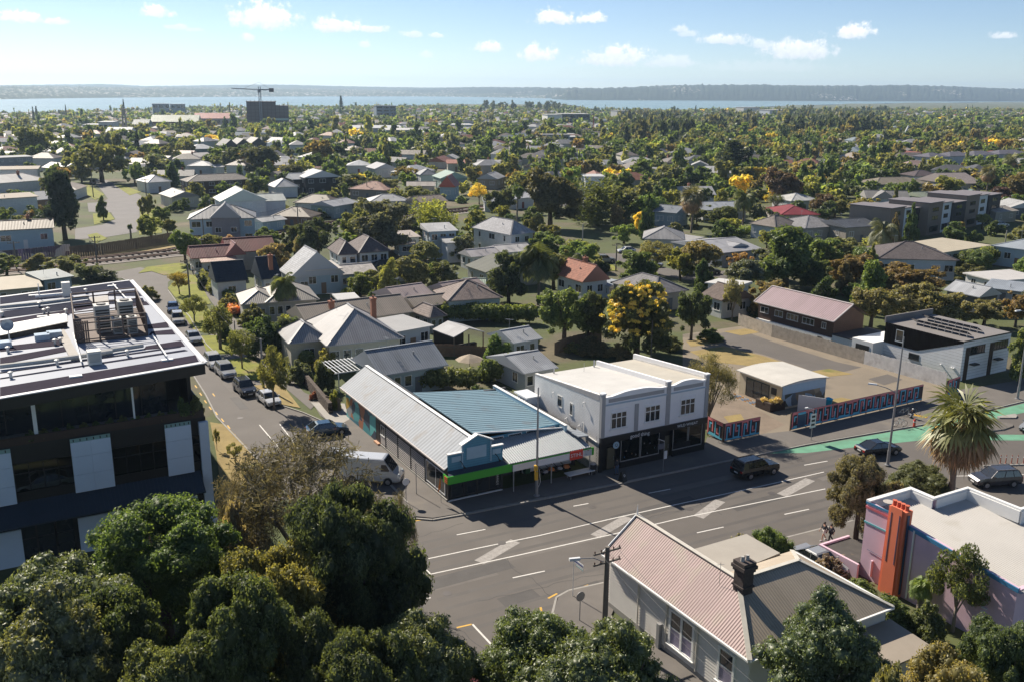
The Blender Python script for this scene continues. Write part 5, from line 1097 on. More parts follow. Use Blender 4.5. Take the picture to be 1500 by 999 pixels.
 q=MB(); q.box(0,.6,0.05,W_,.7,3.7); q.box(.0,.0,.12,.35,.6,3.1); q.box(12.85,0,.12,W_,.6,3.1); q.box(7.3,.0,.12,7.9,.6,3.1); q.box(2.45,.0,.12,7.3,.2,.75); q.box(8.95,0,.12,12.85,.2,.75); q.build('shopfront',BS,t)
 fa=MB(); fa.box(-.02,-.16,3.08,W_+.02,.0,3.7); fa.build('fascia',BS,t)
 text('good thing',.55,t,(4.6,-.18,3.32),UP,SIGNW,.012); text('WILD WHEAT',.42,t,(10.6,-.18,3.36),UP,SIGNW,.012)
 for a_,b_ in ((2.5,4.85),(4.95,7.25),(9.0,10.9),(11.0,12.8)):
  fr=MB(); fr.box(a_,.05,.75,b_,.13,.84); fr.box(a_,.05,2.98,b_,.13,3.07); fr.box(a_,.05,.84,a_+.06,.13,2.98); fr.box(b_-.06,.05,.84,b_,.13,2.98); o=fr.build('shop_window',STEEL,t); g=MB(); g.box(a_+.06,.08,.84,b_-.06,.1,2.98); g.build('pane',CLEAR,o)
 for x in (1.2,8.0): d=MB(); d.box(x,.45,.12,x+.85,.52,2.3); o=d.build('door',mat('olive_door',(.10,.095,.06),rough=.5),t); h=MB(); h.beam((x+.7,.4,1.0),(x+.7,.4,1.4),.03); h.build('handle',STEEL,o)
 q=MB(); q.lathe((1.75,-.2,2.75),[(.36,0),(.36,.06)],18,axis='y'); o=q.build('round_sign',BLUEL,t); text('Q',.42,t,(1.75,-.21,2.75),UP,BS,.004,name='sign_mark')
 q=MB(); q.box(9.1,.02,.9,11.3,.04,1.5); q.build('window_banner',BS,t); text('OPEN',.3,t,(10.4,.0,1.2),UP,BLUEL,.004) if False else None
 # goods in the window
 r=random.Random(5)
 for k,(x,z,c) in enumerate(((3.2,1.9,(.5,.42,.36)),(3.9,1.5,(.55,.35,.22)),(4.4,1.3,(.62,.6,.58)),(5.4,2.3,(.6,.55,.5)),(6.1,2.2,(.66,.64,.62)),(5.8,1.2,(.6,.62,.62)),(3.0,1.3,(.12,.3,.5)),(6.7,1.6,(.3,.38,.40)))):
  q=MB(); q.lathe((x,.36,z-.4),[(.16,0),(.3,.25),(.24,.55),(.08,.72)],8); g=q.build('display_item',PLAIN,t,color=c)
 # little porch at the back corner
 q=MB(); q.box(-1.4,D-.9,0,-.02,D+1.2,4.6); q.build('back_porch',FW,t); window(t,-1.41,D+.1,3.6,1.0,1.3,-math.pi/2,2); r_=MB(); r_.box(-1.7,D-1.2,4.6,-.02,D+1.5,4.75); r_.build('porch_roof',SIGNW,t)
 for k in range(4): b=MB(); b.beam((-1.6,D-.8+k*.55,4.4),(-1.9,D-.8+k*.55,4.15),.06); b.build('bracket',WHITE,t)
white_shops()
def front_house():
 t=thing('weatherboard_house',(7.15,61.05,0),AZ,'cream weatherboard house with a faded pink corrugated gable roof and brick chimney','house')
 BW=mat('cream_weatherboard',(.70,.67,.62),rough=.6,var=.06,scale=1.2,dirt=((.60,.56,.50),.7,.6))
 def boards(p,q,z0,z1,out):   # real lapped boards along a wall from p to q
  mb=MB(); p=Vector((*p,0)); q=Vector((*q,0)); o=Vector((*out,0)); z=z0
  while z<z1-.02:
   h=min(.21,z1-z); mb.hexa([p+Vector((0,0,z))+o*.05,q+Vector((0,0,z))+o*.05,q+Vector((0,0,z))-o*.03,p+Vector((0,0,z))-o*.03],[p+Vector((0,0,z+h))+o*.012,q+Vector((0,0,z+h))+o*.012,q+Vector((0,0,z+h))-o*.03,p+Vector((0,0,z+h))-o*.03]); z+=.21
  o_=mb.build('weatherboard',BW,t); o_['kind']='stuff'; return o_
 w=MB(); w.box(.02,-9.9,.1,5.18,-.02,4.05); w.box(.03,-14.1,.1,11.7,-5.9,4.0); w.build('wall',BW,t)
 boards((0,-14.1),(0,0),.45,4.02,(-1,0)); boards((0,0),(5.2,0),.45,4.02,(0,1)); boards((0,-14.1),(11.7,-14.1),.45,4.0,(0,-1))
 g=MB(); g.add([(0,-.0,4.02),(5.2,0,4.02),(2.6,0,6.2)],[(0,1,2)]); g.build('gable',BW,t)
 b=MB(); b.box(-.04,-14.15,0,.05,.04,.44); b.box(0.05,-14.18,0,11.72,-14.1,.44); b.build('plinth',CONC,t)
 e=4.05; A,Rf,B=(-.35,.5,e),(2.6,.5,6.4),(5.55,.5,e); B2,Re,C=(5.55,-5.6,e),(2.6,-10.,6.4),(-.35,-14.4,e); Rr,D,E=(7.8,-10.,6.4),(12.,-14.4,e),(12.,-5.6,e)
 PINK=mat('faded_pink_iron',(.25,.165,.155),rough=.55,var=.09,scale=.45,stripe=(.21,.15),dirt=((.235,.185,.145),.45,.5)); BRN_=mat('brown_grey_iron',(.36,.30,.225),rough=.6,var=.08,scale=.5,stripe=(.21,.10))
 r=MB(); r.add([A,Rf,Re,C],[(3,2,1,0)]); r.add([Rf,B,B2,Re],[(3,2,1,0)]); o1=r.build('pink_roof',PINK,t)
 r=MB(); r.add([C,D,Rr,Re,E,B2],[(0,1,2,3),(1,4,2),(3,2,4,5)]); r.build('grey_roof',BRN_,t)
 TR=mat('cream_trim',(.55,.52,.45),rough=.5)
 c=MB(); z_=Vector((0,0,.05))
 for p,q in ((Rf,Re),(Re,C),(Re,Rr),(Rr,D),(Rr,E)): c.beam(Vector(p)+z_,Vector(q)+z_,.3,.06)
 c.build('ridge_cap',TR,o1)
 gt=MB(); gt.beam((A[0]-.05,A[1],e-.05),(C[0]-.05,C[1],e-.05),.14,.12); gt.beam((C[0],C[1]-.05,e-.05),(D[0],D[1]-.05,e-.05),.14,.12); gt.beam((D[0]+.06,D[1],e-.05),(E[0]+.06,E[1],e-.05),.16,.14); gt.build('gutter',WHITE,t)
 bb=MB(); bb.beam(Vector(A)+Vector((0,.05,-.02)),Vector(Rf)+Vector((0,.05,-.02)),.06,.26); bb.beam(Vector(B)+Vector((0,.05,-.02)),Vector(Rf)+Vector((0,.05,-.02)),.06,.26); bb.build('barge_board',mat('pale_blue_trim',(.52,.58,.64),rough=.5),t)
 fi=MB(); fi.tube([(2.6,.5,6.3),(2.6,.5,6.75),(2.6,.5,7.3)],[.07,.06,.01],6); fi.build('finial',WHITE,t)
 sf=MB(); sf.box(-.34,-14.3,e-.16,0.,.4,e-.1); sf.build('soffit',WHITE,t)
 # chimney of banded brick
 ck=mat('sooty_brick',(.07,.055,.05),rough=.95,var=.3,scale=4); ch=MB(); x,y=2.45,-10.6
 ch.box(x-.42,y-.42,5.2,x+.42,y+.42,7.35)
 for z0,s in ((6.3,.5),(7.35,.5),(7.55,.58),(7.8,.5)): ch.box(x-s,y-s,z0,x+s,y+s,z0+(.12 if z0<7 else .22))
 o=ch.build('chimney',ck,t); 
 for dx in (-.2,.2): q=MB(); q.lathe((x+dx,y,8.0),[(.13,0),(.11,.35)],8); q.build('chimney_pot',mat('grey_pot',(.4,.38,.35)),o)
 # windows with lavender blinds
 LAV=mat('lavender_blind',(.34,.30,.42),rough=.8,board=.08)
 for y0,y1,z0,z1,k in ((-9.2,-6.9,1.05,3.35,2),(-12.9,-11.6,1.15,3.3,1)):
  f=MB(); f.box(-.13,y0-.12,z0-.1,0,y1+.12,z0); f.box(-.13,y0-.12,z1,0,y1+.12,z1+.12); 
  for i in range(k+1): yy=y0+(y1-y0)*i/k; f.box(-.13,yy-.09,z0,0,yy+.09,z1)
  f.box(-.1,y0,(z0+z1)/2-.04,-.02,y1,(z0+z1)/2+.04); o=f.build('sash_window',WHITE,t)
  for i in range(k):
   ya=y0+(y1-y0)*i/k+.09; yb=y0+(y1-y0)*(i+1)/k-.09; q=MB(); q.box(-.07,ya,z0,-.05,yb,(z0+z1)/2); q.build('blind',LAV,o); q=MB(); q.box(-.07,ya,(z0+z1)/2,-.05,yb,z1); q.build('pane',DGLASS,o)
  s=MB(); s.box(-.22,y0-.2,z0-.16,0,y1+.2,z0-.1); s.build('sill',WHITE,o)
 for y in (-3.5,-6.55,-9.6): q=MB(); q.tube([(-.12,y,.45),(-.12,y,3.95)],.055,7); q.build('downpipe',TR,t)
 q=MB(); q.box(-.3,-6.1,0,.0,-5.8,1.9); q.build('meter_pipe',mat('grey_pipe',(.25,.25,.25)),t)
 fl=MB(); fl.hexa([(4.9,-6.6,4.2),(10.4,-6.0,4.2),(10.4,-2.6,4.2),(4.9,-2.6,4.2)],[(4.9,-6.6,4.45),(10.4,-6.0,4.45),(10.4,-2.6,4.45),(4.9,-2.6,4.45)]); fl.build('flat_roof',ROOFP,t,color=(.50,.46,.40)); fw=MB(); fw.box(5.2,-5.9,0,10.2,-2.9,4.2); fw.build('lean_to_wall',BW,t)
 ex=MB(); ex.box(8.6,-17.2,0,11.9,-14.2,2.7); ex.build('lean_to_wall',BW,t); er=MB(); er.hexa([(8.3,-17.6,2.7),(12.1,-17.6,2.7),(12.1,-14.2,2.95),(8.3,-14.2,2.95)],[(8.3,-17.6,2.82),(12.1,-17.6,2.82),(12.1,-14.2,3.07),(8.3,-14.2,3.07)]); er.build('lean_to_roof',ROOFP,t,color=(.44,.38,.31))
 q=MB(); q.tube([(1.8,-9.2,5.9),(1.8,-9.2,7.4)],.015,5); q.tube([(1.5,-9.2,7.3),(2.1,-9.2,7.2)],.012,5); q.build('aerial',STEEL,t)
front_house()
def pink_building():
 t=thing('pink_building',(27.03,66.17,0),AZ,'mauve pink building with a white corrugated roof and tall orange chimney','building')
 PK=mat('mauve_render',(.66,.47,.555),rough=.8,var=.07,scale=.5,dirt=((.58,.41,.49),.35,.56)); OR=mat('orange_render',(.78,.20,.10),rough=.75,var=.07,scale=.7); TB=mat('teal_blue_trim',(.045,.20,.36),rough=.6); NV=mat('navy_trim',(.03,.06,.13),rough=.6); RS=mat('rose_trim',(.55,.13,.15),rough=.6); TL=mat('teal_trim',(.13,.38,.42),rough=.6)
 Y=-12.3; zf=lambda y:6.1+y*.1
 w=MB(); w.hexa([(0,Y,0),(.3,Y,0),(.3,0,0),(0,0,0)],[(0,Y,zf(Y)),(.3,Y,zf(Y)),(.3,0,6.15),(0,0,6.15)]); w.box(.3,-.3,0,4.9,0,6.15); w.box(4.6,-2.1,0,4.9,-.3,6.15); w.box(4.9,-2.3,0,8.9,-2.1,6.15); w.box(8.7,-6.5,0,8.9,-2.3,6.15); w.box(8.9,-6.7,0,15,-6.5,6.15); w.box(.3,Y,0,15,Y+.3,4.7); w.box(14.8,Y,0,15,-6.7,4.7); w.build('wall',PK,t)
 r=MB(); zz=lambda y:5.55+(y+.3)*.078
 for pl in ([(.0,Y-.25),(14.9,Y-.25),(14.9,-6.7),(8.7,-6.7),(8.7,-2.3),(4.6,-2.3),(4.6,-.3),(.3,-.3)],): r.add([(x,y,zz(y)) for x,y in pl],[tuple(range(len(pl)))])
 o=r.build('roof',mat('white_corrugated',(.47,.45,.42),rough=.5,var=.06,scale=.5,dirt=((.40,.375,.33),.4,.58)),t)
 rb=MB(); k=0; x=.15
 while x<14.8:
  y1=-.35 if x<4.6 else -2.35 if x<8.7 else -6.75; rb.add([(x-.07,Y-.25,zz(Y-.25)+.004),(x,Y-.25,zz(Y-.25)+.06),(x+.07,Y-.25,zz(Y-.25)+.004),(x-.07,y1,zz(y1)+.004),(x,y1,zz(y1)+.06),(x+.07,y1,zz(y1)+.004)],[(0,1,4,3),(1,2,5,4)]); x+=.23
 q=rb.build('roof_rib',MATS['white_corrugated'],o); q['kind']='stuff'
 cp=MB()
 for a_,b_,c_,d_ in ((-.05,-.33,4.95,.05),(4.55,-2.1,4.95,-.33),(4.55,-2.35,8.95,-2.1),(8.65,-6.5,8.95,-2.35),(8.65,-6.75,15.,-6.5)): cp.box(a_,b_,6.15,c_,d_,6.3)
 cp.build('coping',WHITE,t); ip=MB(); ip.box(.31,-.36,5.5,4.55,-.31,6.14); ip.box(4.5,-2.3,5.4,4.58,-.36,6.14); ip.box(4.92,-2.4,5.3,8.6,-2.31,6.14); ip.box(8.55,-6.7,5.2,8.68,-2.4,6.14); ip.box(8.7,-6.8,5.0,15,-6.71,6.14); ip.build('inner_parapet',WHITE,t)
 fb=MB(); fb.hexa([(-.09,Y-.1,zf(Y)-.25),(0,Y-.1,zf(Y)-.25),(0,-3.85,zf(-3.85)-.25),(-.09,-3.85,zf(-3.85)-.25)],[(-.09,Y-.1,zf(Y)+.05),(0.02,Y-.1,zf(Y)+.05),(.02,-3.85,zf(-3.85)+.05),(-.09,-3.85,zf(-3.85)+.05)]); fb.box(-.06,-2.3,5.98,0,.05,6.16); fb.build('blue_fascia',TB,t)
 for z0,z1,m in ((5.62,5.8,RS),(4.42,4.56,TL)): q=MB(); q.box(-.05,-2.3,z0,0,.05,z1); q.box(0,0,z0,4.9,.05,z1); q.build('stripe',m,t)
 ch=MB(); ch.hexa([(-.6,-3.85,0),(-.02,-3.85,0),(-.02,-2.25,0),(-.6,-2.25,0)],[(-.5,-3.8,6.85),(.25,-3.8,6.85),(.25,-2.35,6.85),(-.5,-2.35,6.85)]); ch.hexa([(-.7,-3.6,0),(-.6,-3.6,0),(-.6,-2.5,0),(-.7,-2.5,0)],[(-.62,-3.55,6.98),(-.5,-3.55,6.98),(-.5,-2.6,6.98),(-.62,-2.6,6.98)]); o=ch.build('chimney',OR,t)
 q=MB(); q.box(-.36,-3.9,.3,-.12,-3.86,6.6); q.build('navy_stripe',NV,o)
 for y in (-3.42,-2.72): q=MB(); q.hexa([(-.69,y-.03,2.6),(-.66,y-.03,2.6),(-.66,y+.03,2.6),(-.69,y+.03,2.6)],[(-.645,y-.03,6.5),(-.615,y-.03,6.5),(-.615,y+.03,6.5),(-.645,y+.03,6.5)]); q.build('inlaid_line',NV,o)
 cpot=mat('terracotta_pot',(.55,.13,.07),rough=.8)
 for k in range(4): q=MB(); q.lathe((-.1,-3.55+k*.36,6.85),[(.19,0),(.16,.1),(.15,.36),(.18,.4)],10); q.build('chimney_pot',cpot,o)
 q=MB(); q.tube([(-.1,-4.35,.2),(-.1,-4.35,5.6)],.07,7); q.build('downpipe',WHITE,t); q=MB(); q.tube([(-.08,-1.1,.4),(-.08,-1.1,1.7)],.09,7); q.build('vent_pipe',PK,t); q=MB(); q.tube([(-.05,-.5,2.4),(-.05,-2.0,2.3)],.02,5); q.tube([(-.05,-2.0,2.3),(-.05,-2.0,5.3)],.02,5); q.build('cable',NV,t)
 for y,z in ((-10.3,2.4),(-10.3,2.1)): q=MB(); q.box(-.12,y-.2,z,0,y+.2,z+.08); q.build('wall_vent',WHITE,t)
 d=MB(); d.lathe((1.3,-.9,6.05),[(.0,0),(.25,.03),(.42,.14)],12); d.tube([(1.3,-.9,5.5),(1.3,-.9,6.05)],.03,6); d.build('satellite_dish',mat('dish_grey',(.42,.38,.34)),t)
 lw=MB(); lw.box(-.75,-.38,0,-.55,3.5,1.2); lw.box(-.55,3.3,0,2.6,3.5,1.2); lw.build('low_wall',PK,t); lr=MB(); lr.box(-.55,.02,.95,2.6,3.3,1.05); lr.build('low_roof',mat('bitumen_roof',(.06,.055,.05),rough=.9,var=.25,scale=1.5,dirt=((.3,.22,.14),1.1,.6)),t)
pink_building()
def kiosk():
 x,y=S(45.5,4.6); t=thing('kiosk',(x,y,0),AZ,'small cream cabin with a curved white roof behind the maze fence','cabin')
 L_,D=7.2,7.1; CM=mat('cream_panel',(.55,.47,.33),rough=.7,var=.06)
 w=MB(); w.box(0,0,0,L_,D,2.85); w.build('wall',CM,t)
 r=MB(); n=8
 for k in range(n):
  s0,s1=k/n,(k+1)/n; f=lambda s:2.92+.42*math.sin(math.pi*(.08+.84*s)); a_,b_=-.35+(L_+.6)*s0,-.35+(L_+.6)*s1
  r.hexa([(a_,-.25,f(s0)-.12),(b_,-.25,f(s1)-.12),(b_,D+.3,f(s1)-.12),(a_,D+.3,f(s0)-.12)],[(a_,-.25,f(s0)),(b_,-.25,f(s1)),(b_,D+.3,f(s1)),(a_,D+.3,f(s0))])
 r.build('roof',ROOFP,t,color=(.72,.69,.63))
 gb=MB(); gb.box(0,-.02,2.85,L_,.1,3.1); gb.build('gable_panel',SIGNW,t)
 fr=MB(); fr.box(-.06,2.0,.25,0,5.9,.35); fr.box(-.06,2.0,2.4,0,5.9,2.5)
 for yy in (2.0,3.25,4.55,5.8): fr.box(-.06,yy,.35,0,yy+.1,2.4)
 o=fr.build('glazed_door',BLACK,t); g=MB(); g.box(-.04,2.1,.35,-.015,5.8,2.4); g.build('pane',DGLASS,o)
 q=MB(); q.box(-.05,.85,1.55,0,1.7,2.35); q.build('notice',BLACK,t)
 m=MB(); m.box(.05,-.06,.3,L_-.05,-.025,1.85); m.build('photo_mural',blob_mat('photo_print',[(.34,.46,.55),(.36,.48,.56),(.10,.11,.10),(.32,.42,.5),(.25,.20,.14),(.07,.09,.07),(.36,.47,.55),(.13,.16,.18),(.42,.34,.22)],.75,9.),t)
 m=MB(); m.box(.05,-.055,1.85,L_-.05,-.025,2.9); m.build('sky_mural',mat('mural_sky',(.42,.56,.66),rough=.5,var=.06),t)
 st=MB(); st.box(-1.5,2.2,0,-.05,6.6,.16); st.build('deck',TIMBER,t)
 ck=MB()
 for i in range(9):
  for j in range(3):
   ck.box(-1.53,2.3+i*.45,.02+j*.17-.0,-1.505,2.3+i*.45+.43,.17+j*.17,(i+j)%3)
 ck.build('chequered_riser',[mat('tile_white',(.6,.6,.6)),mat('tile_orange',(.62,.32,.10)),mat('tile_blue',(.25,.38,.55))],t)
 x,y=S(43.7,4.5); p=thing('planter_box',(x,y,0),AZ,'long dark brown timber planter with dry grass beside the cream cabin','planter'); q=MB(); q.box(0,0,.0,2.4,.9,1.05); q.box(0,.9,0,.9,2.4,1.05); q.build('box',mat('brown_board',(.055,.035,.025),rough=.8,board=.25),p)
 cr=crown('dry_grass',[(1.7,.45,1.15,.5,.35),(.9,.45,1.1,.5,.25),(.4,1.4,1.1,.4,.25)],900,.09,5,LEAFD,core=.6,tri=True,aspect=4); inst('dry_grass',cr,p,color=(.33,.26,.09))
 x,y=S(46.9,3.2); p=thing('site_gate',(x,y,0),AZ+58,'plain white sheet gate leaning out from the cream cabin','gate'); q=MB(); q.box(-.1,-.04,.05,3.0,.02,2.1); q.build('sheet',SIGNW,p); 
 for xx in (0,1.5,2.9): q=MB(); q.box(xx-.04,.025,.0,xx+.04,.1,2.12); q.build('batten',TIMBER,p)
 x,y=S(51.6,3.0); p=thing('tarpaulin_bin',(x,y,0),AZ,'bright turquoise tub beside the photo mural','bin'); q=MB(); q.lathe((0,0,0),[(.38,0),(.5,.85),(.55,.9)],10); q.build('tub',mat('turquoise_plastic',(.02,.42,.62),rough=.4),p); q=MB(); q.lathe((0,0,.9),[(.55,0),(.2,.18),(.02,.2)],10); q.build('lid',MATS['turquoise_plastic'],p)
kiosk()
def maze(mb,x0,x1,z0,z1,y,seed):
 r=random.Random(seed); t=.155; z=z1-z0
 x=x0
 mb.box(x0,y-.014,z1-t*1.1,x1,y,z1-.0,0); mb.box(x0,y-.014,z0+.04,x1,y,z0+.04+t,1)
 c=0; w=1.18
 while x<x1-w:
  m=c%2; a_,b_=z0+.06,z1-.06; mid=(a_+b_)/2; up=c%2==0 if r.random()<.8 else c%2==1; c+=1
  f=(lambda z:z) if up else (lambda z:a_+b_-z)
  def V(xx,p,q,mi): mb.box(xx,y-.014,min(f(p),f(q)),xx+t,y,max(f(p),f(q)),mi)
  def Hh(p,q,zz,mi): z_=f(zz); mb.box(p,y-.016,z_-t/2,q,y-.002,z_+t/2,mi)
  V(x,a_,b_,m); Hh(x,x+w-.28,b_-t,m); V(x+w-.28-t,a_+.45,b_-t,m); k=r.randrange(3)
  if k==0: V(x+.30,a_,b_-.42,1-m); Hh(x+.30,x+.62,b_-.42,1-m); V(x+.6,mid-.1,b_-.42,1-m)
  elif k==1: V(x+.30,a_,mid+.1,1-m); Hh(x+.3,x+.68,mid+.1,1-m); Hh(x+.5,x+w-.28,a_+.42,m)
  else: Hh(x+.30,x+w-.45,b_-.5,1-m); V(x+.30,mid-.15,b_-.5,1-m); Hh(x+.3,x+w+.1,a_+.22,1-m)
  x+=w
def hoardings():
 PKP=mat('coral_pink_paint',(.72,.21,.22),rough=.6,var=.08); BLP=mat('sky_blue_paint',(.12,.48,.66),rough=.6,var=.08); DK=mat('aubergine_board',(.035,.018,.028),rough=.6,var=.1)
 for i,(p,q,lab) in enumerate(((((1158,632)),(1350,588),'long maze painted hoarding in pink and blue along the empty yard'),((1059,649),(1112,638),'short maze painted hoarding next to the white shops'),((1035,637),(1059,649),'maze painted hoarding return beside the bakery corner'),((1386,582),(1404,575.5),'narrow maze painted hoarding in front of the white and black building'))):
  a_=Vector((*G(*p),0)); b_=Vector((*G(*q),0)); d=b_-a_; L_=d.length; t=thing('hoarding',tuple(a_),rz=math.atan2(d.y,d.x),label=lab,cat='hoarding',group='maze painted hoardings')
  n=max(1,round(L_/2.4))
  for k in range(n):
   pn=MB(); pn.box(L_*k/n+.012,0,.22,L_*(k+1)/n-.012,.05,2.2); pn.build('panel',DK,t)
  ps=MB()
  for k in range(n+1): ps.box(L_*k/n-.05,.06,0,L_*k/n+.05,.16,2.15)
  ps.build('post',TIMBER,t); mz=MB(); maze(mz,.08,L_-.08,.25,2.18,-.004,i+3); mz.build('maze_paint',[PKP,BLP],t)
  if i==0: q=MB(); q.box(.9,-.05,.35,2.1,-.02,2.05); o=q.build('notice_board',mat('navy_notice',(.03,.07,.13),rough=.4),t); q=MB(); q.box(.9,-.055,1.8,2.1,-.05,2.05); q.build('notice_header',BLP,o)
 # the yard's other fences
 PL=mat('grey_paling',(.42,.37,.305),rough=.95,var=.25,scale=1.5); WP=mat('whitewashed_paling',(.76,.74,.70),rough=.9,var=.2,scale=1.2,dirt=((.56,.53,.49),.7,.52))
 def fence(pts,h,m,label,name='timber_fence',step=.16,world=False):
  a_=Vector((*G(*pts[0]),0)); t=thing(name,tuple(a_),label=label,cat='fence'); mb=MB(); ps=MB(); rl=MB(); r=random.Random(3)
  q=[Vector((*G(*p),0))-a_ for p in pts]; cnt=0
  for u,v in zip(q,q[1:]):
   d=v-u; L_=d.length; d.normalize(); k=0
   while k*step<L_-.05:
    p=u+d*(k*step); e=u+d*min(L_,k*step+step*.9); hh=h+r.uniform(-.05,.05); mb.beam((p.x,p.y,hh/2),(e.x,e.y,hh/2),.025,hh); k+=1
   for j in range(int(L_/2.4)+1): p=u+d*(j*2.4); nn=Vector((-d.y,d.x,0))*.08; ps.beam((p.x+nn.x,p.y+nn.y,0),(p.x+nn.x,p.y+nn.y,h),.1)
   for z in (.4,h-.35): nn=Vector((-d.y,d.x,0))*.05; rl.beam((u.x+nn.x,u.y+nn.y,z),(v.x+nn.x,v.y+nn.y,z),.05,.09)
  o=mb.build('paling',m,t); o['kind']='stuff'; ps.build('post',TIMBER,t); rl.build('rail',TIMBER,t); return t
 fence([(1081,476),(1130,494),(1200,514),(1265,533)],1.9,PL,'weathered grey paling fence curving round the back of the yard')
 fence([(1265,533),(1385,567)],1.9,WP,'patchy whitewashed paling fence beside the white and black building')
 fence([(104,379),(150,374),(200,366),(253,357)],2.6,mat('brown_paling',(.15,.105,.065),rough=.9,var=.2,scale=1),'brown timber fence along the far side of the railway',step=.5)
 fence([(-10,386),(50,380),(104,374)],2.4,blob_mat('graffiti',[(.12,.08,.14),(.45,.42,.44),(.10,.06,.11),(.25,.16,.26),(.09,.07,.10),(.5,.5,.52)],.5,4.),'graffiti covered fence below the pale blue house',step=.5)
 fence([(880,500),(830,512),(812,520)],1.8,TIMBER,'dark timber fence behind the yellow flowering tree')
 fence([(740,527),(665,522),(600,521)],1.7,mat('red_brown_fence',(.23,.14,.09),rough=.9,var=.2),'brown paling fence behind the blue roofed shop')
 fence([(735,525),(772,529)],1.7,TIMBER,'dark fence behind the round clipped bush')
 fence([(478,598),(500,603)],1.6,mat('tan_fence',(.33,.25,.16),rough=.9,var=.15),'tan timber gate fence at the end of the mural wall')
 fence([(917,404),(960,412)],1.3,mat('dark_picket',(.12,.10,.09),rough=.9),'low dark fence beside the quiet side road')
 # dark volcanic stone wall on the side street
 a_=Vector((*G(446,560),0)); b_=Vector((*G(484,606),0)); d=b_-a_; L_=d.length; t=thing('stone_wall',tuple(a_),rz=math.atan2(d.y,d.x),label='dark volcanic stone wall beside the footpath of the side street',cat='wall'); r=random.Random(8)
 core=MB(); core.box(0,-.2,0,L_,.2,1.05); core.build('core',mat('dark_mortar',(.05,.042,.036),rough=.95),t)
 st=mat('volcanic_stone',(.10,.078,.064),rough=.95,var=.3,scale=2.); z=0
 while z<1.1:
  x=0; h=r.uniform(.24,.32)
  while x<L_-.1:
   w=r.uniform(.3,.62); b=MB(); j=lambda:r.uniform(-.025,.025); y0,y1=-.26,.26
   b.hexa([(x+.02,y0+j(),z+.015),(x+w-.02,y0+j(),z+.015),(x+w-.02,y1+j(),z+.015),(x+.02,y1+j(),z+.015)],[(x+.03+j(),y0+.03,z+h-.02),(x+w-.03+j(),y0+.03,z+h-.02+j()),(x+w-.03,y1-.03,z+h-.02),(x+.03,y1-.03,z+h-.02)]); b.build('stone',st,t); x+=w
  z+=h
hoardings()
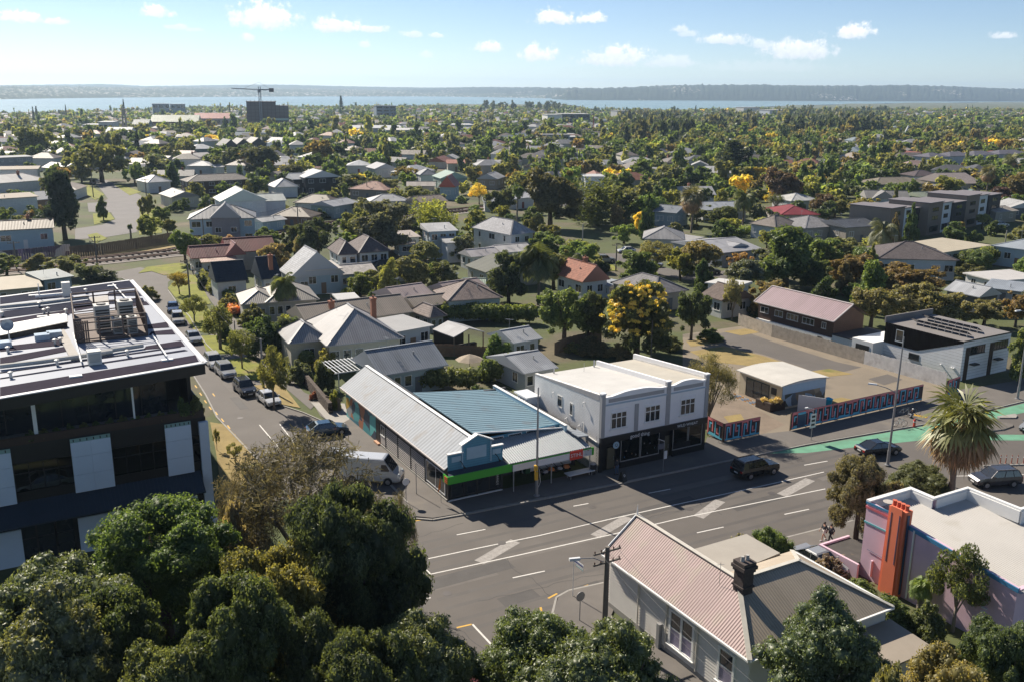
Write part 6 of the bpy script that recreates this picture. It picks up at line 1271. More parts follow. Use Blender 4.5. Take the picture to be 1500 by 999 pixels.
def brown_building():
 a_=Vector((38.3,144.6,0)); b_=Vector((46.2,132.2,0)); d=(b_-a_); L_=d.length; d.normalize(); n=Vector((-d.y,d.x,0)); W_=7.2
 HBOX.append((a_.x+d.x*L_/2+n.x*W_/2,a_.y+d.y*L_/2+n.y*W_/2,10,L_,W_,d.x,d.y,8))
 t=thing('brown_building',tuple(a_),rz=math.atan2(d.y,d.x),label='dark brown upper storey building on white block base with a pink striped gable roof',cat='building')
 BB=mat('brown_cladding',(.085,.045,.03),rough=.7,var=.12,board=.3); w=MB(); w.box(.1,.3,1.7,L_-.1,W_-.3,4.25); 
 for x in (.1,L_-.1): w.add([(x,.3,4.25),(x,W_-.3,4.25),(x,W_/2,6.1)],[(0,1,2)])
 w.build('upper_wall',BB,t); lo=MB(); lo.box(.1,.0,-.5,L_-.1,W_-.3,1.7); lo.build('lower_wall',WHITE,t)
 PR=mat('pink_grey_iron',(.24,.165,.18),rough=.5,var=.07,scale=.35,stripe=(.36,.24)); r=MB(); e=4.3
 r.add([(-.35,-.3,e),(L_+.35,-.3,e),(L_+.35,W_/2,6.35),(-.35,W_/2,6.35)],[(0,1,2,3)]); r.add([(-.35,W_/2,6.35),(L_+.35,W_/2,6.35),(L_+.35,W_+.3,e),(-.35,W_+.3,e)],[(0,1,2,3)]); o=r.build('roof',PR,t)
 c=MB(); c.beam((-.35,W_/2,6.39),(L_+.35,W_/2,6.39),.3,.06); c.beam((-.36,-.3,e),(-.36,W_/2,6.35),.1,.16); c.beam((L_+.36,-.3,e),(L_+.36,W_/2,6.35),.1,.16); c.beam((-.35,-.34,e-.05),(L_+.35,-.34,e-.05),.1,.14); c.build('roof_trim',mat('pale_trim',(.55,.50,.48)),o)
 for x,w_ in ((1.4,1.6),(4.3,1.6),(7.0,2.2),(10.0,2.2),(12.9,.8)): window(t,x,.3,3.2,w_,.95,0,3 if w_>2 else 2,(.6,.6,.58))
 q=MB(); q.box(6.4,-.06,.75,8.2,0,1.2); q.build('dark_vent',BLACK,t); q=MB(); q.box(12.2,-.06,-.3,13.,0,1.5); q.build('door',BLACK,t)
 an=MB(); an.box(L_-.1,.2,-.3,L_+5.5,W_+.5,2.2); an.build('annex_wall',WHITE,t); ar=MB(); ar.box(L_-.1,0,2.2,L_+3.5,W_+.7,2.35); ar.build('annex_roof',mat('dark_membrane',(.05,.05,.055),rough=.8),t)
 a2=MB(); a2.box(L_+3.5,.0,-.3,L_+7.,W_,2.6); a2.build('annex_wall',WHITE,t); g=MB(); g.box(L_+4.2,-.05,0,L_+6.4,.0,2.0); g.build('garage_shade_panel',BLACK,t)  # black panel paints the dark inside of a garage opening
 # white and black building with solar panels
 o0=Vector((58.0,117.2,0)); t=thing('flat_roofed_building',tuple(o0),59.3,'white and black flat roofed building with two rows of solar panels','building'); Wd,Dp=10.1,12.; h=5.2; HBOX.append((o0.x+2,o0.y+8,9,12,12,1,0,6))
 wl=MB(); wl.box(0,0,0,Wd,Dp,h); wl.build('wall',mat('white_block',(.80,.80,.80),rough=.75,var=.06,board=.4),t)
 bc=MB(); n_=24
 for k in range(n_):
  s0,s1=k/n_,(k+1)/n_; y0,y1=Dp*s0,Dp*s1; zl=lambda s: 4.95-2.6*min(1,s/.55) if s<.55 else 2.35
  bc.hexa([(-.06,y0+.02,max(2.5,h-.15-4.6*s0)),(0,y0+.02,max(2.5,h-.15-4.6*s0)),(0,y1-.02,max(2.5,h-.15-4.6*s1)),(-.06,y1-.02,max(2.5,h-.15-4.6*s1))],[(-.06,y0+.02,h+.1),(0,y0+.02,h+.1),(0,y1-.02,h+.1),(-.06,y1-.02,h+.1)])
 bc.build('black_cladding',mat('black_tray',(.010,.009,.009),rough=.95,spec=.02),t)
 rf=MB(); rf.box(-.05,-.05,h,Wd+.05,Dp,h+.08); rf.box(-.05,Dp,h,Wd+.05,Dp+.2,h+.9); rf.build('roof',ROOFP,t,color=(.30,.28,.27)); pb=MB(); pb.box(-.08,-.1,h+.02,Wd+.1,-.05,h+.2); pb.build('roof_edge',BLACK,t)
 SP=mat('solar_cell',(.02,.03,.055),rough=.12,spec=.9)
 for row,(x,y0_,n_) in enumerate(((2.2,1.2,8),(5.6,2.0,8))):
  for k in range(n_):
   y=y0_+k*1.08; q=MB(); q.hexa([(x,y,h+.85),(x+1.2,y,h+.2),(x+1.2,y+.98,h+.2),(x,y+.98,h+.85)],[(x,y,h+.89),(x+1.2,y,h+.24),(x+1.2,y+.98,h+.24),(x,y+.98,h+.89)]); o=q.build('solar_panel',SP,t); s=MB(); s.beam((x+.06,y,h+.08),(x+.06,y,h+.84),.06); s.beam((x+.06,y,h+.12),(x+1.1,y,h+.12),.05); s.build('stand',STEEL,o)
 q=MB()
 for x0_,x1_ in ((1.5,4.6),(6.6,9.6)):
  window(t,(x0_+x1_)/2,0,3.9,x1_-x0_,1.1,0,5,(.03,.03,.03)); q=MB(); q.box(x0_-.9,-.05,0,x0_-.1,.02,4.4); q.build('timber_door',mat('dark_timber',(.05,.03,.02),rough=.7),t); q=MB(); q.box(x0_+.2,-.7,2.0,x0_+1.4,.0,2.15); q.build('door_canopy',BLACK,t)
 window(t,0,7.0,1.6,1.6,.8,-math.pi/2,1,(.03,.03,.03)); window(t,-.06,9.5,3.9,1.2,1.6,-math.pi/2,1,(.4,.45,.5))
 for y in (2.8,1.2,.9): q=MB(); q.tube([(0,y,1.6),(-.3,y,1.5)],.09,8); q.build('wall_lamp',WHITE,t)
brown_building()
def office():
 az_=60.2; O=(-25.2,73.7); t=thing('office_building',O,az_,'dark glass office building with white panels and a metal roof','office building')
 DB=mat('dark_bronze',(.014,.012,.012),rough=.45,var=.15); PN=mat('white_fibre_panel',(.62,.69,.76),rough=.6,var=.05,scale=.5); OG=glassmat('office_glass',(.75,.78,.8),.85,.02)
 X0=-34.; D=34.
 w=MB(); w.box(X0,.3,0,-.0,.5,3.4); w.box(X0,.3,5.1,0,.5,5.9); w.box(X0,.3,8.2,0,.5,9.7); w.box(-.3,.3,0,0,D,9.7); w.box(-.9,2.2,9.7,-.6,D,13.6); w.box(X0,D,0,0,D+.3,13.4); w.build('wall',DB,t)
 fl=MB()
 for z in (3.4,9.55,): fl.box(X0,.5,z,-.3,D,z+.15)
 fl.box(X0,.5,5.0,-.3,9,5.15); fl.build('floor_slab',CONC,t)
 bk=MB(); bk.box(X0,8.9,5.2,-.3,9.1,9.5); bk.box(X0,7,.1,-.3,7.2,3.4); bk.box(X0,6,9.7,-.9,6.2,13.4); bk.build('inner_wall',mat('dim_interior',(.05,.045,.04),rough=.8),t)
 for x0,x1 in ((-18.4,-14.4),(-10.3,-7.4),(-3.3,-1.25),(-25.,-22.),(-32.,-29.)):
  p=MB(); n=2 if x1-x0>2.5 else 1
  for zz0,zz1 in ((5.15,6.6),(6.62,8.1),(8.12,9.3)): 
   for i in range(n): a_=x0+(x1-x0)*i/n; b_=x0+(x1-x0)*(i+1)/n; q=MB(); q.box(a_+.005,-.02,zz0,b_-.005,.12,zz1); q.build('white_panel',PN,t)
  q=MB(); q.box(x0,.02,9.3,x1,.06,9.62); q.build('glass_edge',mat('green_glass_edge',(.28,.42,.38),rough=.2),t)
  q=MB()
  for i in range(6): xx=x0+(x1-x0)*(i+.5)/6; q.box(xx-.04,.0,9.36,xx+.04,.02,9.56)
  q.build('glass_clip',DB,t)['kind']='stuff'
 f=MB(); f.box(-.62,-.1,0,.12,.3,9.35); f.build('corner_fin',mat('corner_panel',(.60,.66,.72),rough=.6,var=.05),t)
 for x0,x1 in ((-14.4,-10.3),(-7.4,-3.3),(-1.25,-.62),(-22.,-18.4)):
  n=max(1,round((x1-x0)/1.03))
  for i in range(n):
   a_=x0+(x1-x0)*i/n; b_=x0+(x1-x0)*(i+1)/n; m=MB(); m.box(a_,.12,5.85,a_+.06,.28,8.2); m.box(a_+.06,.14,7.42,b_,.26,7.5); m.box(a_+.06,.14,5.85,b_,.26,5.93); o=m.build('window',DB,t); g=MB(); g.box(a_+.06,.19,5.93,b_,.21,7.42); g.box(a_+.06,.19,7.5,b_,.21,8.2); g.build('pane',OG,o)
 aw=MB(); aw.hexa([(X0,-1.5,3.75),(-.75,-1.5,3.75),(-.75,.3,5.0),(X0,.3,5.0)],[(X0,-1.5,3.87),(-.75,-1.5,3.87),(-.75,.3,5.1),(X0,.3,5.1)]); o=aw.build('awning',mat('blue_black_iron',(.025,.04,.06),rough=.5),t); rb=MB()
 for k in range(110): x=-.9-k*.3; rb.beam((x,-1.5,3.89),(x,.3,5.12),.05,.05)
 q=rb.build('awning_rib',MATS['blue_black_iron'],o); q['kind']='stuff'
 for x0,x1 in ((-3.1,-1.2),(-10.4,-7.6),(-18.5,-14.4)): q=MB(); q.box(x0,-.02,0,x1,.1,3.0); q.build('white_panel',PN,t)
 for k in range(10):
  x=-1.3-k*1.35
  if any(a_<x<b_ for a_,b_ in ((-3.1,-1.2),(-10.4,-7.6))): continue
  m=MB(); m.box(x-1.25,.15,.2,x-1.19,.28,3.0); m.box(x-1.19,.15,2.0,x,.28,2.08); o=m.build('window',DB,t); g=MB(); g.box(x-1.19,.2,.2,x,.22,3.); g.build('pane',DGLASS,o)
 # recessed top floor and its terrace
 gl=MB(); gl.box(X0,3.0,9.7,-2.4,3.05,13.3); gl.build('terrace_glazing',DGLASS,t); ml=MB()
 for k in range(16): ml.box(-2.5-k*2.,2.92,9.7,-2.42-k*2.,3.08,13.3)
 ml.build('mullion',DB,t)
 for x,w_ in ((-12.5,.28),(-5.4,.14)): c=MB(); c.box(x-w_/2,.6,9.7,x+w_/2,.6+w_,13.4); c.build('column',WHITE,t)
 bl=MB(); bl.box(X0,.25,9.7,-.1,.35,10.35); bl.build('planter_wall',mat('rust_timber',(.055,.032,.022),rough=.8,var=.2),t); 
 gg=MB(); gg.box(-.14,.4,9.7,-.1,9,10.75); gg.build('glass_balustrade',CLEAR,t)
 # roof: angled front edge, deep dark fascia
 def V(p,z=14.4): q=G(*p,z); return (q[0],q[1])
 B_=V((300,531)); A_=V((0,583)); C_=V((192,411)); Dd=V((0,436)); A2=(B_[0]+(A_[0]-B_[0])*2.6,B_[1]+(A_[1]-B_[1])*2.6); D2=(C_[0]+(Dd[0]-C_[0])*2.6,C_[1]+(Dd[1]-C_[1])*2.6)
 im=Matrix.Rotation(-R(90-az_),4,'Z')
 def loc(p): v=im@Vector((p[0]-O[0],p[1]-O[1],0)); return (v.x,v.y)
 pl=[loc(p) for p in (A2,B_,C_,D2)]
 RM=mat('office_metal_roof',(.26,.285,.345),rough=.6,metal=.0,spec=.3,var=.08,scale=.3); rf=MB(); rf.poly(pl,13.45,14.4,0,1); o=rf.build('roof',[RM,DB],t)
 ed=MB()
 for a_,b_ in zip(pl[:3],pl[1:]): ed.beam((*a_,14.42),(*b_,14.42),.45,.08)
 ed.build('roof_edge',mat('pale_capping',(.5,.51,.53),rough=.5),o)
 # long dark solar strips and pale service pipes, parallel to the back edge
 SF=mat('thin_film_solar',(.011,.014,.034),rough=.8,var=.2,scale=.8,spec=.03); SFR=mat('worn_film_solar',(.026,.020,.035),rough=.8,spec=.03,var=.2,scale=.8)
 def R_(px,py,z=14.42): q=G(px,py,z); return Vector((*loc(q),z))
 def quad(pts,m,name,dz=.03):
  mb=MB(); v=[R_(*p) for p in pts]; mb.hexa([(p.x,p.y,14.405) for p in v],[(p.x,p.y,14.405+dz) for p in v]); mb.build(name,m,o)
 for pts,m in (([(0,446),(0,434.5),(190,411),(198,422)],SF),([(0,452),(0,449),(0,449),(0,452)],SF),([(155,434),(160,428),(200,425),(208,434)],SF),([(0,467),(0,457),(155,438),(157,446)],SF),([(160,446),(158,440),(209,437),(212,443)],SF),([(0,479),(0,470),(108,453),(108,459)],SFR),([(110,456),(108,450),(150,445),(150,449)],SFR),([(183,449),(184,444),(214,442),(219,447)],SFR),
  ([(212,482),(216,476),(244,472),(248,480)],SFR),([(218,491),(222,486),(252,483),(257,490)],SFR),([(210,512),(214,507),(265,499),(271,507)],SFR),([(0,515),(0,508),(95,497),(98,505)],SFR),([(0,534),(0,524),(98,507),(100,514)],SFR),([(0,583),(0,567),(286,520),(291,529)],SFR),([(0,555),(0,553.5),(270,512),(275,513.5)],SF),([(0,546.5),(0,545),(262,507),(265,508.5)],SF)): 
  if pts[0]!=(0,452): quad(pts,m,'solar_strip')
 quad([(0,494),(0,478),(98,460),(99,473)],WHITE,'white_roof_panel',.1); quad([(0,500),(0,499),(99,478),(99,479.5)],DB,'panel_edge',.5)
 quad([(82,486),(94,484),(118,526),(104,528)],mat('roof_walkway',(.34,.32,.29),rough=.8),'walkway',.12); quad([(128,438),(158,434),(160,446),(146,452)],MATS['roof_walkway'],'walkway',.1)
 for pts in ([(0,541),(60,534),(118,526),(165,519)],[(140,522),(170,516),(210,510)],[(0,454),(70,447),(130,439)]): q=MB(); q.tube([R_(*p)+Vector((0,0,.25)) for p in pts],.2,8); q.build('service_duct',mat('pale_duct',(.46,.45,.42),rough=.6),o)
 for p in ((12,516),(16,553),(81,505),(89,503),(65,460),(71,458),(126,430),(187,521),(58,450),(4,464),(97,460),(84,535)):
  q=MB(); v=R_(*p); q.tube([v,v+Vector((0,0,.4))],.11,8); q.lathe((v.x,v.y,14.8),[(.2,0),(.2,.09),(.07,.15)],8); q.build('roof_vent',mat('vent_cap',(.55,.53,.5),rough=.5,metal=.3),o)
 for p,q_ in (((166,421),(186,443)),((224,496),(245,528)),((108,494),(120,536))): q=MB(); q.tube([R_(*p)+Vector((0,0,.35)),R_(*q_)+Vector((0,0,.35))],.07,6); q.build('lightning_cable',WHITE,o)
 for p in ((164,420),(245,528),(111,552),(49,434),(62,465),(80,463)): q=MB(); v=R_(*p); q.box(v.x-.45,v.y-.2,14.41,v.x+.45,v.y+.2,14.55); q.build('anchor_plate',WHITE,o)
 for p in ((62,497),(80,493),(6,508)): q=MB(); v=R_(*p); q.box(v.x-.6,v.y-.5,14.41,v.x+.6,v.y+.5,14.9); q.build('skylight',mat('skylight_dome',(.55,.62,.66),rough=.2),o)
 W0=lambda px,py: G(px,py,14.44)
 # rooftop plant behind a slatted screen
 p0,p1,p2,p3=W0(108,494),W0(119,505) if False else W0(112,503),W0(216,492),W0(201,452); p4=W0(107,462)
 s=thing('plant_screen',(*p1,14.44),label='rusty brown slatted screen round the rooftop plant',cat='screen'); P=[Vector((p[0]-p1[0],p[1]-p1[1],0)) for p in (p1,p2,p3,p4)]; RB=mat('rusty_steel',(.12,.085,.07),rough=.8,var=.2); hh=2.1
 for a_,b_ in ((P[0],P[1]),(P[1],P[2]),(P[2],P[3]),(P[3],P[0])):
  n=max(2,int((b_-a_).length/1.6))
  for i in range(n): q=a_.lerp(b_,i/n); m=MB(); m.beam(q,q+Vector((0,0,hh)),.12); m.build('post',RB,s)
  for z in (.25,1.0,1.7,2.1): m=MB(); m.beam(a_+Vector((0,0,z)),b_+Vector((0,0,z)),.08,.1); m.build('rail',RB,s)
  solid=(a_ is P[3]); k=int((b_-a_).length/.17); m=MB()
  for i in range(k):
   if solid or (a_ is P[1] and i%2==0) or (a_ is P[0] and i%1==0 and (i/k<.2)): q=a_.lerp(b_,i/k); m.beam(q,q+Vector((0,0,1.9)),.05,.12)
  if m.v: m.build('slat',RB,s)['kind']='stuff'
 m=MB(); m.poly([(q.x,q.y) for q in P],.0,.08); m.build('deck',RB,s)
 lab=('tall grey air conditioner at the middle of the rooftop screen','tall grey air conditioner at the right of the rooftop screen','short grey air conditioner beside the middle unit','short grey air conditioner beside the right hand unit')
 AC=mat('air_conditioner_grey',(.36,.36,.34),rough=.5,var=.06)
 for i,(px,py,w_,h_) in enumerate(((152,487,1.25,2.5),(186,482,1.25,2.6),(173,490,.8,1.5),(195,490,.8,1.6))):
  x,y=W0(px,py); u=thing('air_conditioner',(x,y,14.44),az_,lab[i],'air conditioner','rooftop air conditioners'); m=MB(); m.box(-w_/2,-w_/2,.1,w_/2,w_/2,h_); m.build('casing',AC,u); m=MB(); m.box(-w_/2-.02,-w_/2-.02,h_,w_/2+.02,w_/2+.02,h_+.08); m.build('top',mat('ac_top',(.5,.49,.46)),u)
  m=MB()
  for k in range(8): m.box(-w_/2+.08,-w_/2-.03,.3+k*(h_-.5)/8,w_/2-.08,-w_/2,.3+(k+.55)*(h_-.5)/8)
  m.build('grille',BLACK,u); m=MB(); m.lathe((0,0,h_+.08),[(w_*.32,0),(w_*.32,.1)],12); m.build('fan_cowl',BLACK,u)
 x,y=W0(139,532); u=thing('air_conditioner',(x,y,14.44),az_,'pale cube shaped roof unit standing alone below the screen','air conditioner'); m=MB(); m.box(-.5,-.5,0,.5,.5,1.1); m.build('casing',mat('pale_unit',(.58,.57,.53),rough=.5),u); m=MB(); m.box(-.42,-.53,.2,.42,-.5,.9); m.build('grille',AC,u)
 x,y=W0(15,505); u=thing('satellite_dish',(x,y,14.44),label='grey satellite dish on the left part of the metal roof',cat='satellite dish'); m=MB(); m.tube([(0,0,0),(0,0,1.5)],.05,6); m.build('mast',STEEL,u); m=MB(); m.lathe((0,0,0),[(.02,.0),(.26,.04),(.5,.16),(.52,.18),(.26,.07)],14); q=m.build('dish',STEEL,u,loc=(0,-.1,1.7)); q.rotation_euler=(R(65),0,R(30))
 x,y=W0(98,434); u=thing('roof_unit',(x,y,14.44),az_,'small pale plant box near the far edge of the metal roof','roof unit'); m=MB(); m.box(-.4,-.4,0,.4,.4,1.5); m.build('casing',MATS['pale_unit'],u); m=MB(); m.tube([(-3,0,.25),(.5,0,.25)],.16,7); m.build('duct',SIGNW,u); m=MB(); m.tube([(-2.6,0,0),(-2.6,0,1.6)],.05,6); m.build('mast',WHITE,u)
 # plants on the terrace
 r=random.Random(4)
 for i in range(14):
  v=Vector((-.6-i*.95,.75+r.uniform(-.1,.3),10.2)); wv=Matrix.Rotation(R(90-az_),4,'Z')@v
  tree(O[0]+wv.x,O[1]+wv.y,1.5 if i<2 else 1.0,1.9 if i<2 else .9,'bush',MG if i%3 else OL,'%s shrub from the corner on the top terrace of the dark glass office'%('first second third fourth fifth sixth seventh eighth ninth tenth eleventh twelfth thirteenth fourteenth'.split()[i]),'shrub',group='shrubs on the office terrace',lod=2,name='terrace_shrub',z=9.8)
office()
# ---------------------------------------------------------------- planted by hand: trees the photograph shows one by one
TBOX=[]
def T(px,yt,yb,wpx,kind,col,label,cat='tree',lod=None,name=None,group=None):
 x,y=G(px,yb); h=max(1.2,height((px,yb),yt)); w=wpx/ppm(x,y); 
 if y>230: w*=1.06
 lod=(1 if y<330 else 2) if lod is None else lod
 TBOX.append((x,y,w*.42)); return tree(x,y,w,h,kind,col,label,cat,group,lod,name or ('palm_tree' if kind in('palm','fan') else 'shrub' if cat=='shrub' else 'tree'))
def FT(px,yt,Y,wpx,kind,col,label,cat='tree',hs=1.,lod=0,name=None):
 X,_,Z=at_dist(px,yt,Y); w=wpx/(F/(Y*math.cos(PITCH)+(H-Z*.5)*math.sin(PITCH))); TBOX.append((X,Y,w*.42))
 return tree(X,Y,w,Z*hs,kind,col,label,cat,None,lod,name or ('shrub' if cat=='shrub' else 'tree'))
def planting():
 # foreground
 FT(232,742,54,235,'round',(.050,.088,.018),'large dense green tree in front of the dark office building')
 FT(70,810,47,250,'spread',(.058,.078,.026),'broad glossy pohutukawa tree at the bottom left corner')
 FT(60,880,41,230,'spread',(.075,.085,.030),'low olive crown spreading below the broad glossy pohutukawa')
 FT(508,706,50,200,'round',(.032,.046,.018),'tall very dark rounded evergreen beside the side street corner')
 FT(548,748,54,76,'round',(.034,.048,.018),'smaller dark evergreen nearest the road, beside the tall rounded one')
 FT(398,800,48,190,'round',(.105,.105,.022),'olive yellow tree between the two dark foreground trees')
 FT(330,850,42,200,'round',(.042,.060,.018),'shadowy green tree below the olive yellow one')
 FT(440,628,63,265,'wispy',(.066,.060,.042),'tall bronze she-oak with fine drooping strands over the side street')
 FT(362,668,62,110,'wispy',(.068,.060,.042),'smaller bronze she-oak beside the office corner')
 FT(586,712,60,52,'wispy',(.064,.058,.040),'thin bronze sapling by the road corner')
 FT(345,715,58,70,'bush',(.15,.125,.075),'dry brown bush beside the office corner','shrub',lod=1)
 FT(610,893,44,190,'spread',(.068,.085,.026),'mid green glossy tree at the junction of the red lane')
 FT(540,930,40,190,'round',(.040,.055,.018),'dark green tree at the bottom of the junction')
 FT(790,895,46,190,'spread',(.052,.078,.020),'dense green roadside tree left of the timber power pole')
 FT(905,908,44,165,'spread',(.058,.080,.022),'dense green roadside tree beside the weatherboard house wall')
 FT(850,945,40,240,'spread',(.050,.070,.020),'lowest of the dense green roadside trees')
 FT(1217,878,46,180,'spread',(.050,.075,.026),'rounded glossy tree in front of the weatherboard house chimney roof')
 FT(1400,925,44,190,'bush',(.13,.115,.032),'yellowish bush at the bottom beside the pink building','shrub',lod=0)
 FT(1475,905,46,130,'round',(.045,.068,.024),'dark shrub at the foot of the pink building')
 FT(1320,960,41,120,'bush',(.10,.10,.030),'olive bush below the lean-to roof','shrub',lod=1)
 FT(150,870,44,170,'round',(.040,.060,.018),'dark green tree filling the gap below the large dense green one')
 FT(455,900,43,170,'tall',(.040,.055,.018),'upright dark tree below the tall rounded evergreen')
 FT(250,930,40,190,'round',(.055,.070,.022),'green crown at the bottom edge beside the olive yellow tree')
 FT(530,860,48,105,'tall',(.045,.060,.020),'upright green tree on the road side of the dark evergreen group')
 # around the main street
 T(1253,668,790,92,'round',(.092,.085,.040),'round bronze tree with thin foliage beside the two pedestrians',lod=0)
 T(1290,700,790,60,'round',(.088,.082,.040),'smaller bronze tree behind the pink building corner')
 T(1345,672,725,100,'bush',(.070,.082,.030),'glossy loquat bush behind the white parapet','shrub',lod=0)
 T(1392,575,735,138,'fan',(.095,.105,.032),'shaggy fan palm with dead skirt beside the cycle lane',lod=0)
 T(1128,757,838,80,'bush',(.062,.100,.018),'bright green round bush behind the pink roofed house','shrub',lod=0)
 T(1082,775,838,62,'bush',(.10,.095,.055),'grey brown shrub beside the bright green bush','shrub',lod=1)
 T(1036,514,628,86,'wispy',(.10,.092,.038),'feathery willow like tree beside the bakery shop',lod=0)
 T(1395,795,925,88,'open',(.058,.075,.026),'slender dark leaved tree against the pink wall',lod=1)
 T(1355,870,940,60,'bush',(.055,.072,.026),'low branching shrub at the foot of the slender tree','shrub')
 T(1255,843,880,70,'bush',(.085,.115,.030),'pale green creeper bush along the orange chimney','shrub')
 T(1300,865,920,80,'bush',(.075,.105,.028),'green creeper heap between the two houses','shrub')
 T(1345,850,900,40,'palm',(.10,.15,.03),'small banana plant at the foot of the orange chimney',cat='shrub',name='banana_plant')
 T(1212,805,845,52,'bush',(.13,.10,.075),'thin flowering shrub in front of the silver car','shrub',lod=1)
 # side street verge trees
 T(402,503,600,52,'open',OL,'leafy multi stemmed tree on the dry verge beside the white hatchback',lod=1)
 for px,yt,yb,w,l in ((355,478,540,42,'young street tree on the second verge from the corner'),(322,442,512,44,'young street tree beside the timber pole'),(285,432,472,40,'young street tree on the middle verge'),(263,396,432,32,'yellowing street tree on the end verge')):
  T(px,yt,yb,w,'open',(.15,.13,.025) if px==263 else (.085,.10,.03),l,lod=1,group='street trees on the verge')
 T(318,625,660,12,'open',OL,'thin sapling on the strip beside the office building',lod=2); T(345,648,678,26,'open',OL,'staked sapling nearer the kerb beside the office building',lod=2)
 T(217,415,440,34,'bush',OL,'olive bush at the far corner of the office roof','shrub')
 # beyond the railway on the hillside
 T(55,180,238,62,'round',(.075,.092,.024),'big round tree behind the white blocks at the left edge')
 T(150,207,268,76,'round',(.080,.090,.026),'big olive roadside tree at the top of the hillside street')
 T(118,214,262,44,'round',(.085,.10,.028),'lighter green tree beside the big olive roadside tree')
 T(143,195,240,36,'round',(.06,.085,.024),'green tree behind the big olive roadside tree')
 T(96,250,352,84,'tall',(.018,.030,.018),'massive dark macrocarpa beside the hillside street')
 T(203,188,234,14,'cone',(.012,.020,.014),'narrow black green cypress at the top of the hill street')
 T(222,240,262,18,'cone',(.02,.032,.018),'small dark conifer beside the dark hedge house')
 T(272,334,386,46,'round',(.062,.10,.018),'bright green tree at the corner of the maroon roofed cottage')
 T(334,341,366,40,'bush',(.21,.145,.085),'tan leafless looking bush beside the railway','shrub')
 T(217,282,322,24,'round',OL,'small tree on the green verge across the railway'); T(222,314,350,36,'round',(.105,.13,.024),'leafy light green tree by the railway fence'); T(152,288,324,20,'tall',MG,'thin tree at the mouth of the hillside street'); T(192,330,352,9,'palm',MG,'young cabbage tree beside the hillside street',name='cabbage_tree')
 T(383,212,262,62,'round',(.055,.062,.036),'large grey green tree behind the brick house'); T(335,214,258,44,'round',(.052,.066,.034),'dark green tree beside the large grey green one'); T(468,199,250,44,'round',(.115,.092,.028),'autumn tinted tree above the black clad house')
 T(430,240,268,40,'round',(.06,.065,.03),'dull green tree left of the black clad house'); T(278,180,203,38,'round',(.05,.07,.03),'dark rounded tree below the wide brick building')
 T(312,196,211,26,'round',(.36,.29,.02),'yellow flowering tree in front of the black gabled townhouses',lod=2)
 T(466,318,386,62,'round',(.034,.048,.020),'large very dark tree behind the navy roofed house'); T(432,328,378,40,'round',(.048,.060,.026),'dark grey tree beside the brown roofed cottage'); T(445,340,384,30,'open',(.14,.13,.08),'pale flowering tree in front of the very dark one')
 T(440,312,330,26,'bush',(.10,.12,.02),'bright shrub by the white cottage','shrub')
 T(565,292,372,96,'round',(.068,.074,.046),'broad silver green tree beside the railway',lod=1); T(525,300,360,44,'round',(.09,.105,.035),'light olive tree at the edge of the silver green tree')
 T(628,292,346,44,'bamboo',(.125,.150,.022),'bright bamboo clump beside the railway'); T(654,312,346,28,'bamboo',(.12,.145,.025),'short bamboo clump beside the tall one')
 T(596,242,268,42,'round',(.12,.10,.024),'orange topped rounded tree in the middle distance'); T(520,255,288,50,'round',(.055,.07,.028),'dark green garden trees left of the pink pyramid roof'); T(570,262,290,34,'round',OL,'olive tree right of the pink pyramid roof')
 T(608,270,300,40,'round',(.085,.10,.026),'yellow green tree behind the low white roof'); T(806,243,334,88,'round',(.060,.058,.022),'huge dark brown green tree beside the railway'); T(870,262,330,66,'bamboo',(.050,.066,.018),'tall dark bamboo grove beside the railway'); T(905,268,325,60,'round',(.060,.070,.030),'dark tangled tree right of the bamboo grove')
 T(782,312,350,30,'round',(.10,.105,.035),'pale olive bush below the huge dark tree'); T(758,274,345,20,'palm',MG,'tall thin palm standing alone beside the railway')
 T(695,244,268,22,'round',(.34,.28,.02),'small bright yellow flowering tree beside the tan house',lod=2); T(702,268,300,30,'open',(.32,.27,.02),'yellow flowering tree above the railway line'); T(938,309,345,26,'round',(.36,.31,.02),'bright yellow flowering tree above the quiet side road',lod=1)
 T(735,272,318,50,'round',(.055,.068,.026),'dark garden tree right of the railway bend')
 # middle gardens
 T(600,372,428,62,'round',(.095,.10,.040),'grey olive tree in the dense garden row'); T(650,382,424,52,'round',(.06,.072,.030),'dark green tree in the dense garden row beside the olive gabled house'); T(560,388,430,44,'round',(.09,.10,.035),'yellowish olive tree left in the dense garden row'); T(622,352,398,50,'spread',(.085,.095,.028),'spreading green tree behind the dense garden row')
 T(528,398,436,44,'round',(.075,.10,.022),'round green tree beside the deck'); T(682,338,364,30,'bush',(.12,.12,.05),'pale shrub beside the two storey white house','shrub'); T(590,318,352,40,'round',(.06,.06,.035),'grey tree behind the rusty cottage')
 T(745,366,446,66,'round',(.045,.062,.024),'tall dark tree with white blossom beside the olive gabled house'); T(788,366,447,66,'palm',(.06,.075,.028),'tall feather palm in the shady garden'); T(852,378,410,34,'palm',(.07,.085,.03),'short feather palm in front of the terracotta cottage'); T(860,395,420,40,'round',GY,'grey green bush in front of the terracotta cottage')
 T(826,413,506,84,'round',(.072,.105,.028),'big bright green tree behind the long hedge',lod=1); T(862,422,506,50,'round',(.045,.058,.024),'shaded tree behind the big bright green one'); 
 t=T(932,408,520,106,'round',(.050,.062,.020),'large tree covered in golden yellow flowers behind the yard',lod=1)
 X,Y=t.location.x,t.location.y; w=106/ppm(X,Y); h=height((932,520),408)
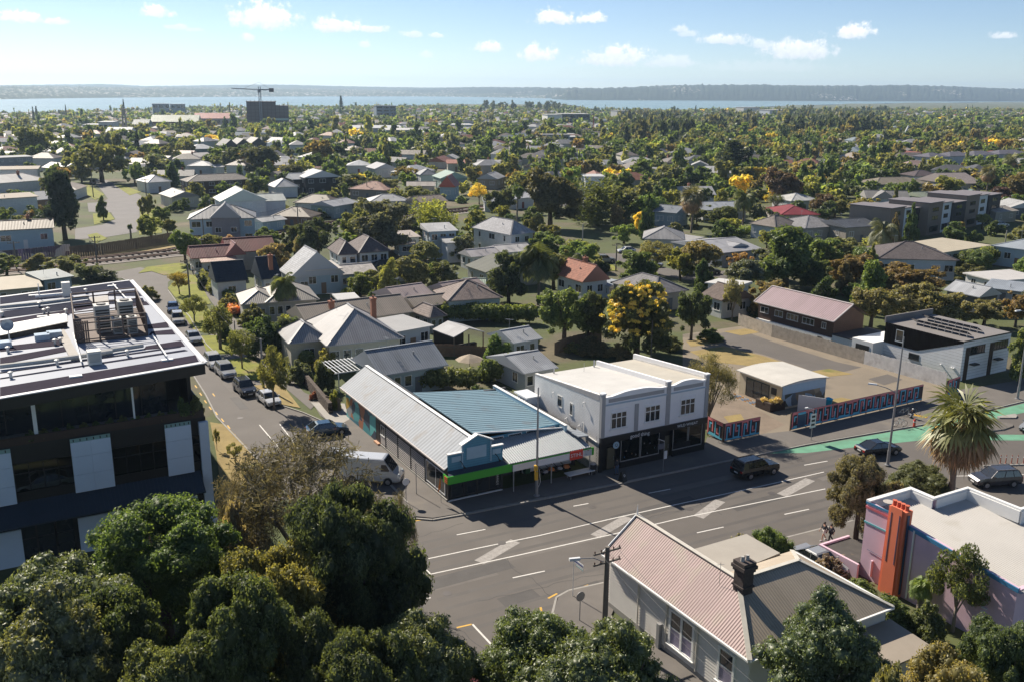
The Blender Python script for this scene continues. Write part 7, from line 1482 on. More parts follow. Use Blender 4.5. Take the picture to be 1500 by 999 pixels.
 fl=crown('blossom',[(c[0],c[1]+.0,c[2]+.5,c[3]*.26,c[4]*.24) for c in clumps_for('round',901,230) if c[2]>3.0 and c[3]<2 and c[0]**2+c[1]**2+(c[2]-4.7)**2>9],7000,.2,77,LEAFG,core=0,tri=True,shell=.85,low=-.1); inst('blossom',fl,t,scale=(w/10,w/10,h/10.2),color=(.33,.275,.015))
 T(1012,418,498,52,'round',(.045,.065,.022),'dark green tree between the yellow flowering tree and the yard'); T(730,486,534,48,'bush',(.062,.105,.022),'neat round green bush in the back yard','shrub'); T(960,350,402,62,'open',(.105,.105,.040),'open olive tree beside the quiet side road'); T(996,358,412,48,'round',(.115,.125,.020),'yellow green tree beside the quiet side road'); T(1026,350,412,72,'spread',(.12,.10,.022),'wide orange and green tree over parked cars'); T(1085,370,402,42,'round',(.17,.11,.035),'small orange tree beside the orange and green one')
 T(1072,404,470,34,'open',(.115,.115,.055),'crooked pale stemmed tree beside the paling fence'); T(1150,332,424,122,'tall',(.052,.080,.022),'very large dark green tree behind the brown building',lod=1); T(1195,380,425,50,'round',(.05,.07,.022),'dark shoulder of trees beside the very large green tree'); T(1250,368,422,76,'round',(.105,.080,.028),'orange brown tree behind the pink striped roof'); T(1335,384,434,92,'round',(.105,.078,.026),'wide rusty orange tree below the dark brown roof'); T(1290,395,440,50,'round',(.10,.082,.030),'orange tinted tree with a lamp beside it')
 for px,yt,w,l in ((1275,415,74,'olive roadside tree at the brown building end of the row'),(1330,412,80,'olive roadside tree, second in the row behind the flat roof'),(1385,428,70,'olive roadside tree, third in the row behind the flat roof'),(1440,436,66,'olive roadside tree at the far end of the row behind the flat roof')): T(px,yt,480,w,'round',(.115,.11,.042),l,group='olive trees behind the flat roofed building',lod=1)
 T(1487,425,480,50,'round',(.13,.095,.035),'bronze bush at the right edge below the grey outbuilding'); T(1493,480,560,44,'round',(.075,.10,.028),'green tree beside the white and black building'); T(1075,410,440,30,'bush',MG,'small shrub behind the white flat roofed house','shrub')
 T(1012,274,342,44,'fan',(.085,.085,.04),'old palm with a thick dead skirt beside the blue grey roof'); T(1072,206,262,70,'norfolk',(.026,.040,.022),'big dark araucaria pine above the gardens',lod=1); T(1096,215,262,40,'cone',(.026,.038,.022),'dark conifer beside the araucaria pine'); T(1142,243,302,60,'round',(.080,.055,.034),'large copper brown tree above the white hipped house'); T(1088,285,330,34,'palm',(.075,.095,.03),'feather palm beside the brown hipped house'); T(1135,285,320,24,'cabbage',(.07,.085,.04),'cabbage tree in front of the copper tree',name='cabbage_tree'); T(1050,300,335,60,'round',(.06,.075,.026),'dark garden trees below the blue grey roof'); T(1205,283,318,40,'round',(.07,.05,.03),'purple brown shrub beside the white hipped house')
 T(1222,290,322,40,'round',OL,'olive tree beside the crimson roof'); T(1268,288,336,56,'round',(.13,.12,.03),'yellow olive tree in front of the white gabled cottage'); T(1345,295,330,50,'bush',(.085,.10,.03),'broad clipped green bush in front of the townhouses','shrub'); T(1388,254,294,48,'round',(.115,.13,.03),'light green garden tree in front of the dark brown hipped roof'); T(1456,272,302,72,'bush',(.055,.030,.027),'wide dark red shrub beyond the townhouses','shrub'); T(1444,243,288,28,'fan',(.085,.085,.035),'fan palm beside the dusty brown tiled roof'); T(1477,226,262,28,'fan',(.08,.09,.035),'fan palm near the right edge of the terrace row'); T(1490,250,300,50,'round',(.115,.095,.04),'bronze green tree at the right edge'); T(1290,330,378,48,'palm',(.09,.10,.06),'silvery giant bird of paradise beside the first townhouse'); T(1235,345,385,60,'round',(.085,.095,.035),'green garden tree below the brown blue roofed house'); T(1375,350,368,34,'bush',MG,'low green shrubs at the townhouse doors','shrub'); T(1360,372,384,40,'bush',(.07,.095,.024),'shrub beside the cream flat roof','shrub')
 T(1420,385,418,44,'round',(.07,.075,.03),'bushy tree beside the clipped hedge'); T(1483,354,385,20,'tall',(.115,.09,.05),'bronze conifer at the right edge')
 # near gardens behind the side street
 T(418,408,470,44,'palm',(.095,.115,.035),'tall feather palm in front of the beige house',lod=1); T(410,462,510,50,'round',(.036,.050,.022),'dark rounded tree beside the footpath'); T(375,462,505,36,'round',(.062,.10,.022),'bright green garden tree beside the footpath'); T(335,427,455,34,'bush',(.12,.12,.03),'yellow green shrub by the driveway','shrub'); T(298,398,424,20,'bush',(.03,.045,.02),'small dark clipped bush before the navy roofed house','shrub'); T(352,395,412,24,'bush',MG,'flowering bush beside the white cottage','shrub')
 T(478,505,545,40,'bush',(.135,.135,.022),'golden green shrub beside the cream villa','shrub'); T(440,520,560,42,'bush',(.075,.092,.042),'grey green shrub behind the stone wall','shrub'); T(475,525,572,34,'bush',(.05,.065,.022),'dark shrub behind the stone wall','shrub'); T(490,566,600,20,'bush',(.12,.14,.02),'small yellow green plant at the mural wall','shrub'); T(460,570,585,16,'bush',(.14,.05,.03),'low red plant on the stone wall','shrub')
 T(130,385,412,44,'round',(.075,.095,.03),'leafy bush below the graffiti fence'); T(60,372,402,54,'tall',(.10,.10,.03),'tall olive shrub below the graffiti fence'); T(100,372,408,60,'round',(.085,.095,.035),'rounded olive tree below the graffiti fence'); T(10,372,404,50,'round',(.075,.10,.028),'green tree at the left edge below the fence'); T(150,391,412,52,'bush',(.04,.055,.026),'dark bush behind the office roof','shrub')
 for px,yt,yb,w,c,l in ((392,448,520,64,DG,'dark shady tree between the footpath and the villa hedge'),(438,462,505,56,MG,'green garden tree at the front of the cream villa'),(372,440,478,44,OL,'olive garden tree below the tall feather palm'),(452,455,482,40,(.05,.06,.045),'dull purple green bush beside the faded brown roof'),(330,470,500,26,DG,'dark bush beside the second verge'),(700,560,590,44,DG,'dark bush at the end of the loose olive hedge'),(770,470,505,44,MG,'green tree behind the white boarded shed'),(548,425,452,36,MG,'green bush beside the faded pink roof'),(198,236,272,30,BG,'light green tree on the bend of the hillside street'),(238,300,330,26,MG,'green shrubbery on the fenced side of the hillside street'),(246,320,345,24,OL,'olive bush beside the railway fence corner'),(120,235,268,30,OL,'olive tree behind the dark macrocarpa'),(232,222,248,30,MG,'green tree beyond the dark square hedge'),(868,492,518,60,(.08,.075,.035),'brown green scrub heap in the overgrown back yard'),(905,500,524,44,(.11,.095,.04),'dry scrub heap in the overgrown back yard beside the fence'),(840,498,516,34,OL,'olive scrub in the overgrown back yard'),(985,492,512,44,OL,'low bushes at the back of the empty yard'),(1040,478,498,40,MG,'bushes at the fence end of the empty yard')): T(px,yt,yb,w,'bush' if yb>400 else 'round',c,l,'shrub' if yb>400 else 'tree')
 # hedges
 def Hd(p,q,wpx,h,col,label,**k): hedge(G(*p),G(*q),wpx,h,col,label,**k)
 Hd((636,470),(782,474),2.4,2.9,(.070,.098,.022),'long clipped hedge behind the open carport',dens=60)
 Hd((598,570),(695,571),2.2,2.6,(.080,.098,.024),'loose olive hedge in front of the pale blue bungalow',dens=55)
 Hd((705,560),(768,553),2.6,2.9,(.055,.080,.022),'dense clipped hedge beside the long grey garage',dens=60)
 Hd((388,500),(452,540),1.6,2.2,(.085,.115,.028),'pale green hedge in front of the cream villa',dens=50); Hd((415,482),(440,488),1.8,2.2,(.12,.14,.025),'clipped golden hedge beside the villa',dens=50)
 Hd((298,405),(312,432),1.3,1.5,(.085,.095,.026),'clipped green hedge along the footpath of the maroon roofed cottage'); Hd((333,450),(346,464),1.4,1.5,(.28,.115,.02),'orange leaved hedge beside the dark parked wagon',cat='hedge'); Hd((318,428),(345,446),2.,1.8,(.06,.085,.024),'dark green hedge beside the beige house driveway')
 Hd((1402,392),(1462,386),4.,3.6,(.075,.098,.024),'tall clipped hedge in front of the pale blue house',dens=36); Hd((240,268),(262,268),4,4.,(.04,.06,.02),'square dark clipped hedge beside the hill street',dens=36); Hd((500,438),(530,434),1.6,1.6,(.13,.15,.025),'yellow green hedge beside the white carport'); Hd((510,420),(560,410),3,2.2,(.045,.062,.022),'dark hedge beside the two storey white house',dens=36); Hd((865,378),(878,392),1.8,1.8,(.10,.11,.035),'small hedge beside the silver wagon'); Hd((868,398),(892,400),2.,1.8,(.035,.05,.02),'dark clipped hedge beside the terracotta cottage'); Hd((835,370),(870,378),3,3.,(.085,.105,.028),'rounded hedge at the end of the quiet side road',dens=36); Hd((1055,345),(1095,342),3,2.,(.10,.15,.025),'sunny green hedge beside the flat grey roof',dens=30); Hd((1280,300),(1330,303),3,2.6,(.06,.08,.026),'garden hedge below the white gabled cottage',dens=30); Hd((1130,470),(1100,462),2,2,(.05,.07,.024),'shrubby hedge behind the paling fence',dens=36)
planting()
# ---------------------------------------------------------------- vehicles
TYRE=RUBBER; ALLOY=mat('alloy_rim',(.45,.45,.46),rough=.35,metal=.8,var=.05); LAMPG=mat('headlamp_glass',(.55,.58,.6),rough=.08,spec=.9); TAILR=mat('tail_lamp',(.30,.012,.010),rough=.2); CARG=mat('car_glass',(.015,.018,.022),rough=.04,spec=1.,var=.05); PLATE=mat('number_plate',(.6,.6,.6),rough=.4); TRIMB=mat('black_trim',(.012,.012,.013),rough=.5)
PAINT={}
def paint(c): 
 k=tuple(c)
 if k not in PAINT: PAINT[k]=paintmat('car_paint',c,.22,.7,.25)
 return PAINT[k]
CARS={'hatch':dict(L=4.4,W=1.79,H=1.46,b=.93,hood=.86,wb=1.02,rf=.35,rr=-1.25,re=-2.05,tail=.98),'suv':dict(L=4.65,W=1.86,H=1.70,b=1.06,hood=1.02,wb=1.0,rf=.35,rr=-1.85,re=-2.22,tail=1.08),'sedan':dict(L=4.75,W=1.84,H=1.45,b=.93,hood=.88,wb=1.05,rf=.3,rr=-.95,re=-1.75,tail=1.0),'wagon':dict(L=4.9,W=1.9,H=1.8,b=1.12,hood=1.1,wb=.95,rf=.3,rr=-2.1,re=-2.38,tail=1.12),'van':dict(L=5.9,W=2.05,H=2.55,b=1.35,hood=1.3,wb=2.25,rf=1.35,rr=-2.85,re=-2.93,tail=1.4)}
def car(px,py,az_,kind,col,label,lod=1,cat=None,z=0.,xy=None,name=None,group=None):
 d=CARS[kind]; L_,W_,Hh,b=d['L'],d['W'],d['H'],d['b']; x,y=xy or G(px,py); hw=W_/2
 t=thing(name or ('van' if kind=='van' else 'car'),(x,y,z),az_,label,cat or ('van' if kind=='van' else 'car'),group); pm=paint(col)
 m=MB(); st=[(-L_/2,.93,.42,d['tail']-.14),(-L_/2+.12,.97,.3,d['tail']),(-L_*.3,1.,.22,b+.02),(0,1.,.22,b),(d['wb'],1.,.22,b-.01),(L_*.33,.99,.24,d['hood']),(L_/2-.22,.95,.28,d['hood']-.12),(L_/2-.03,.84,.36,d['hood']-.3)]
 if kind=='van': st=[(-L_/2,.98,.42,1.4),(-L_/2+.1,1.,.32,1.42),(0,1.,.3,1.38),(d['wb']-.4,1.,.3,1.36),(d['wb'],.99,.3,1.32),(L_/2-.3,.94,.32,1.12),(L_/2-.03,.84,.4,.9)]
 bb=0; n=8
 for (sx,k,zl,zt) in st:
  h=hw*k; m.v+=[(sx,-h*.9,zl),(sx,-h,zl+.16),(sx,-h,zt*.72),(sx,-h*.94,zt),(sx,h*.94,zt),(sx,h,zt*.72),(sx,h,zl+.16),(sx,h*.9,zl)]
 for i in range(len(st)-1):
  for j in range(n): k2=(j+1)%n; m.f.append((i*n+j,i*n+k2,(i+1)*n+k2,(i+1)*n+j)); m.m.append(0)
 m.f.append(tuple(range(n-1,-1,-1))); m.f.append(tuple((len(st)-1)*n+j for j in range(n))); m.m+=[0,0]
 m.build('body',pm,t)
 # greenhouse
 yb,yr=hw*.93,hw*.76; zr=Hh-.05; wb,rf,rr,re=d['wb'],d['rf'],d['rr'],d['re']; zb=b-.03; zbr=d['tail']-.05 if kind!='van' else 1.38
 B=[(wb,-yb,zb),(re,-yb,zbr),(re,yb,zbr),(wb,yb,zb)]; Tt=[(rf,-yr,zr),(rr,-yr,zr),(rr,yr,zr),(rf,yr,zr)]
 if kind=='van':
  yr=hw*.9; Tt=[(rf,-yr,zr),(rr,-yr,zr),(rr,yr,zr),(rf,yr,zr)]; B=[(wb,-hw*.97,zb),(re,-hw*.985,zbr),(re,hw*.985,zbr),(wb,hw*.97,zb)]
 g=MB(); g.add(B+Tt,[(0,1,5,4),(1,2,6,5),(2,3,7,6),(3,0,4,7)]); 
 if kind=='van':
  g.build('upper_body',pm,t)
  q=MB(); V=lambda i,j,f: tuple(Vector(B[i]).lerp(Vector(B[j]),f)); 
  wsb=[Vector(B[0]),Vector(B[3]),Vector(Tt[3]),Vector(Tt[0])]; c=sum(wsb,Vector())/4; q.add([tuple(c+(p-c)*.88+Vector((.03,0,.02))) for p in wsb],[(0,1,2,3)]); q.build('windscreen',CARG,t)
  for s in (-1,1):
   q=MB(); q.add([(wb-.25,s*(hw*.975+.005),zb+.08),(wb-1.15,s*(hw*.985+.005),zb+.08),(wb-1.1,s*(hw*.93+.012),zb+.72),(wb-.62,s*(hw*.93+.012),zb+.72)],[(0,1,2,3) if s<0 else (3,2,1,0)]); q.build('side_window',CARG,t)
 else:
  o=g.build('window_glass',CARG,t)
  p=MB(); Bv=[Vector(v) for v in B]; Tv=[Vector(v) for v in Tt]
  for i in range(4): p.beam(Bv[i],Tv[i],.07,.06)
  for s,i0,i1 in ((-1,0,1),(1,3,2)):
   for f in (.42,.74) if kind!='sedan' else (.46,): p.beam(Bv[i0].lerp(Bv[i1],f),Tv[i0].lerp(Tv[i1],f),.07,.05)
  p.build('pillar',pm,t)
 r=MB(); e=.03; r.hexa([(rf+e,-yr-e,zr-.05),(rr-e,-yr-e,zr-.05),(rr-e,yr+e,zr-.05),(rf+e,yr+e,zr-.05)][::-1],[(rf-.18,-yr*.86,Hh),(rr+.18,-yr*.86,Hh),(rr+.18,yr*.86,Hh),(rf-.18,yr*.86,Hh)][::-1]); r.build('roof',pm,t)
 if kind in('suv','wagon'):
  q=MB()
  for s in(-1,1): q.beam((rf-.2,s*yr*.9,Hh+.03),(rr+.2,s*yr*.9,Hh+.03),.04,.05)
  q.build('roof_rail',ALLOY if col!=BLKC else TRIMB,t)
 wr=.33 if kind in('hatch','sedan') else .36; ax=(L_*.30,-L_*.29)
 for wx in ax:
  for s in(-1,1):
   a_=MB(); a_.lathe((wx,s*(hw-.02),wr+.02),[(wr+.07,-.02),(wr+.07,.03)],14,axis='y'); a_.build('wheel_arch',TRIMB,t)
   w=MB(); w.lathe((0,0,0),[(wr*.62,-.1),(wr*.95,-.1),(wr,-.06),(wr,.06),(wr*.95,.1),(wr*.62,.1)],16,axis='y'); o=w.build('wheel',TYRE,t,loc=(wx,s*(hw-.04),wr)); q=MB(); q.lathe((0,s*.075,0),[(wr*.62,-.03),(wr*.62,.03)],12,axis='y'); 
   for k in range(5): an=k*1.2566; q.beam((0,s*.108,0),(wr*.55*math.cos(an),s*.108,wr*.55*math.sin(an)),.05,.03)
   q.build('rim',ALLOY,o)
 zf=d['hood']-.28 if kind!='van' else .95
 for s in(-1,1):
  q=MB(); q.hexa([(L_/2-.34,s*hw*.62-.16,zf),(L_/2-.06,s*hw*.62-.16,zf),(L_/2-.14,s*hw*.62+.16,zf),(L_/2-.42,s*hw*.62+.16,zf)],[(L_/2-.36,s*hw*.62-.14,zf+.16),(L_/2-.12,s*hw*.62-.14,zf+.14),(L_/2-.2,s*hw*.62+.14,zf+.14),(L_/2-.44,s*hw*.62+.14,zf+.16)]); q.build('headlight',LAMPG,t)
  q=MB(); zt=d['tail']-.32; q.box(-L_/2-.02,s*hw*.74-.14,zt,-L_/2+.16,s*hw*.74+.14,zt+.2); q.build('tail_light',TAILR,t)
  q=MB(); q.box(wb-.32,s*(hw+.02)-.02 if s>0 else -hw-.2,b+.02,wb-.2,(hw+.2) if s>0 else -hw+.0,b+.16); q.build('wing_mirror',pm,t)
 q=MB(); q.box(L_/2-.06,-.26,.42,L_/2+.0,.26,.54); q.build('number_plate',PLATE,t); q=MB(); q.box(-L_/2-.025,-.26,.62,-L_/2+.01,.26,.74); q.build('number_plate',PLATE,t)
 q=MB(); q.box(L_/2-.12,-hw*.6,.3,L_/2-.01,hw*.6,.4); q.box(L_/2-.12,-hw*.45,.57,L_/2-.02,hw*.45,.68); q.build('grille',TRIMB,t)
 return t
BLKC=(.006,.006,.007); WHTC=(.62,.62,.61); SILC=(.34,.35,.36); GRYC=(.10,.105,.115); BLUC=(.015,.05,.13); BEIC=(.40,.38,.34)
def vehicles():
 car(1106,694,62,'wagon',BLKC,'black wagon driving along the main street past the shops')
 car(1286,664,72,'sedan',BLKC,'black saloon driving beside the green cycle lane')
 car(1456,709,262,'suv',(.055,.055,.062),'dark grey wagon turning in behind the pink building')
 car(1516,630,235,'hatch',SILC,'silver car nosing past the traffic island at the right edge')
 car(480,635,66,'hatch',(.02,.06,.10),'dark blue car parked at an angle beside the mural wall')
 car(546,703,98,'van',WHTC,'white delivery van parked beside the corner shop'); car(500,678,98,'hatch',WHTC,'white car hidden behind the delivery van')
 car(394,590,146,'hatch',WHTC,'white hatchback at the front of the kerbside row'); car(359,575,148,'suv',(.012,.014,.022),'navy black wagon parked behind the white hatchback'); car(331,550,148,'suv',SILC,'silver grey wagon parked on the verge side of the street'); car(314,536,150,'suv',(.56,.56,.56),'white wagon parked behind the silver grey one'); car(284,500,152,'hatch',SILC,'silver hatchback parked alone beside the grass verge'); car(261,473,158,'suv',BEIC,'beige wagon parked at the end of the street'); car(254,456,160,'hatch',BLUC,'blue hatchback parked farthest up the street')
 car(361,461,150,'wagon',(.02,.022,.03),'dark wagon parked in the beige house driveway'); car(303,405,70,'hatch',(.6,.6,.58),'white car parked in front of the maroon roofed cottage')
 x,y=27.03-.5*2.2-1.95*.8686,66.17+2.2*.8686-1.95*.4955; car(0,0,150,'sedan',SILC,'silver car parked beside the low pink wall',xy=(x,y))
 car(886,385,78,'suv',SILC,'silver wagon parked on the quiet side road'); car(917,371,255,'hatch',WHTC,'white hatchback on the quiet side road'); car(956,391,108,'hatch',SILC,'silver car half hidden under the open olive tree'); car(1012,403,80,'hatch',WHTC,'white car parked under the orange and green tree'); car(1038,402,80,'suv',GRYC,'grey wagon parked under the orange and green tree')
 car(136,270,150,'hatch',(.10,.02,.03),'maroon car at the top of the hillside street'); car(190,231,110,'hatch',WHTC,'white car beside the narrow cypress'); car(1465,333,80,'suv',WHTC,'white wagon outside the last townhouse'); car(1484,312,90,'hatch',SILC,'silver car beside the beige garage')
 az_=60.2; v=Matrix.Rotation(R(90-az_),4,'Z')@Vector((-12.4,1.9,5.16)); car(0,0,az_+180,'sedan',WHTC,'white car displayed behind the upper office windows',xy=(-25.2+v.x,73.7+v.y),z=5.16)
vehicles()
# ---------------------------------------------------------------- people
SKIN=mat('skin',(.42,.25,.17),rough=.6); HAIR=mat('dark_hair',(.02,.015,.012),rough=.7)
def skinned(name,verts,edges,rad,m,parent,sub=2):
 me=bpy.data.meshes.new(name); me.from_pydata(verts,edges,[]); me.materials.append(m); o=link(bpy.data.objects.new(name,me),parent)
 md=o.modifiers.new('skin','SKIN'); md.use_smooth_shade=True
 for i,v in enumerate(me.skin_vertices[0].data): v.radius=(rad[i],rad[i]); v.use_root=(i==0)
 if sub: s=o.modifiers.new('smooth','SUBSURF'); s.levels=sub; s.render_levels=sub
 return o
def person(px,py,az_,label,top,bottom,shorts=False,hair=HAIR,pose='walk',h=1.72,z=.12,helmet=None,xy=None):
 x,y=xy or G(px,py,z); t=thing('person',(x,y,z),az_,label,'person'); k=h/1.72
 s=.16 if pose=='walk' else .03; cr=pose=='crouch'
 if cr:
  P=dict(pel=(0,0,.45),wai=(.08,0,.62),che=(.2,0,.82),nec=(.3,0,.98),hea=(.36,0,1.06),top=(.38,0,1.18),hl=(0,.1,.43),kl=(.4,.14,.45),al=(.12,.13,.08),tl=(.32,.14,.03),hr=(0,-.1,.43),kr=(.38,-.14,.5),ar=(.15,-.13,.08),tr=(.35,-.14,.03),sl=(.22,.19,.92),el=(.42,.23,.72),wl=(.6,.16,.62),gl=(.68,.15,.58),sr=(.22,-.19,.92),er=(.42,-.23,.72),wr=(.6,-.16,.62),gr=(.68,-.15,.58))
 else:
  P=dict(pel=(0,0,.92),wai=(0,0,1.08),che=(.01,0,1.30),nec=(.01,0,1.47),hea=(.03,0,1.55),top=(.03,0,1.66),hl=(0,.10,.90),kl=(s*1.1,.10,.50),al=(s*1.3 if pose=='walk' else .0,.10,.09),tl=(s*1.3+.17,.11,.03),hr=(0,-.10,.90),kr=(-s*.2,-.10,.50),ar=(-s*1.9,-.10,.11),tr=(-s*1.9+.16,-.11,.03),sl=(0,.20,1.41),el=(-.08-s*.4,.25,1.14),wl=(.02-s,.24,.90),gl=(.05-s,.23,.80),sr=(0,-.20,1.41),er=(-.02+s*.3,-.25,1.14),wr=(.1+s,-.23,.92),gr=(.14+s,-.22,.83))
 ks=list(P); v=[tuple(c*k for c in P[q]) for q in ks]; ix={q:i for i,q in enumerate(ks)}
 E=[('pel','wai'),('wai','che'),('che','nec'),('nec','hea'),('hea','top'),('pel','hl'),('hl','kl'),('kl','al'),('al','tl'),('pel','hr'),('hr','kr'),('kr','ar'),('ar','tr'),('che','sl'),('sl','el'),('el','wl'),('wl','gl'),('che','sr'),('sr','er'),('er','wr'),('wr','gr')]
 rr=dict(pel=.13,wai=.115,che=.135,nec=.055,hea=.085,top=.075,hl=.085,kl=.058,al=.04,tl=.035,hr=.085,kr=.058,ar=.04,tr=.035,sl=.06,el=.042,wl=.03,gl=.034,sr=.06,er=.042,wr=.03,gr=.034)
 skinned('body',v,[(ix[a_],ix[b_]) for a_,b_ in E],[rr[q]*k for q in ks],SKIN,t)
 def sub(name,keys,edges,grow,m):
  i2={q:i for i,q in enumerate(keys)}; skinned(name,[tuple(c*k for c in P[q]) for q in keys],[(i2[a_],i2[b_]) for a_,b_ in edges],[(rr[q]+grow)*k for q in keys],m,t)
 tm=mat('cloth_%s'%label[:20],top,rough=.9); bm=mat('trouser_%s'%label[:20],bottom,rough=.9)
 P['cl']=tuple((a_+b_)/2 for a_,b_ in zip(P['el'],P['wl'])); P['cr_']=tuple((a_+b_)/2 for a_,b_ in zip(P['er'],P['wr'])); rr['cl']=rr['cr_']=.04
 sub('jacket',['pel','wai','che','sl','el','cl','sr','er','cr_'],[('pel','wai'),('wai','che'),('che','sl'),('sl','el'),('el','cl'),('che','sr'),('sr','er'),('er','cr_')],.022,tm)
 if shorts: 
  P['ml']=tuple(a_*.35+b_*.65 for a_,b_ in zip(P['hl'],P['kl'])); P['mr']=tuple(a_*.35+b_*.65 for a_,b_ in zip(P['hr'],P['kr'])); rr['ml']=rr['mr']=.07
  sub('shorts',['pel','hl','ml','hr','mr'],[('pel','hl'),('hl','ml'),('pel','hr'),('hr','mr')],.02,bm)
 else: sub('trousers',['pel','hl','kl','al','hr','kr','ar'],[('pel','hl'),('hl','kl'),('kl','al'),('pel','hr'),('hr','kr'),('kr','ar')],.02,bm)
 hx,hy,hz=(c*k for c in P['top'])
 hm=MB(); hm.lathe((hx-.02,hy,hz-.09),[(.02,-.06),(.098,-.03),(.105,.03),(.085,.085),(.03,.115)],12); hm.build('helmet' if helmet else 'hair',mat('helmet_shell',helmet,rough=.3) if helmet else hair,t,smooth=True)
 f=MB(); f.lathe((hx+.085,hy,hz-.09),[(.012,-.02),(.018,0),(.006,.02)],6); 
 f.build('nose',SKIN,t); e_=MB(); 
 for sy in(-.032,.032): e_.lathe((hx+.083,hy+sy,hz-.06),[(.004,-.008),(.01,0),(.004,.008)],6)
 e_.build('eyes',HAIR,t)
 sh=MB()
 for q,w in (('tl','al'),('tr','ar')): a_=Vector(P[w])*k; b_=Vector(P[q])*k; sh.beam((a_.x-.05,a_.y,.05 if not pose=='walk' else max(.05,a_.z-.06)),(b_.x,b_.y,b_.z+.02),.095,.09)
 sh.build('shoes',mat('shoe_%s'%label[:12],(.5,.5,.5) if shorts else (.03,.03,.03)),t)
 for sd,q,w in ((1,'gl','wl'),(-1,'gr','wr')):
  g=Vector(P[q])*k; dv=(g-Vector(P[w])*k).normalized(); m=MB(); sx=Vector((1,0,0))
  for i in range(4): b_=g+sx*(-.03+.02*i)+dv*.01; m.tube([b_,b_+dv*.05,b_+dv*(.075+.012*(1.5-abs(i-1.5)))+Vector((0,-sd*.012,0))],[.011,.01,.007],5)
  b_=g+sx*.03-dv*.02; m.tube([b_,b_+sx*.03+dv*.03],[.012,.008],5); m.build('fingers',SKIN,t)
 return t
person(1206,791,258,'person in a dark top and pale shorts walking on the footpath',(.025,.028,.035),(.5,.46,.42),shorts=True); person(1216,793,258,'person in a navy jacket and black trousers walking beside the one in shorts',(.02,.022,.035),(.012,.012,.014),h=1.66)
person(903,695,330,'person in blue jeans standing at the black shop doorway',(.03,.03,.035),(.06,.10,.17),pose='stand'); person(1332,611,150,'person crouching beside the parked bicycles in a pale helmet',(.03,.032,.05),(.35,.36,.38),pose='crouch',helmet=(.75,.75,.75)); person(239,321,200,'person in blue walking on the hillside footpath',(.04,.10,.28),(.03,.04,.08),z=.05); person(283,403,210,'person in a white top standing beside the side street hedge',(.6,.6,.6),(.05,.06,.10),z=.05,pose='stand')
# ---------------------------------------------------------------- poles, signs and street furniture
GALV=mat('painted_steel_pole',(.30,.30,.31),rough=.5,metal=.4,var=.1); POLEW=mat('grey_timber_pole',(.17,.15,.13),rough=.95,var=.22,scale=1.5); CPOLE=mat('concrete_pole',(.36,.34,.31),rough=.9,var=.1); INS=mat('insulator',(.10,.04,.03),rough=.3)
def light_pole(base,h,label,arm=None,lean=0.):
 x,y=G(*base); t=thing('street_light',(x,y,.1),label=label,cat='street light'); m=MB(); m.tube([(0,0,0),(0,0,1.6)],[.16,.15],10); m.tube([(0,0,1.6),(lean*.5,0,h*.6),(lean,0,h)],[.12,.095,.06],10); m.build('pole',GALV,t); m=MB(); m.lathe((0,0,0),[(.3,0),(.3,.06),(.17,.08)],10); m.build('base_plate',GALV,t)
 if arm:
  z,dx,dy=arm; m=MB(); m.tube([(0,0,z),(dx*.5,dy*.5,z+.35),(dx,dy,z+.5)],[.05,.045,.04],7); m.build('arm',GALV,t); m=MB(); v=Vector((dx,dy,0)).normalized(); m.hexa([tuple(Vector((dx,dy,z+.46))+v*a_+Vector((-v.y,v.x,0))*b_) for a_,b_ in((-.1,-.1),(.75,-.13),(.75,.13),(-.1,.1))],[tuple(Vector((dx,dy,z+.6))+v*a_+Vector((-v.y,v.x,0))*b_) for a_,b_ in((-.1,-.07),(.7,-.09),(.7,.09),(-.1,.07))]); m.build('lamp_head',SIGNW,t)
 return t
t=light_pole((786,727),10.4,'tall grey pole with a yellow box on the kerb before the corner shop'); 
m=MB(); m.box(-.28,-.2,2.5,.08,.1,3.0); m.box(-.2,-.2,1.6,.1,.05,2.4); m.build('yellow_box',mat('yellow_plastic',(.62,.36,.03),rough=.5),t); m=MB(); m.tube([(.15,-.1,.9),(.32,-.1,1.4),(.22,-.1,2.6)],.02,5); m.build('conduit',SIGNW,t)
light_pole((1300,682),13.2,'tall grey street light beside the palm with its lamp arm over the road',arm=(7.6,-1.7,.9),lean=.12); light_pole((1490,585),11.5,'grey street light at the right edge of the footpath',arm=(10.6,-1.6,-.6)); light_pole((313,795),8.,'white floodlight pole beside the office corner',arm=(7.3,-.6,-.4)) if False else None
x,y=G(312,812); t=thing('floodlight_pole',(x,y,0),label='white floodlight on a short grey pole at the office corner',cat='floodlight'); hh=height((312,812),762); m=MB(); m.tube([(0,0,0),(0,0,hh)],[.14,.11],8); m.build('pole',GALV,t); m=MB(); m.box(-.7,-.25,hh,.6,.3,hh+.22); m.build('lamp_head',SIGNW,t); m=MB(); m.beam((-.1,.1,hh-.5),(.2,.5,hh+.1),.16,.1); m.build('bracket',SIGNW,t)
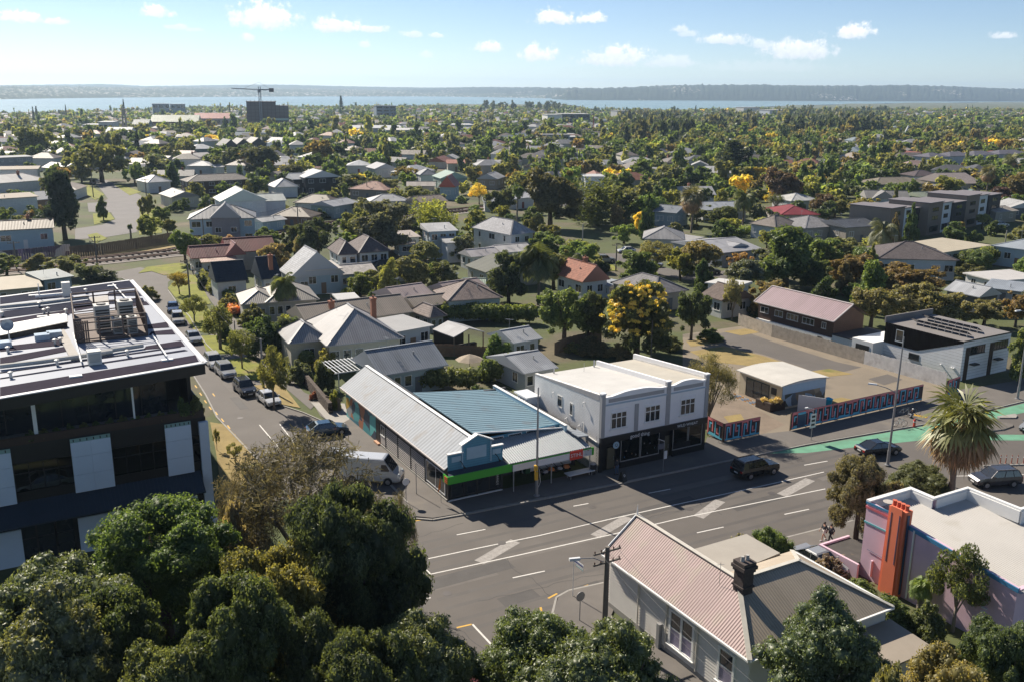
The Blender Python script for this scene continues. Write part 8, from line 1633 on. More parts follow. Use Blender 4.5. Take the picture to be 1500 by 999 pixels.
def sign_post(base,h,label,kind,az_=60.3):
 x,y=G(*base,.12); t=thing('road_sign',(x,y,.12),az_,label,'road sign'); m=MB(); m.tube([(0,0,0),(0,0,h)],.035,8); m.build('post',SIGNW if kind=='blade' else GALV,t)
 if kind=='round': q=MB(); q.lathe((0,-.05,h-.32),[(.34,0),(.34,.02)],18,axis='y'); q.build('sign_face',SIGNW,t)
 if kind=='roundback': q=MB(); q.lathe((0,-.05,h-.32),[(.36,0),(.36,.02)],18,axis='y'); q.build('sign_face',GALV,t)
 if kind=='plate':
  q=MB(); q.box(-.42,-.06,h-2.1,.42,-.04,h-.55); o=q.build('sign_face',SIGNW,t); q=MB()
  for i in range(3): q.box(-.25,-.068,h-.95-i*.45,.25,-.061,h-.72-i*.45)
  q.build('sign_symbol',BLACK,o); q=MB(); q.beam((0,0,h-.05),(-1.0,.0,h+.3),.05); q.beam((0,0,h-.35),(-1.,0,h+.28),.04); q.box(-1.3,-.1,h+.25,-.95,.1,h+.36); q.build('arm',SIGNW,t)
 if kind=='blade':
  q=MB(); q.box(.02,-.012,h-.35,1.25,.012,h-.05); q.build('name_blade',SIGNW,t); q=MB(); q.box(.06,-.017,h-.25,1.2,.017,h-.15); q.build('blade_stripe',mat('sign_blue',(.05,.07,.25),rough=.4),t); q=MB(); q.box(.3,-.012,h-.55,1.25,.012,h-.42); q.build('name_blade',mat('pale_sign',(.4,.5,.5)),t)
 if kind=='flag': q=MB(); q.box(-.75,-.02,h-.8,.0,.02,h-.25); q.build('sign_face',mat('dark_sign',(.10,.11,.14)),t); q=MB(); q.beam((-.75,0,h+.3),(0,0,h-.05),.05); q.beam((0,0,h-1.3),(.28,0,h-1.1),.05); q.box(.05,-.03,h-1.9,.4,.03,h-1.1); q.build('bracket',SIGNW,t)
 return t
sign_post((595,735),2.3,'white round faced sign beside the delivery van','round'); sign_post((610,723),3.,'bare grey sign post on the corner footpath','none'); sign_post((1188,644),3.5,'white no stopping plate with a small arm on a pole by the maze fence','plate'); sign_post((839,872),3.1,'white and blue street name sign on the corner kerb','blade',150.); sign_post((849,908),2.2,'back of a round grey sign above the green roadside tree','roundback'); sign_post((971,690),3.2,'dark double sign on a white post before the black shopfronts','flag')
def power_pole(base,top,label,arms=1,az_=60.,m=POLEW,r0=.16,lamp=False,lines=0):
 x,y=G(*base); h=height(base,top); t=thing('power_pole',(x,y,0),az_,label,'power pole'); b=MB(); b.tube([(0,0,0),(0,0,h)],[r0,r0*.72],8); b.build('pole',m,t)
 for i in range(arms):
  z=h-.35-i*.8; a_=MB(); a_.beam((-1.1,0,z),(1.1,0,z),.1,.12); o=a_.build('crossarm',POLEW,t); q=MB()
  for xx in(-1.,-.5,.5,1.): q.lathe((xx,0,z+.06),[(.03,0),(.05,.06),(.045,.16),(.02,.18)],6)
  q.build('insulator',INS,o)['kind']='stuff'
 if lamp: a_=MB(); a_.tube([(0,0,h-1.2),(-.9,.3,h-.75),(-1.8,.6,h-.7)],.035,6); a_.build('lamp_arm',GALV,t); a_=MB(); a_.hexa([(-2.5,.72,h-.8),(-1.8,.5,h-.8),(-1.75,.72,h-.8),(-2.45,.94,h-.8)],[(-2.5,.74,h-.62),(-1.8,.52,h-.62),(-1.75,.70,h-.62),(-2.45,.92,h-.62)]); a_.build('lamp_head',SIGNW,t)
 return t,h
PP={}
for k,base,top,lab,kw in (('front',(885,930),800,'thick timber power pole with crossarm and lamp beside the weatherboard house',dict(arms=2,r0=.22,lamp=True)),('s1',(386,568),496,'grey pole on the dry verge beside the multi stemmed tree',dict(arms=0,m=CPOLE)),('s2',(324,512),452,'timber pole on the second verge of the side street',dict(arms=1)),('s3',(345,497),470,'short brown post beside the footpath',dict(arms=0,r0=.1)),('s4',(279,446),380,'tall timber pole on the middle verge of the side street',dict(arms=1)),
 ('r1',(143,392),346,'dark railway mast with crossarm beside the tracks',dict(arms=2)),('r2',(25,398),354,'railway mast at the left edge',dict(arms=1)),('h1',(137,290),246,'timber pole on the grass beside the hillside street',dict(arms=1)),('h2',(217,315),262,'timber pole beside the small verge tree',dict(arms=1)),('c1',(300,366),320,'timber pole in front of the pale blue two storey house',dict(arms=1)),('c2',(437,335),298,'timber pole beside the white cottage',dict(arms=1)),('c3',(538,292),264,'timber pole in front of the pink pyramid roof',dict(arms=1)),('c4',(853,366),328,'pale concrete pole beside the quiet side road',dict(arms=0,m=CPOLE)),('c5',(902,398),357,'timber pole beside the silver wagon',dict(arms=1)),('c6',(738,315),276,'timber pole beside the railway bend',dict(arms=1)),('c7',(1069,400),378,'pale lamp pole beside the small orange tree',dict(arms=1,m=CPOLE)),('c8',(1298,412),392,'pale pole among the orange trees',dict(arms=0,m=CPOLE)),('c9',(1135,345),312,'timber pole in front of the brown hipped house',dict(arms=1)),('c10',(420,268),238,'timber pole beside the brick house',dict(arms=1)),('c11',(950,418),385,'timber pole among the roadside olives',dict(arms=1)),('c12',(1471,366),338,'lamp pole in front of the pale blue house at the right edge',dict(arms=0,m=CPOLE)),('c13',(640,300),265,'thin pole near the steep red roof',dict(arms=1)),('y1',(953,530),470,'thin grey pole standing in the overgrown back yard',dict(arms=0,r0=.07))): PP[k]=power_pole(base,top,lab,**kw)
WIRE=mat('cable',(.04,.04,.042),rough=.6)
def wires(a_,b_,label,n=2,sag=.8,zo=0.,r=.012):
 ta,ha=PP[a_]; pb=PP[b_][0].location if isinstance(b_,str) else Vector(b_); hb=PP[b_][1] if isinstance(b_,str) else b_[2]
 p=Vector((ta.location.x,ta.location.y,ha-.2+zo)); q=Vector((pb.x,pb.y,hb-.2+zo)); d=(q-p); sd=Vector((-d.y,d.x,0)).normalized(); t=thing('overhead_wires',tuple(p),label=label,cat='wires')
 for i in range(n):
  o=sd*(i-(n-1)/2)*.7; m=MB(); m.tube([o+d*(k/10)+Vector((0,0,-sag*4*(k/10)*(1-k/10))) for k in range(11)],r,4,cap=False); m.build('wire',WIRE,t)
wires('s1','s2','thin cables between the two verge poles'); wires('s2','s4','thin cables above the parked beige wagon'); wires('h1','h2','pale cables over the hillside street',sag=1.4); wires('c5','c11','cables over the quiet side road'); wires('front',(8.5,54.,4.2),'service cable along the weatherboard wall',n=1,sag=.3); wires('front',(14.,40.,6.),'cables leaving the thick timber pole toward the camera',n=3,sag=.5); wires('c1','c2','cables above the railway cutting'); wires('c7','c8','cables among the orange trees')
def bits():
 x,y=G(868,693,.12); t=thing('litter_bin',(x,y,.12),60,'black litter bin beside the white shop wall','bin'); m=MB(); m.lathe((0,0,0),[(.3,0),(.32,.9),(.3,1.0)],12); m.build('drum',BLACK,t); m=MB(); m.lathe((0,0,1.0),[(.34,0),(.3,.12),(.1,.16)],12); m.build('lid',GALV,t)
 x,y=G(912,704,.12); t=thing('sandwich_board',(x,y,.12),45,'black sandwich board with a white mark on the footpath','sandwich board'); m=MB()
 m.hexa([(-.3,-.35,0),(.3,-.35,0),(.3,-.3,0),(-.3,-.3,0)],[(-.3,-.06,1.0),(.3,-.06,1.0),(.3,-.01,1.0),(-.3,-.01,1.0)]); m.build('front_board',BLACK,t); m=MB(); m.hexa([(-.3,.3,0),(.3,.3,0),(.3,.35,0),(-.3,.35,0)],[(-.3,.01,1.0),(.3,.01,1.0),(.3,.06,1.0),(-.3,.06,1.0)]); m.build('back_board',BLACK,t); text('D',.34,t,(0,-.21,.6),(R(73),0,0),SIGNW,.01,name='board_mark')
 x,y=G(849,697,.12); t=thing('trestle_table',(x,y,.12),60.3,'low white display table under the glazed canopy','table'); m=MB(); m.box(-1.5,-.45,.42,1.5,.45,.5); m.build('table_top',SIGNW,t)
 for sx in(-1.2,1.2):
  for sy in(-.3,.3): m=MB(); m.box(sx-.03,sy-.03,0,sx+.03,sy+.03,.42); m.build('leg',STEEL,t)
 x,y=G(771,693,.12); t=thing('wheelie_bin',(x,y,.12),60,'dark green wheelie bin under the glazed canopy','bin'); m=MB(); m.hexa([(-.25,-.28,.08),(.25,-.28,.08),(.25,.25,.08),(-.25,.25,.08)],[(-.29,-.35,1.0),(.29,-.35,1.0),(.29,.35,1.0),(-.29,.35,1.0)]); m.build('bin_body',mat('bin_green',(.02,.09,.03),rough=.5),t); m=MB(); m.box(-.31,-.37,1.0,.31,.4,1.06); m.build('lid',MATS['bin_green'],t)
 for sx in(-.22,.22): m=MB(); m.lathe((sx,.28,.1),[(.1,-.03),(.1,.03)],10,axis='x'); m.build('wheel',RUBBER,t)
 for i,(px,py) in enumerate(((798,693),(808,690),(820,688),(830,686))):
  x,y=G(px,py,.12); t=thing('garden_machine',(x,y,.12),60.3+i*9,('orange garden machine nearest the pole under the canopy','orange garden machine second from the pole under the canopy','orange garden machine third from the pole under the canopy','orange garden machine farthest from the pole under the canopy')[i],'garden machine','garden machines under the canopy'); m=MB(); m.hexa([(-.35,-.25,.12),(.35,-.25,.12),(.35,.25,.12),(-.35,.25,.12)],[(-.25,-.18,.42),(.2,-.18,.36),(.2,.18,.36),(-.25,.18,.42)]); m.build('deck',(ORS if i%2 else GALV),t)
  for sx in(-.3,.3):
   for sy in(-.27,.27): m=MB(); m.lathe((sx,sy,.12),[(.12,-.03),(.12,.03)],10,axis='y'); m.build('wheel',RUBBER,t)
  m=MB(); m.beam((-.25,-.2,.3),(-.8,-.2,.95),.03); m.beam((-.25,.2,.3),(-.8,.2,.95),.03); m.beam((-.8,-.2,.95),(-.8,.2,.95),.03); m.build('handle',BLACK,t)
 x,y=G(648,722,.12); 
 x0,y0=S(-.6,.15); t=thing('flag',(x0,y0,.12),60.3,'orange pennant flag at the corner shop window','flag'); m=MB(); m.tube([(0,0,0),(0,0,2.5)],.02,6); m.build('pole',GALV,t); m=MB(); m.add([(0,0,2.4),(-.02,0,1.4),(-.35,-.05,1.0),(-.12,-.02,2.3),(.01,.01,2.4),(-.01,.01,1.4),(-.34,-.04,1.0),(-.11,-.01,2.3)],[(0,1,2,3),(7,6,5,4)]); m.build('pennant',ORS,t)
 # bicycles and stand
 def bike(px,py,az_,lab,c):
  x,y=G(px,py,.12); t=thing('bicycle',(x,y,.12),az_,lab,'bicycle','parked bicycles'); fm=paint(c); r=.34
  for wx in(-.52,.52):
   m=MB(); m.tube([(wx+r*math.cos(k*.5236),0,r+r*math.sin(k*.5236)) for k in range(13)],.022,5,cap=False); o=m.build('wheel',RUBBER,t); m=MB()
   for k in range(8): m.beam((wx,0,r),(wx+.32*math.cos(k*.785),0,r+.32*math.sin(k*.785)),.006)
   m.build('spokes',STEEL,o)['kind']='stuff'
  m=MB()
  for a_,b_ in (((-.52,0,r),(-.08,0,.3)),((-.52,0,r),(-.15,0,.82)),((-.08,0,.3),(-.15,0,.85)),((-.08,0,.3),(.36,0,.8)),((-.15,0,.8),(.36,0,.82)),((.36,0,.9),(.52,0,r))): m.tube([a_,b_],.02,5)
  m.build('frame',fm,t); m=MB(); m.box(-.27,-.06,.88,-.03,.06,.94); m.build('saddle',BLACK,t); m=MB(); m.tube([(.42,-.27,1.0),(.36,0,.97),(.42,.27,1.0)],.016,5); m.build('handlebar',BLACK,t)
 bike(1324,608,100,'pale framed bicycle leaning beside the crouching person',(.5,.52,.5)); bike(1318,624,85,'white bicycle lying nearest the kerb',(.6,.6,.62)); bike(1337,606,120,'dark bicycle behind the crouching person',(.03,.04,.05))
 x,y=G(1339,624,.12); t=thing('hydrant_post',(x,y,.12),label='bright red marker post beside the cycle lane',cat='post'); m=MB(); m.lathe((0,0,0),[(.14,0),(.14,.7),(.05,.9)],10); m.build('post',REDS,t); m=MB(); m.lathe((0,0,.5),[(.16,0),(.16,.08)],10); m.build('band',SIGNW,t)
 for i,px in enumerate((1465,1473,1481.5,1490,1499)):
  x,y=G(px,678); t=thing('flexible_bollard',(x,y,0),label=('rust red lane post nearest the palm','second rust red lane post from the palm','third rust red lane post from the palm','fourth rust red lane post from the palm','rust red lane post at the right edge')[i],cat='bollard',group='rust red lane posts'); m=MB(); m.lathe((0,0,0),[(.1,0),(.05,.05),(.04,.85),(.02,.9)],8); m.build('post',mat('rust_red',(.35,.10,.06),rough=.6),t); m=MB(); m.lathe((0,0,.6),[(.046,0),(.046,.12)],8); m.build('band',SIGNW,t)
 kerb([(1440,683),(1500,681)]); 
 m=MB(); a_=G(1338,607,.12); b_=G(1358,611,.12); m.beam((*a_,.135),(*b_,.135),.6,.02); m.build('tactile_strip',MARKY)['kind']='structure'
 # patio umbrella, pergola and open carport in the back yards
 x,y=G(688,548); t=thing('patio_umbrella',(x,y,0),label='tan patio umbrella behind the pale blue bungalow',cat='umbrella'); m=MB(); m.tube([(0,0,0),(0,0,2.6)],.04,6); m.build('pole',TIMBER,t); m=MB(); m.lathe((0,0,2.0),[(1.9,0),(1.0,.4),(.05,.75)],8); m.build('canopy',mat('tan_canvas',(.33,.27,.20),rough=.9),t); m=MB(); m.lathe((0,0,0),[(.35,0),(.3,.1)],8); m.build('base',CONC,t)
 a_=Vector((*G(497,575),0)); t=thing('pergola',tuple(a_),AZ,'white slatted pergola between the corner shop and the pale blue bungalow','pergola')
 for k in range(11): m=MB(); m.beam((-.3+k*.5,-.2,2.6),(-.3+k*.5,5.6,2.6),.12,.05); m.build('slat',SIGNW,t)
 for yy in(0,2.7,5.4): m=MB(); m.beam((-.5,yy,2.5),(5.2,yy,2.5),.08,.14); m.build('beam',SIGNW,t)
 for xx in(0,4.8):
  for yy in(0,5.4): m=MB(); m.box(xx-.05,yy-.05,0,xx+.05,yy+.05,2.45); m.build('post',SIGNW,t)
 p=Vector((*G(637,481,2.9),0)); q=Vector((*G(664.6,493,2.9),0)); r_=Vector((*G(710,485,2.9),0)); t=thing('open_carport',tuple(q),rz=math.atan2((r_-q).y,(r_-q).x),label='open sided carport with a pale grey gabled roof in front of the long hedge',cat='carport'); Lx=(r_-q).length; Ly=(p-q).length
 m=MB(); m.add([(0,0,2.8),(Lx/2,0,3.7),(Lx,0,2.8),(0,Ly,2.8),(Lx/2,Ly,3.7),(Lx,Ly,2.8),(0,0,2.68),(Lx/2,0,3.58),(Lx,0,2.68),(0,Ly,2.68),(Lx/2,Ly,3.58),(Lx,Ly,2.68)],[(0,1,4,3),(1,2,5,4),(6,9,10,7),(7,10,11,8),(0,6,7,1),(1,7,8,2),(3,4,10,9),(4,5,11,10),(0,3,9,6),(2,8,11,5)]); m.build('roof',ROOFC,t,color=(.50,.50,.51)); HBOX.append(((q.x+r_.x)/2,(q.y+r_.y)/2+2,5,8,8,1,0,4))
 for xx in(.15,Lx/2,Lx-.15):
  for yy in(.15,Ly-.15): m=MB(); m.box(xx-.07,yy-.07,0,xx+.07,yy+.07,2.75); m.build('post',TIMBER,t)
 m=MB(); m.box(.1,Ly-.3,0,Lx-.1,Ly-.2,2.7); m.box(.1,Ly*.3,.3,Lx-.2,Ly*.3+.7,.9); m.build('back_wall',mat('dark_boards',(.05,.045,.04),rough=.9),t)
 for i,(px,py) in enumerate(((640,512),(590,497),(505,489))): pass
bits()
# ---------------------------------------------------------------- the suburb beyond: houses and trees found by rule, each still a thing of its own
CUTS=(' beside',' behind',' below',' in front',' facing',' left of',' above',' next to',' among',' right of',' at the',' near',' just',' tucked',' to the',' between',' with a',' in the',' on the',' under',' against',' over',' seen')
LAND=[]
for o in list(sc.objects):
 if o.parent is None and o.get('category') in('house','building','townhouse','palm','tree','shed','garage','shop building','hedge') and o.get('label') and not o.get('group') and o.location.y>60:
  l=o['label']; k=min([l.find(c) for c in CUTS if l.find(c)>0] or [len(l)]); s=l[:k]
  if len(s.split())<3: s=' '.join(l.split()[:7])
  LAND.append([*proj(o.location.x,o.location.y,3),s])
from collections import Counter
cn=Counter(l[2] for l in LAND); LAND=[l for l in LAND if cn[l[2]]==1 and len(l[2].split())<=9]
USED={}
def where_label(base,px,py,group=None):
 """'base' + where it stands next to something the picture shows nearby"""
 near=sorted(LAND,key=lambda l:abs(l[0]-px)+1.6*abs(l[1]-py))[:7]
 for l in near:
  dx,dy=px-l[0],py-l[1]
  r=('right of' if dx>0 else 'left of') if abs(dx)>2.2*abs(dy) else ('behind' if dy<0 else 'in front of')
  t='%s %s the %s'%(base,r,l[2])
  if t not in USED and len(t.split())<=16: USED[t]=1; return t
 return None
ROOFCOL=[((.36,.36,.37),'grey'),((.55,.55,.55),'pale grey'),((.66,.65,.63),'white'),((.22,.19,.17),'brown'),((.30,.13,.085),'terracotta'),((.14,.14,.15),'dark grey'),((.42,.36,.30),'tan'),((.27,.09,.07),'red'),((.28,.34,.38),'blue grey'),((.46,.33,.29),'pinkish')]
ROOFW=[16,16,14,13,8,10,9,3,6,5]
WALLCOL=[((.72,.72,.70),'white'),((.60,.58,.52),'cream'),((.50,.56,.60),'pale blue'),((.42,.40,.37),'grey'),((.30,.19,.13),'brick')]
HP={}
def house_proto(L_,W_,h,kind,rise):
 k=(L_,W_,h,kind)
 if k in HP: return HP[k]
 t=bpy.data.objects.new('proto',None); wa=walls(t,L_-.8,W_-.8,h-.02,(1,1,1),None,{'gx':'x','gy':'y'}.get(kind),rise*.86); ro=roof(t,L_,W_,h,rise,kind,(1,1,1),cap=False)
 HP[k]=(wa.data,ro.data); 
 for c in (wa,ro): bpy.data.objects.remove(c)
 bpy.data.objects.remove(t); return HP[k]
SHP=[(13,10,3.2,'hip',2.2),(15,9,3.2,'gx',2.0),(11,12,3.3,'gy',2.3),(12,9,5.6,'hip',2.1),(17,11,3.4,'hip',2.4),(9,8,3.0,'gx',1.8)]
def in_box(x,y,m):
 for b in HBOX:
  dx,dy=x-b[0],y-b[1]
  if abs(dx)>26 or abs(dy)>26: continue
  u=dx*b[5]+dy*b[6]; v=-dx*b[6]+dy*b[5]
  if abs(u)<b[3]/2+m and abs(v)<b[4]/2+m: return True
 return False
def pip(px,py,pl):
 c=False
 for i in range(len(pl)):
  x1,y1=pl[i]; x2,y2=pl[i-1]
  if (y1>py)!=(y2>py) and px<(x2-x1)*(py-y1)/(y2-y1+1e-9)+x1: c=not c
 return c
KEEP=[HST,[(100,330),(262,322),(300,385),(178,405),(60,425)],[(100,250),(210,250),(240,300),(240,345),(100,345)],[(866,366),(930,366),(960,384),(1060,396),(1062,410),(1000,412),(905,398),(866,390)],[(178,400),(290,380),(470,580),(700,560),(1000,480),(1090,470),(1270,525),(1600,560),(1600,1100),(-200,1100),(-200,430),(60,420)],
 [(640,196),(700,192),(735,196),(735,203),(640,205)],[(1415,190),(1475,190),(1475,203),(1415,203)]]
RLW=[G(*p) for p in RL]
def near_rail(x,y,m):
 for a_,b_ in zip(RLW,RLW[1:]):
  ax,ay=a_; bx,by=b_; t=max(0,min(1,((x-ax)*(bx-ax)+(y-ay)*(by-ay))/((bx-ax)**2+(by-ay)**2)))
  if math.hypot(x-ax-t*(bx-ax),y-ay-t*(by-ay))<m: return True
 return False
def free(x,y,m):
 px,py=proj(x,y,0)
 return not(in_box(x,y,m) or near_rail(x,y,8+m*.6) or any(pip(px,py,k) for k in KEEP))
HROOF=[]
for b in HBOX:
 p=[proj(b[0]+sx*b[3]/2*b[5]-sy*b[4]/2*b[6],b[1]+sx*b[3]/2*b[6]+sy*b[4]/2*b[5],z) for sx in(-1,1) for sy in(-1,1) for z in(0.8,b[7])]
 HROOF.append((min(q[0] for q in p),min(q[1] for q in p),max(q[0] for q in p),max(q[1] for q in p),b[1]))
def hides(x,y,w,h,lim=.22):
 a_=proj(x-w/2,y,h); c=proj(x+w/2,y,0)
 for r in HROOF:
  if y<r[4]+3:
   ix=min(c[0],r[2])-max(a_[0],r[0]); iy=min(c[1],r[3])-max(a_[1],r[1])
   if ix>0 and iy>0 and ix*iy>lim*(r[2]-r[0])*(r[3]-r[1]): return True
 return False
def forest(px): # how wooded: 0 roofs .. 1 bush
 return 0.
def suburb():
 r=random.Random(11); houses=[]; trees=[]; 
 # rows of lots, roughly square to the streets
 y=262.
 while y<2050:
  gap=27 if y<900 else 32
  x=-y*.62-30
  while x<y*.62+30:
   X=x+r.uniform(-5,5); Y=y+r.uniform(-6,6); az_=math.degrees(math.atan2(X,Y)); d=math.hypot(X,Y); px,py=proj(X,Y,ground_z(X,Y))
   x+=r.uniform(17,25)
   if not(-60<px<1560) or d>interp(az_,SHORE)-40: continue
   wood=(.50 if px>880 else .15)+( .18 if (px>940 and 180<py<222) else 0)+(.05 if px>1200 else 0)-(.35 if (px>900 and py<180) else 0)
   if py>225 and px>820: wood=.45
   if r.random()<wood or not free(X,Y,9): continue
   if Y<420 and hides(X,Y,14,5,.12): continue
   houses.append((Y,X,Y))
  y+=gap
 houses.sort(); nI=0
 keep=300-len([o for o in sc.objects if o.get('category') in('house','townhouse') and o.parent is None]); fv=[];ff=[];fm=[]
 far_r=MB(); farm=[mat('far_house_wall',(.46,.45,.43),rough=.8,var=.25,scale=.02,coords='World')]+[mat('far_roof_'+n.replace(' ','_'),tuple(k*.6 for k in c),rough=.7,spec=.2,var=.08,scale=.03,coords='World') for c,n in ROOFCOL]
 for i,(_,X,Y) in enumerate(houses):
  L_,W_,h,kind,rise=r.choice(SHP); rz=R(r.choice((-6,84,-30,60,12,100))+r.uniform(-6,6)); rc,rn=r.choices(ROOFCOL,ROOFW)[0]; wc,wn=r.choices(WALLCOL,(50,20,12,12,6))[0]; z=ground_z(X,Y)
  HBOX.append((X,Y,9,L_,W_,math.cos(rz),math.sin(rz),h+rise))
  v=r.uniform(.85,1.15); rc=tuple(min(.75,c*v) for c in rc)
  if nI<keep:
   nI+=1; px,py=proj(X,Y,z+2); kn={'hip':'hipped','gx':'gabled','gy':'gabled'}[kind]
   lab=where_label('%s house under a %s %s roof'%(wn,rn,kn),px,py) if Y<620 else None; grp=None
   if lab is None: lab='%s house with a %s %s roof among the trees of the far suburb'%(wn,rn,kn); grp='%s far houses, %s %s roofs'%(wn,rn,kn)
   t=thing('house',(X,Y,z),label=lab,cat='house',group=grp,rz=rz); wm,rm=house_proto(L_,W_,h,kind,rise); inst('wall',wm,t,color=wc); inst('roof',rm,t,color=rc)
   if Y<480:
    for q in range(3): window(t,-L_/2+L_*(q+.5)/3,-W_/2+.4,h*.55,1.6,1.2,0,2,(.7,.7,.68),False)
    for q in(-.2,.22): window(t,L_/2-.4,q*W_,h*.55,1.3,1.2,math.pi/2,2,(.7,.7,.68),False); window(t,-L_/2+.4,q*W_,h*.55,1.3,1.2,-math.pi/2,2,(.7,.7,.68),False)
    if r.random()<.5: chimney(t,L_*.2,W_*.1,h,h+rise+.7)
  else:
   c,s=math.cos(rz),math.sin(rz); P=lambda u,v_,w_:(X+u*c-v_*s,Y+u*s+v_*c,z+w_); a_,b_=L_/2,W_/2
   far_r.add([P(-a_,-b_,0),P(a_,-b_,0),P(a_,b_,0),P(-a_,b_,0),P(-a_,-b_,h),P(a_,-b_,h),P(a_,b_,h),P(-a_,b_,h)],[(0,1,5,4),(1,2,6,5),(2,3,7,6),(3,0,4,7)],0)
   k=b_*.9 if kind=='hip' else 0; far_r.add([P(-a_,-b_,h),P(a_,-b_,h),P(a_,b_,h),P(-a_,b_,h),P(-a_+k,0,h+rise),P(a_-k,0,h+rise)],[(0,1,5,4),(2,3,4,5),(3,0,4),(1,2,5)],1+[n for _,n in ROOFCOL].index(rn))
 o=far_r.build('far_houses',farm); tag(o,kind='stuff')
 # trees
 cand=[]; y=150.
 while y<2500:
  st=(7.6 if y<420 else 9.5 if y<800 else 13 if y<1500 else 16); x=-y*.62-20
  while x<y*.62+20:
   X=x+r.uniform(-st*.5,st*.5); Y=y+r.uniform(-st*.5,st*.5); x+=st
   az_=math.degrees(math.atan2(X,Y)); d=math.hypot(X,Y); px,py=proj(X,Y,ground_z(X,Y))
   if not(-80<px<1580) or d>interp(az_,SHORE)-8: continue
   dens=(.50 if px<880 else .66)+(.2 if (px>880 and 178<py<235) else -.2 if (px>880 and py<=178) else 0)+(.15 if 205<py<330 else 0)
   if px<640 and py<200: dens=.52
   if r.random()>dens: continue
   if not free(X,Y,1.5 if Y<800 else -.5): continue
   if Y<420 and any((X-a_)**2+(Y-b_)**2<(c_+2.2)**2 for a_,b_,c_ in TBOX): continue
   cand.append((Y,X,px,py))
  y+=st
 cand.sort(); keep=330-len([o for o in sc.objects if o.get('category')=='tree' and o.parent is None])-15; nI=0; far=[]
 KN={'round':'rounded','spread':'spreading','tall':'upright','bush':'low','cone':'dark conical','open':'open branched','palm':'feather topped'}
 for (Y,X,px,py) in cand:
  pine=((905<px<1010 and 172<py<218) or (1140<px<1300 and 166<py<206) or (1030<px<1110 and 180<py<205)) and r.random()<.5
  q=r.random(); kind='cone' if (pine and q<.2) else 'tall' if (pine and q<.5 or q<.09) else 'round' if q<.62 else 'spread' if q<.78 else 'bush' if q<.97 else 'cone'
  w=r.uniform(5,11)*(1.15 if Y>700 else 1); h=w*r.uniform(.75,1.15)
  if pine: h=r.uniform(11,22); w=r.uniform(8,15)
  elif kind=='bush': w*=.8; h=w*.7
  elif kind=='cone': h=w*1.5; w*=.7
  elif kind=='tall': h*=1.35
  if Y<330: w*=.82; h*=.8
  col,cname=r.choices(((DG,'dark green'),(MG,'mid green'),(OL,'olive'),(BG,'bright green'),(YG,'yellow green'),(GY,'grey green'),(AU,'autumn orange'),(YL,'yellow flowering'),((.11,.09,.035),'bronze')),(24,24,20,10,7,8,.7,.5,4))[0]
  if kind in('cone','tall') and cname in('autumn orange','yellow flowering'): col,cname=DG,'dark green'
  if pine: col,cname=((.032,.046,.024),'blackish green') if r.random()<.6 else ((.07,.072,.035),'dull olive')
  elif px>1040 and 205<py<238 and r.random()<.25: col,cname=(.105,.092,.034),'ochre'
  v=r.uniform(.8,1.25); col=tuple(c*v for c in col)
  if Y<420 and hides(X,Y,w,h,.2): continue
  if nI<keep:
   nI+=1; lab=where_label('%s %s tree'%(cname,KN[kind]),px,py); grp=None
   if lab is None: lab='%s %s tree in the gardens beyond the railway'%(cname,KN[kind]); grp='%s %s garden trees'%(cname,KN[kind])
   tree(X,Y,w,h,kind,col,lab,'tree',grp,2 if Y>210 else 1)
  else: far.append((X,Y,ground_z(X,Y),w,h,kind,col))
 # past the limit on one kind: the rest of the wooded suburb is one mass
 VS=[];FS=[];TN=[];CLR=[];b=0; cache={}
 for (X,Y,z,w,h,kind,col) in far:
  lod='n' if Y<520 else 'm' if Y<950 else 'f'; kk={'bush':'bush','cone':'cone','tall':'tall','spread':'spread'}.get(kind,'round'); k=(kk,lod,int(X*7)%3)
  if k not in cache:
   n,nl,ls={'n':(16,330,.95),'m':(11,130,1.35),'f':(6,40,2.1)}[lod]; me=crown('tmp',clumps_for(kk,sum(map(ord,kk))+k[2]*9,n),nl,ls,k[2]+5,LEAF,core=.86,tri=True,shell=.8)
   v=np.empty(len(me.vertices)*3,np.float32); me.vertices.foreach_get('co',v); f=np.empty(len(me.loops),np.int32); me.loops.foreach_get('vertex_index',f); t=np.empty(len(me.vertices),np.float32); me.attributes['tint'].data.foreach_get('value',t); bpy.data.meshes.remove(me); cache[k]=(v.reshape(-1,3),f.reshape(-1,3),t)
  v,f,t=cache[k]; an=r.random()*6.28; c,s=math.cos(an),math.sin(an); V=np.stack([(v[:,0]*c-v[:,1]*s)*w/10+X,(v[:,0]*s+v[:,1]*c)*w/10+Y,v[:,2]*h/10+z-.1*h],1)
  VS.append(V); FS.append(f+b); TN.append(t); CLR.append(np.tile(np.array([*col,1],np.float32),(len(v),1))); b+=len(v)
 m=LEAF.copy(); m.name='wood_leaf'; nt=m.node_tree; at=nt.nodes.new('ShaderNodeAttribute'); at.attribute_name='leaf_colour'; hs=[n for n in nt.nodes if n.type=='HUE_SAT'][0]; nt.links.new(at.outputs['Color'],hs.inputs['Color'])
 me=mesh_np('wooded_suburb',np.concatenate(VS),np.concatenate(FS),3,[m],tint=np.concatenate(TN)); ca=me.attributes.new('leaf_colour','FLOAT_COLOR','POINT'); ca.data.foreach_set('color',np.concatenate(CLR).ravel())
 o=link(bpy.data.objects.new('wooded_suburb',me)); tag(o,kind='stuff')
 print('HOUSES',len(houses),'TREES',len(cand),'far tris',sum(len(f) for f in FS))
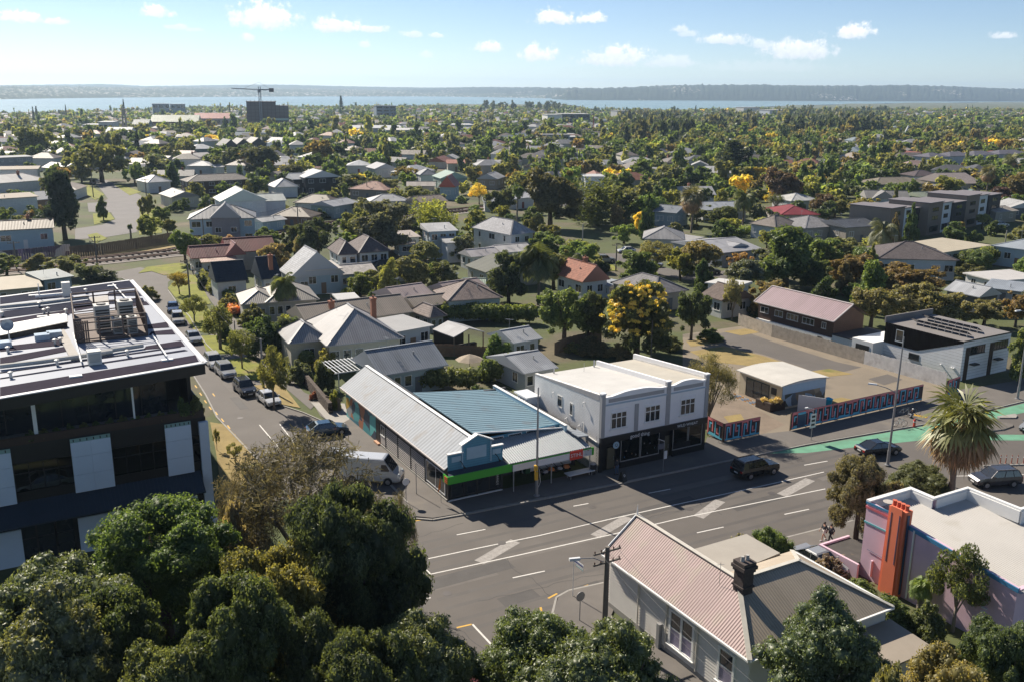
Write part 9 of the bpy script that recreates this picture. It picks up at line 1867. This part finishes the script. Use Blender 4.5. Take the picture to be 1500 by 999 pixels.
def far_marks():
 """the larger buildings one can pick out beyond the houses"""
 W2=lambda px,py:(*G(px,py),)
 def block(px0,px1,yt,yb,D,wc,rc,label,cat='building',rows=2,flat=True,name='building',band=DGLASS,group=None):
  a_=G(px0,yb); b_=G(px1,yb); x=(a_[0]+b_[0])/2; y=(a_[1]+b_[1])/2; z=ground_z(x,y)
  L_=abs(b_[0]-a_[0]); zt=at_dist((px0+px1)/2,yt,y)[2]; h=max(3,zt-z); t=thing(name,(x,y+D/2,z),label=label,cat=cat,group=group,rz=math.atan2(b_[1]-a_[1],b_[0]-a_[0])); HBOX.append((x,y+D/2,L_/2,L_,D,1,0,h))
  m=MB(); m.box(-L_/2,-D/2,-2,L_/2,D/2,h); m.build('wall',PLAIN,t,color=wc)
  if flat: m=MB(); m.box(-L_/2-.6,-D/2-.6,h,L_/2+.6,D/2+.6,h+.5); m.build('roof',ROOFP,t,color=rc)
  else: roof(t,L_+1,D+1,h,min(6,D*.16),'gx',rc,cap=False)
  for q in range(rows):
   zz=h*(q+.6)/rows; n=max(3,int(L_/7))
   for i in range(n): m=MB(); u=-L_/2+L_*(i+.5)/n; m.box(u-L_/n*.36,-D/2-.12,zz-h/rows*.22,u+L_/n*.36,-D/2+.05,zz+h/rows*.22); m.build('window',band,t)
  return t
 t=block(358,401,150,187,26,(.115,.095,.10),(.16,.14,.14),'tall scaffold wrapped building site below the tower crane',rows=0,name='construction_building'); 
 def scaffold(t,L_,D,h):
  n=int(L_/3.4)
  for i in range(n+1): m=MB(); x=-L_/2+L_*i/n; m.box(x-.2,-D/2-.9,0,x+.2,-D/2-.5,h+1.5); m.build('scaffold_post',mat('scaffold_brown',(.075,.06,.062),rough=.9),t)
  for k in range(int(h/3.2)+1): m=MB(); m.box(-L_/2,-D/2-1.2,k*3.2,L_/2,-D/2-.3,k*3.2+.35); m.build('scaffold_deck',MATS['scaffold_brown'],t)
 def dims(t): w=[c for c in t.children if c.name.startswith('wall')][0]; v=[q.co for q in w.data.vertices]; return max(q.x for q in v)*2,max(q.y for q in v)*2,max(q.z for q in v)
 scaffold(t,*dims(t)); h1=dims(t)[2]; base=t.location.copy()
 t=block(400.5,420,156,187,22,(.125,.105,.11),(.17,.15,.15),'lower scaffold wrapped wing beside the tall building site',rows=0,name='construction_building'); scaffold(t,*dims(t)); m=MB(); L_,D,h=dims(t); m.box(-L_/2-9,-D/2-1.6,h*.42,L_/2,-D/2-1.3,h*.50); m.build('safety_mesh',mat('mesh_green',(.35,.48,.40),rough=.8),t)
 c=Vector(at_dist(386,150,base.y-3)); zj=at_dist(386,132,base.y-3)[2]; ztop=at_dist(386,121,base.y-3)[2]; t=thing('tower_crane',(c.x,base.y-15,ground_z(c.x,c.y)),label='blue and white tower crane standing above the scaffolded building',cat='crane'); z0=t.location.z; CR=mat('crane_steel',(.20,.22,.25),rough=.6)
 m=MB()
 for sx in(-.9,.9):
  for sy in(-.9,.9): m.beam((sx,sy,0),(sx,sy,ztop-z0-4),.3)
 for k in range(int((zj-z0)/3)): m.beam((-.9 if k%2 else .9,-.9,k*3),(.9 if k%2 else -.9,-.9,k*3+3),.2)
 m.build('mast',CR,t); m=MB(); zz=zj-z0; m.beam((0,0,zz),(-26,0,zz+1.0),.7,.9); m.build('jib',mat('crane_pale',(.45,.47,.5),rough=.6),t); m=MB(); m.beam((0,0,zz),(12,0,zz),1.,1.2); m.build('counter_jib',CR,t); m=MB(); m.box(9,-1.2,zz-2,13,1.2,zz+1.4); m.build('counterweight',mat('crane_dark',(.06,.05,.06)),t); m=MB(); m.box(-1.3,-2.4,zz-2.4,1.3,-.9,zz+.4); m.build('cab',CR,t); m=MB(); m.tube([(0,0,ztop-z0),(-15,0,zz+.8)],.1,4); m.tube([(0,0,ztop-z0),(11,0,zz)],.1,4); m.build('tie',CR,t)
 block(219,246,153,162,20,(.20,.24,.28),(.25,.28,.32),'long blue grey block by the harbour, its left wing',rows=2); block(246,269,153.5,162,20,(.21,.25,.29),(.26,.29,.33),'long blue grey block by the harbour, its right wing',rows=2)
 block(547,577,156,174,24,(.15,.19,.23),(.2,.23,.27),'slate blue apartment block in the middle distance',rows=5); block(214,285,179,189,34,(.25,.12,.08),(.36,.40,.30),'wide brick building under a pale green roof',rows=1,flat=False); block(279,332,174,184,30,(.45,.40,.38),(.42,.10,.08),'low building with a long red roof',rows=1,flat=False)
 block(118,141,184,196,22,(.50,.50,.52),(.66,.65,.64),'white commercial block left of the lattice mast',rows=1); block(141,162,180,196,24,(.62,.60,.58),(.70,.69,.67),'taller white commercial block beside the lattice mast',rows=1); block(150,186,196,204,24,(.38,.42,.47),(.45,.49,.54),'blue grey shed in front of the white commercial blocks',rows=0,flat=False); block(190,213,183,193,24,(.35,.36,.36),(.04,.09,.11),'hall with a dark teal gabled roof beside the lattice mast',rows=0,flat=False)
 block(508,582,189,199,60,(.45,.47,.50),(.55,.56,.57),'long low white warehouse in the middle distance',rows=0); block(560,609,192,204,40,(.10,.20,.25),(.60,.59,.56),'teal walled warehouse with a pale skillion roof',rows=0); block(638,690,184,190,30,(.72,.73,.74),(.66,.66,.66),'row of white shop roofs beyond the car park',rows=0); block(702,731,183,189,26,(.70,.72,.74),(.64,.65,.66),'shorter row of white shop roofs beyond the car park',rows=0)
 block(798,818,169,182,22,(.70,.69,.66),(.62,.62,.60),'white walled end of the glass office building',rows=0); block(818,860,168,180,28,(.06,.085,.10),(.56,.56,.54),'dark glass office building with a pale flat roof',rows=2); block(788,832,199,213,16,(.55,.57,.60),(.20,.20,.22),'white terraced apartments with a long base wall',rows=2); block(832,848,202,212,16,(.24,.28,.33),(.6,.6,.6),'small blue grey apartment block beside the white terrace',rows=2)
 block(1085,1110,158,162,26,(.55,.54,.5),(.66,.64,.6),'pale shed near the harbour shore',rows=0); block(1122,1156,162,168,30,(.40,.43,.47),(.60,.58,.55),'long blue sided shed near the harbour shore',rows=0); block(900,918,163,170,24,(.42,.42,.42),(.5,.5,.5),'grey block among the far trees',rows=1); block(1222,1240,171,178,20,(.66,.64,.62),(.7,.68,.66),'white house block standing above the pines',rows=1)
 m=MB(); y=[*G(640,204),*G(733,203),*G(733,192),*G(640,193)]; sheet('car_park',[(640,204),(734,203),(734,192),(640,193)],.3,mat('far_asphalt',(.15,.14,.135),rough=.9,coords='World'))
 sheet('grass_field',[(1418,201),(1465,203),(1472,194),(1440,190)],.5,DRY)
 r=random.Random(2); cols=[(.5,.5,.5),(.04,.04,.05),(.3,.04,.03),(.05,.08,.2),(.6,.6,.6)]
 for i in range(14):
  x,y=G(648+i*6.2,200-1.2*(i%3)); t=thing('car',(x,y,.3),az=88,label='small car in the far car park, its colour lost in the distance',cat='car',group='cars in the far car park'); m=MB(); m.hexa([(-2.2,-.9,.3),(2.2,-.9,.3),(2.2,.9,.3),(-2.2,.9,.3)],[(-2.1,-.85,.95),(2.0,-.85,.85),(2.0,.85,.85),(-2.1,.85,.95)]); m.build('body',paint(r.choice(cols)),t); m=MB(); m.hexa([(-1.9,-.8,.93),(1.0,-.8,.93),(1.0,.8,.93),(-1.9,.8,.93)],[(-1.5,-.65,1.45),(.3,-.65,1.45),(.3,.65,1.45),(-1.5,.65,1.45)]); m.build('cabin',CARG,t)
 # lattice mast, norfolk pines on the skyline, leaning white boom, red radio mast
 x,y=G(184,199); z=ground_z(x,y); zt=at_dist(183,161,y)[2]-z; t=thing('lattice_mast',(x,y,z),label='tall pale twin legged mast with a platform, in front of a pointed pine',cat='mast'); MM=mat('mast_concrete',(.34,.30,.27),rough=.9)
 for sx in(-1.6,1.6): m=MB(); m.tube([(sx,0,0),(sx*.5,0,zt)],[.8,.5],6); m.build('leg',MM,t)
 m=MB(); m.box(-2.6,-1.5,zt,2.6,1.5,zt+.8); m.box(-1.6,-1,zt*.9,1.6,1,zt*.92); m.build('platform',MM,t)
 for i,(px,yt,yb,w,l) in enumerate(((182,146,166,5,'pointed pine on the harbour shore behind the twin legged mast'),(49,157,171,5,'left of two pointed pines on the harbour shore'),(54,156,171,6,'right of two pointed pines on the harbour shore'),(97,154,168,3.5,'slim pointed pine alone on the harbour shore'),(500,141,164,9,'tall pointed pine standing against the harbour water'),(337,151,168,4,'small pointed pine left of the scaffolded building'),(1019,155,163,4,'small dark pine on the eastern shore'))):
  x,y=G(px,yb); z=ground_z(x,y); zt=at_dist(px,yt,y)[2]-z; tree(x,y,w/ppm(x,y)*1.1,zt,'norfolk',(.035,.05,.038),l,'tree',lod=2,z=z)
 x,y=G(1320,207); q=at_dist(1331,185,y); t=thing('crane_boom',(x,y,0),label='white leaning crane boom above the distant trees',cat='crane'); m=MB(); m.beam((0,0,0),(q[0]-x,0,q[2]),1.0,1.0); m.build('boom',SIGNW,t); m=MB(); m.box(-2,-1.5,0,2,1.5,2.4); m.build('base',SIGNW,t)
 x,y=G(869,195); q=at_dist(869,170,y); t=thing('radio_mast',(x,y,0),label='thin red lattice mast in front of the distant pines',cat='mast'); m=MB()
 for sx,sy in((-.8,-.5),(.8,-.5),(0,.8)): m.beam((sx,sy,0),(sx*.2,sy*.2,q[2]),.3)
 for k in range(8): m.beam((-.7,-.4,q[2]*k/8),(.7,-.4,q[2]*(k+1)/8),.2)
 m.build('lattice',mat('mast_red',(.35,.09,.07)),t)
 # taller gum trees on the headland
 for i,px in enumerate((712,722,733,740,752,772,778,790,801,806,812,818)):
  yb=158+ (i%3); x,y=G(px,yb); z=ground_z(x,y); zt=at_dist(px,146+(i*5)%4,y)[2]-z; tree(x,y,10/ppm(x,y),zt,'open' if i%2 else 'round',(.05,.065,.045),'tall gum tree of the loose clump on the headland by the water','tree','gum trees on the headland',2,trunk=True,z=z)
far_marks()
suburb()
# ---------------------------------------------------------------- the air
def haze():
 m=bpy.data.materials.new('haze_air'); m.use_nodes=True; nt=m.node_tree; nt.nodes.clear(); v=nt.nodes.new('ShaderNodeVolumePrincipled'); v.inputs['Color'].default_value=(.58,.78,1.0,1); v.inputs['Density'].default_value=HAZE; v.inputs['Anisotropy'].default_value=.35
 o=nt.nodes.new('ShaderNodeOutputMaterial'); nt.links.new(v.outputs[0],o.inputs['Volume'])
 b=MB(); b.box(-9300,-300,-40,9300,13500,175); h=b.build('haze',m); tag(h,kind='stuff')
HAZE=.000085
haze()
